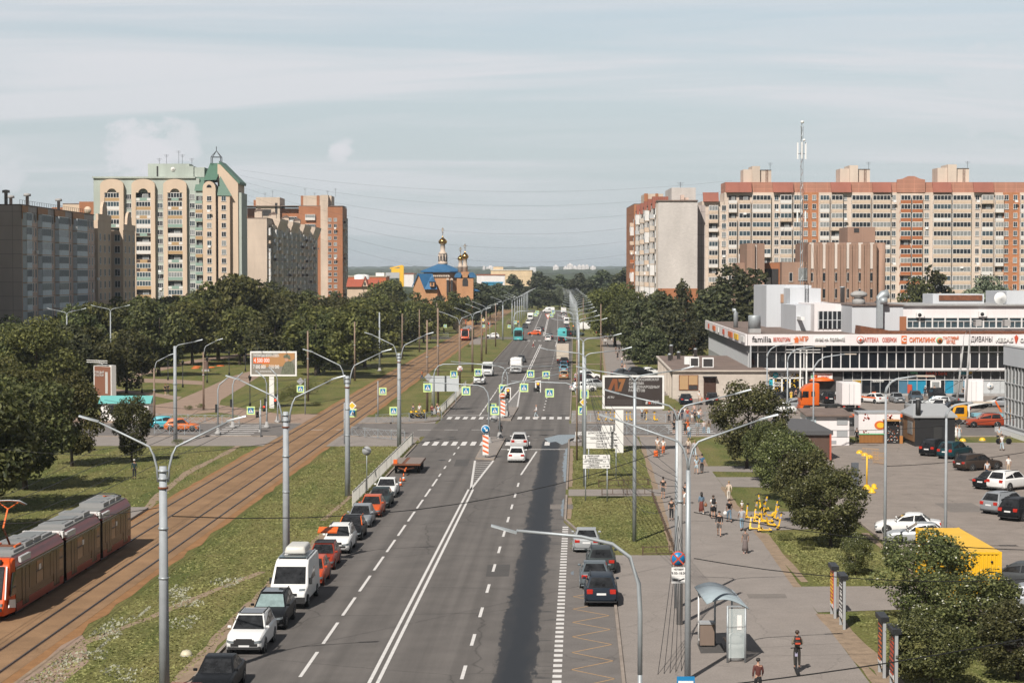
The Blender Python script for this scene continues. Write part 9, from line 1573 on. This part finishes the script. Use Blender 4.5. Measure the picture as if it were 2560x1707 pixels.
MB().box((X(626),-.2,Z(940)),(X(742),.3,Z(878)),C_WH).build('frame',t);P1=flat((.22,.20,.17));b=MB().box((X(629),-.23,Z(935)),(X(738),-.201,Z(882)),P1);b.prism([(X(650),Z(918)),(X(712),Z(915)),(X(737),Z(896)),(X(737),Z(882)),(X(705),Z(882)),(X(665),Z(893))],-.236,-.231,flat((.42,.22,.09)),'xz');b.build('poster',t);MB().box((X(673),-.12,0),(X(685),.2,Z(940)),C_WH).build('column',t)
for s,px,py,sz,w in(('ГРУППИРОВКА ВОЙСК «СЕВЕР»',666,889,.5,65),('4 500 000',655,901,.8,39),('7 000 000',649,917,.7,31),('210 000',686,917,.7,25),('117',641,928.5,.3,5),('КОНТРАКТНАЯ СЛУЖБА',665,928.5,.3,30)):text(s,sz,C_WH,'lettering',t,(X(px),-.25,Z(py)),w=w*k,ext=.006,bold=.02)
MB().box((X(634),-.242,Z(908)),(X(674.5),-.2385,Z(893.5)),M_ORANGE).build('orange_bar',t);M_CAM=mat('camouflage_print',(.13,.14,.095),.6,0,.6,4);MB().prism([(X(702),Z(935)),(X(706),Z(918)),(X(713),Z(906)),(X(720),Z(902)),(X(731),Z(904)),(X(737),Z(914)),(X(737),Z(935))],-.25,-.243,M_CAM,'xz').build('soldier_figure',t);MB().prism([(X(712.5),Z(898)),(X(714),Z(903)),(X(719),Z(904)),(X(722),Z(897)),(X(713),Z(895))],-.256,-.251,SK,'xz').build('soldier_face',t);MB().prism([(X(709),Z(894)),(X(710),Z(888)),(X(717),Z(885)),(X(725),Z(888)),(X(727),Z(897)),(X(722),Z(898)),(X(720),Z(894.5))],-.26,-.2565,M_CAM,'xz').build('soldier_helmet',t)
for px in(653,714):MB().tube([(X(px),-.1,Z(878)),(X(px),-.5,Z(873)),(X(px),-.9,Z(874))],.05,M_DARKM,5).build('lamp_bracket',t)
g=G(263,1030);t=thing('rotating_billboard','narrow three sided billboard with a brown poster above the maples','billboard',(g.x,g.y,0),R(-38));zb,zt=P(263,992,g.y).z,P(263,912,g.y).z;MB().prism([(-1.7,-.5),(1.9,-.5),(1.9,.3),(-1.7,.3)],zb,zt,C_WH).build('frame',t);MB().box((-1.5,-.54,zb+.2),(1.75,-.501,zt-.2),flat((.22,.10,.065))).build('poster',t);text('КАЖДЫЙ\nРЕБЁНОК',.42,C_PL,'lettering',t,(-.5,-.56,zt-1.2));MB().box((.7,-.55,zb+.5),(1.2,-.541,zt-.9),C_PL).build('figure_strip',t);MB().box((-.2,-.3,0),(.3,.2,zb),C_WH).build('column',t)
for z in(zt+.35,zt+.6):MB().bar((-2.6,-.9,z),(1.6,-.9,z),.12,.08,C_WH).bar((-.3,-.9,z),(-.3,0,zt),.06,.06,C_WH).build('light_bar',t)
t=thing('advertising_pylon','white steel lightbox pylon beside the optician','pylon',G(2008,1000));
for x in(-.55,.35):MB().box((x,-.1,0),(x+.2,.1,7.3),C_WH).build('post',t)
for z in(7.0,7.4):MB().bar((-2.6,-.4,z),(2.4,-.4,z),.1,.08,C_WH).build('light_bar',t)
# ================================================================ fences
def fence(a,b_,label,kind='x',hh=1.05,name='railing',m=M_STEEL,group=None,bay=2.3):
 a,b_=Vector((a[0],a[1],0)),Vector((b_[0],b_[1],0));d=b_-a;L=d.length;t=thing(name,label,'fence',a,math.atan2(d.y,d.x),group);n=max(1,round(L/bay));w=L/n;f=MB()
 for i in range(n+1):MB().box((i*w-.035,-.035,0),(i*w+.035,.035,hh+.08),m).build('post',t)
 f.bar((0,0,hh),(L,0,hh),.05,.05,m)
 if kind=='x':
  f.bar((0,0,.15),(L,0,.15),.035,.035,m)
  for i in range(n):x=i*w;q=x+w/2;f.bar((x,.02,.15),(q,.02,hh),.02,.03,m).bar((q,.02,hh),(x+w,.02,.15),.02,.03,m).bar((x,-.02,hh),(q,-.02,.15),.02,.03,m).bar((q,-.02,.15),(x+w,-.02,hh),.02,.03,m)
 else:
  f.bar((0,0,.12),(L,0,.12),.04,.04,m);x=0;sp=.3 if kind=='v' else.9
  while x<L:f.bar((x,0,.12),(x,0,hh),.04,.05,m);x+=sp
 f.build('rails',t);return t
gp=lambda px,py:(G(px,py).x,G(px,py).y);FW=flat((.50,.49,.46))
fence((rc(154)-8.75,154),(rc(211)-8.75,211),'worn white picket railing along the left kerb before the junction','v',1.15,m=FW);fence((rc(254)-8.75,254),(rc(312)-8.75,312),'white picket railing along the left kerb beyond the junction','v',1.15,m=FW)
fence(gp(880,1090),gp(1012,1103),'grey crossbar railing between third and fourth lamp post');fence(gp(940,1058),gp(1104,1050),'grey crossbar railing before the yellow bicycles');fence(gp(386,1084),gp(500,1087),'pale crossbar railing before the turquoise car');fence(gp(386,1056),gp(598,1060),'pale crossbar railing behind the turquoise car');fence(gp(1430,1055),gp(1664,1057),'grey crossbar railing before the parked yellow scooters');fence(gp(1462,1086),gp(1672,1085),'grey crossbar railing under the dark billboard');fence(gp(1725,1052),gp(1800,1050),'grey crossbar railing behind the waiting crowd');fence(gp(2372,1066),gp(2420,1064),'grey crossbar railing beside the black kiosk')
BR=flat((.10,.065,.045));fence(gp(1497,1217),gp(1622,1213),'low brown hoop fence on the lawn under the route boards','h',.55,m=BR);fence(gp(1505,1238),gp(1630,1237),'low brown hoop fence along the side path','h',.55,m=BR);fence(gp(1607,1388),gp(1686,1386),'low brown hoop fence at the near lawn end','h',.55,m=BR);fence(gp(1630,1240),gp(1688,1388),'low brown fence along the footway edge','h',.5,m=BR);fence((27.5,345),(33,300),'green mesh fence under the birches','v',2.2,m=flat((.03,.09,.07)))
fence((te(560)-8,570),(te(560)-32,570),'far white railing at the tram crossing beyond the trees','x',1.0)
for px,py,lb in((2149,1134,'yellow concrete hemisphere farthest left on the lot'),(2162,1140,'yellow concrete hemisphere second on the lot'),(2174,1146,'yellow concrete hemisphere behind the beige barrier'),(2407,1104,'yellow concrete hemisphere near the women in dresses'),(2456,1102,'yellow concrete hemisphere nearest the glass pavilion')):g=G(px,py,.02);t=thing('concrete_bollard',lb,'bollard',g,0,'yellow hemispheres');MB().lathe([(.38,0),(.37,.12),(.28,.3),(.1,.38)],M_YEL,14).build('dome',t);MB().lathe([(.42,0),(.42,.04)],M_CONC,14).build('base',t)
g=G(2167,1223);t=thing('barrier_post','slim yellow post standing in a yellow block','post',g);MB().tube([(0,0,.3),(0,0,2.9)],.07,M_YEL,8).build('post',t);MB().lathe([(.45,0),(.42,.1),(.16,.42)],M_YEL,8).build('block',t)
for px,py,lb in((2185,1222,'yellow concrete block behind the front one'),(2180,1232,'yellow concrete block in front of the yellow post')):g=G(px,py);t=thing('concrete_block',lb,'block',g);MB().lathe([(.34,0),(.34,.12),(.2,.18),(.22,.4)],M_YEL,8).build('block',t);MB().lathe([(.12,.4),(.12,.46)],M_YEL,8).build('cap',t)
for px,py,rz,lb in((2176,1150,-35,'beige mesh barrier panel left'),(2196,1160,-65,'beige mesh barrier panel right')):
 g=G(px,py);t=thing('mesh_barrier',lb,'barrier',g,R(rz));b=MB();m=flat((.50,.30,.14))
 for i in range(12):b.bar((-.9+i*.164,0,.15),(-.9+i*.164,0,1.15),.02,.02,m)
 for z in(.15,.65,1.15):b.bar((-.9,0,z),(.9,0,z),.035,.035,m)
 b.build('mesh_panel',t);MB().bar((-.6,-.3,.02),(-.6,.3,.02),.04,.04,m).bar((.6,-.3,.02),(.6,.3,.02),.04,.04,m).build('feet',t)
g=G(2137,1223);t=thing('grey_stele','dark grey upright stele beside the yellow post','stele',g);MB().box((-.3,-.15,.15),(.3,.15,2.3),flat((.10,.11,.125))).build('slab',t);MB().box((-.4,-.25,0),(.4,.25,.15),M_CONC).build('base',t)
g=G(466,1638);t=thing('concrete_hemisphere','pale hemisphere lying on the lawn by the dirt trail','bollard',g);MB().lathe([(.30,0),(.29,.1),(.2,.24),(.05,.29)],flat((.55,.50,.36)),14).build('dome',t);MB().lathe([(.32,0),(.32,.03)],M_CONC,14).build('base',t)
g=G(515,928);t=thing('pedestal','stone pedestal with an orange flower bed in the park','monument',g);MB().box((-.7,-.7,0),(.7,.7,.4),M_CONC).box((-.45,-.45,.4),(.45,.45,1.9),flat((.16,.10,.08))).build('stone',t)
for px,py in((493,917),(489,921),(528,919),(551,915)):g=G(px,py);struct(MB().lathe([(.9,0),(.75,.15),(.2,.2)],C_OR,12,(g.x,g.y,0)).build('flower_bed'),'stuff')
g=G(2010,1100);t=thing('white_pedestal_box','white switch box at the park corner','box',G(268,1020));MB().box((-.5,-.4,0),(.5,.4,1.3),C_WH).build('box',t);MB().box((-.55,-.45,1.3),(.55,.45,1.38),C_GY).build('lid',t)
# ================================================================ overhead wires
NW=[0]
def wire(a,b_,sag,label,r=.018,group=None,n=10):
 a,b_=Vector(a),Vector(b_);pts=[a.lerp(b_,i/n)-Vector((0,0,sag*4*(i/n)*(1-i/n)))for i in range(n+1)];o=MB().tube(pts,r,M_BLK,4).build('overhead_wire');return tag(o,label,'wire',group)
GC='tram contact wires'
for ro,lb in((-1.48,'contact wire over the right tram track'),(-5.26,'contact wire over the left tram track')):
 for y0,y1 in((60,86),(86,126),(126,163),(163,208),(208,252),(252,300),(300,350),(350,400)):wire((te(y0)+ro,y0,5.9),(te(y1)+ro,y1,5.9),.12,lb,.02,GC,4);wire((te(y0)+ro,y0,7.0),(te(y1)+ro,y1,7.0),.7,'carrier '+lb,.016,GC,6)
for i,(px,py)in enumerate(((411,1727),(716,1432),(869,1239),(998,1116))):g=G(px,py);wire((g.x,g.y,8.2),(te(g.y)-14,g.y+6,7.6),.9,('first','second','third','fourth')[i]+' cross wire from a left lamp post over the tram tracks',.016)
wire(P(430,1290,86.5),P(1693,1112,120),1.5,'cable crossing the avenue from the nearest left post to the right poles',.022);wire(P(1735,1280,88),P(2600,1375,96),.35,'cable from the right post past the scooters to the right edge',.02);wire(P(1735,1395,88),P(2600,1445,92),.5,'lower cable from the right post towards the container',.02);wire(P(1770,1716,70),P(2600,1588,80),.15,'cable sagging across the lower right corner',.026)
wire(P(2215,1165,128),P(2620,1120,120),.2,'cable between car park lamps towards the pavilion',.02);wire(P(2040,1075,200),P(2600,1035,180),.5,'cable over the white cabin and kiosk',.025);wire(P(2290,1015,230),P(2520,868,228),.4,'cable rising to the corner of the glass pavilion',.025);wire(P(2413,900,270),P(2300,1010,250),.6,'cable between leaning posts and lot',.025)
for i in range(7):a=P(1690+i*2,1180+i*12,104);wire(a,P(1460+i*3,905+i*16,168),.9+i*.5,'bundle of slack cables between the right hand poles',.016,'slack cable bundle');
for i in range(5):wire(P(1700,1250+i*30,103),P(1640+i*16,1718,88),.25,'bundle of cables hanging from the old pole to the ground',.014,'hanging cable bundle')
for i in range(7):wire(P(600,425+i*14,615),P(1830,452+i*24,600),5+i*2,'thin long wire strung between the roofs across the sky',.017,'roof to roof wires',16)
for i,(y,z)in enumerate(((232,7.2),(246,7.0),(214,7.4),(262,6.9))):wire((te(y)-3,y,z),(rc(y)+9.4,y+4,z+.6),.8,('first','second','third','fourth')[i]+' span wire over the junction',.018)
wire(P(998,920,208),P(1455,905,206),.7,'span wire between the corner lamp posts',.02)
# ================================================================ air
b=MB().box((-3600,-70,-1),(3600,9200,75),M_WHITE).build('haze');struct(b,'stuff');b.data.materials.clear();hm=bpy.data.materials.new('haze_air');hm.use_nodes=True;hm.node_tree.nodes.clear()
pv=nd(hm.node_tree,'ShaderNodeVolumePrincipled');pv.inputs['Color'].default_value=(.80,.90,1,1);pv.inputs['Density'].default_value=.00009;pv.inputs['Anisotropy'].default_value=.1;ho=nd(hm.node_tree,'ShaderNodeOutputMaterial');hm.node_tree.links.new(pv.outputs[0],ho.inputs['Volume']);b.data.materials.append(hm)
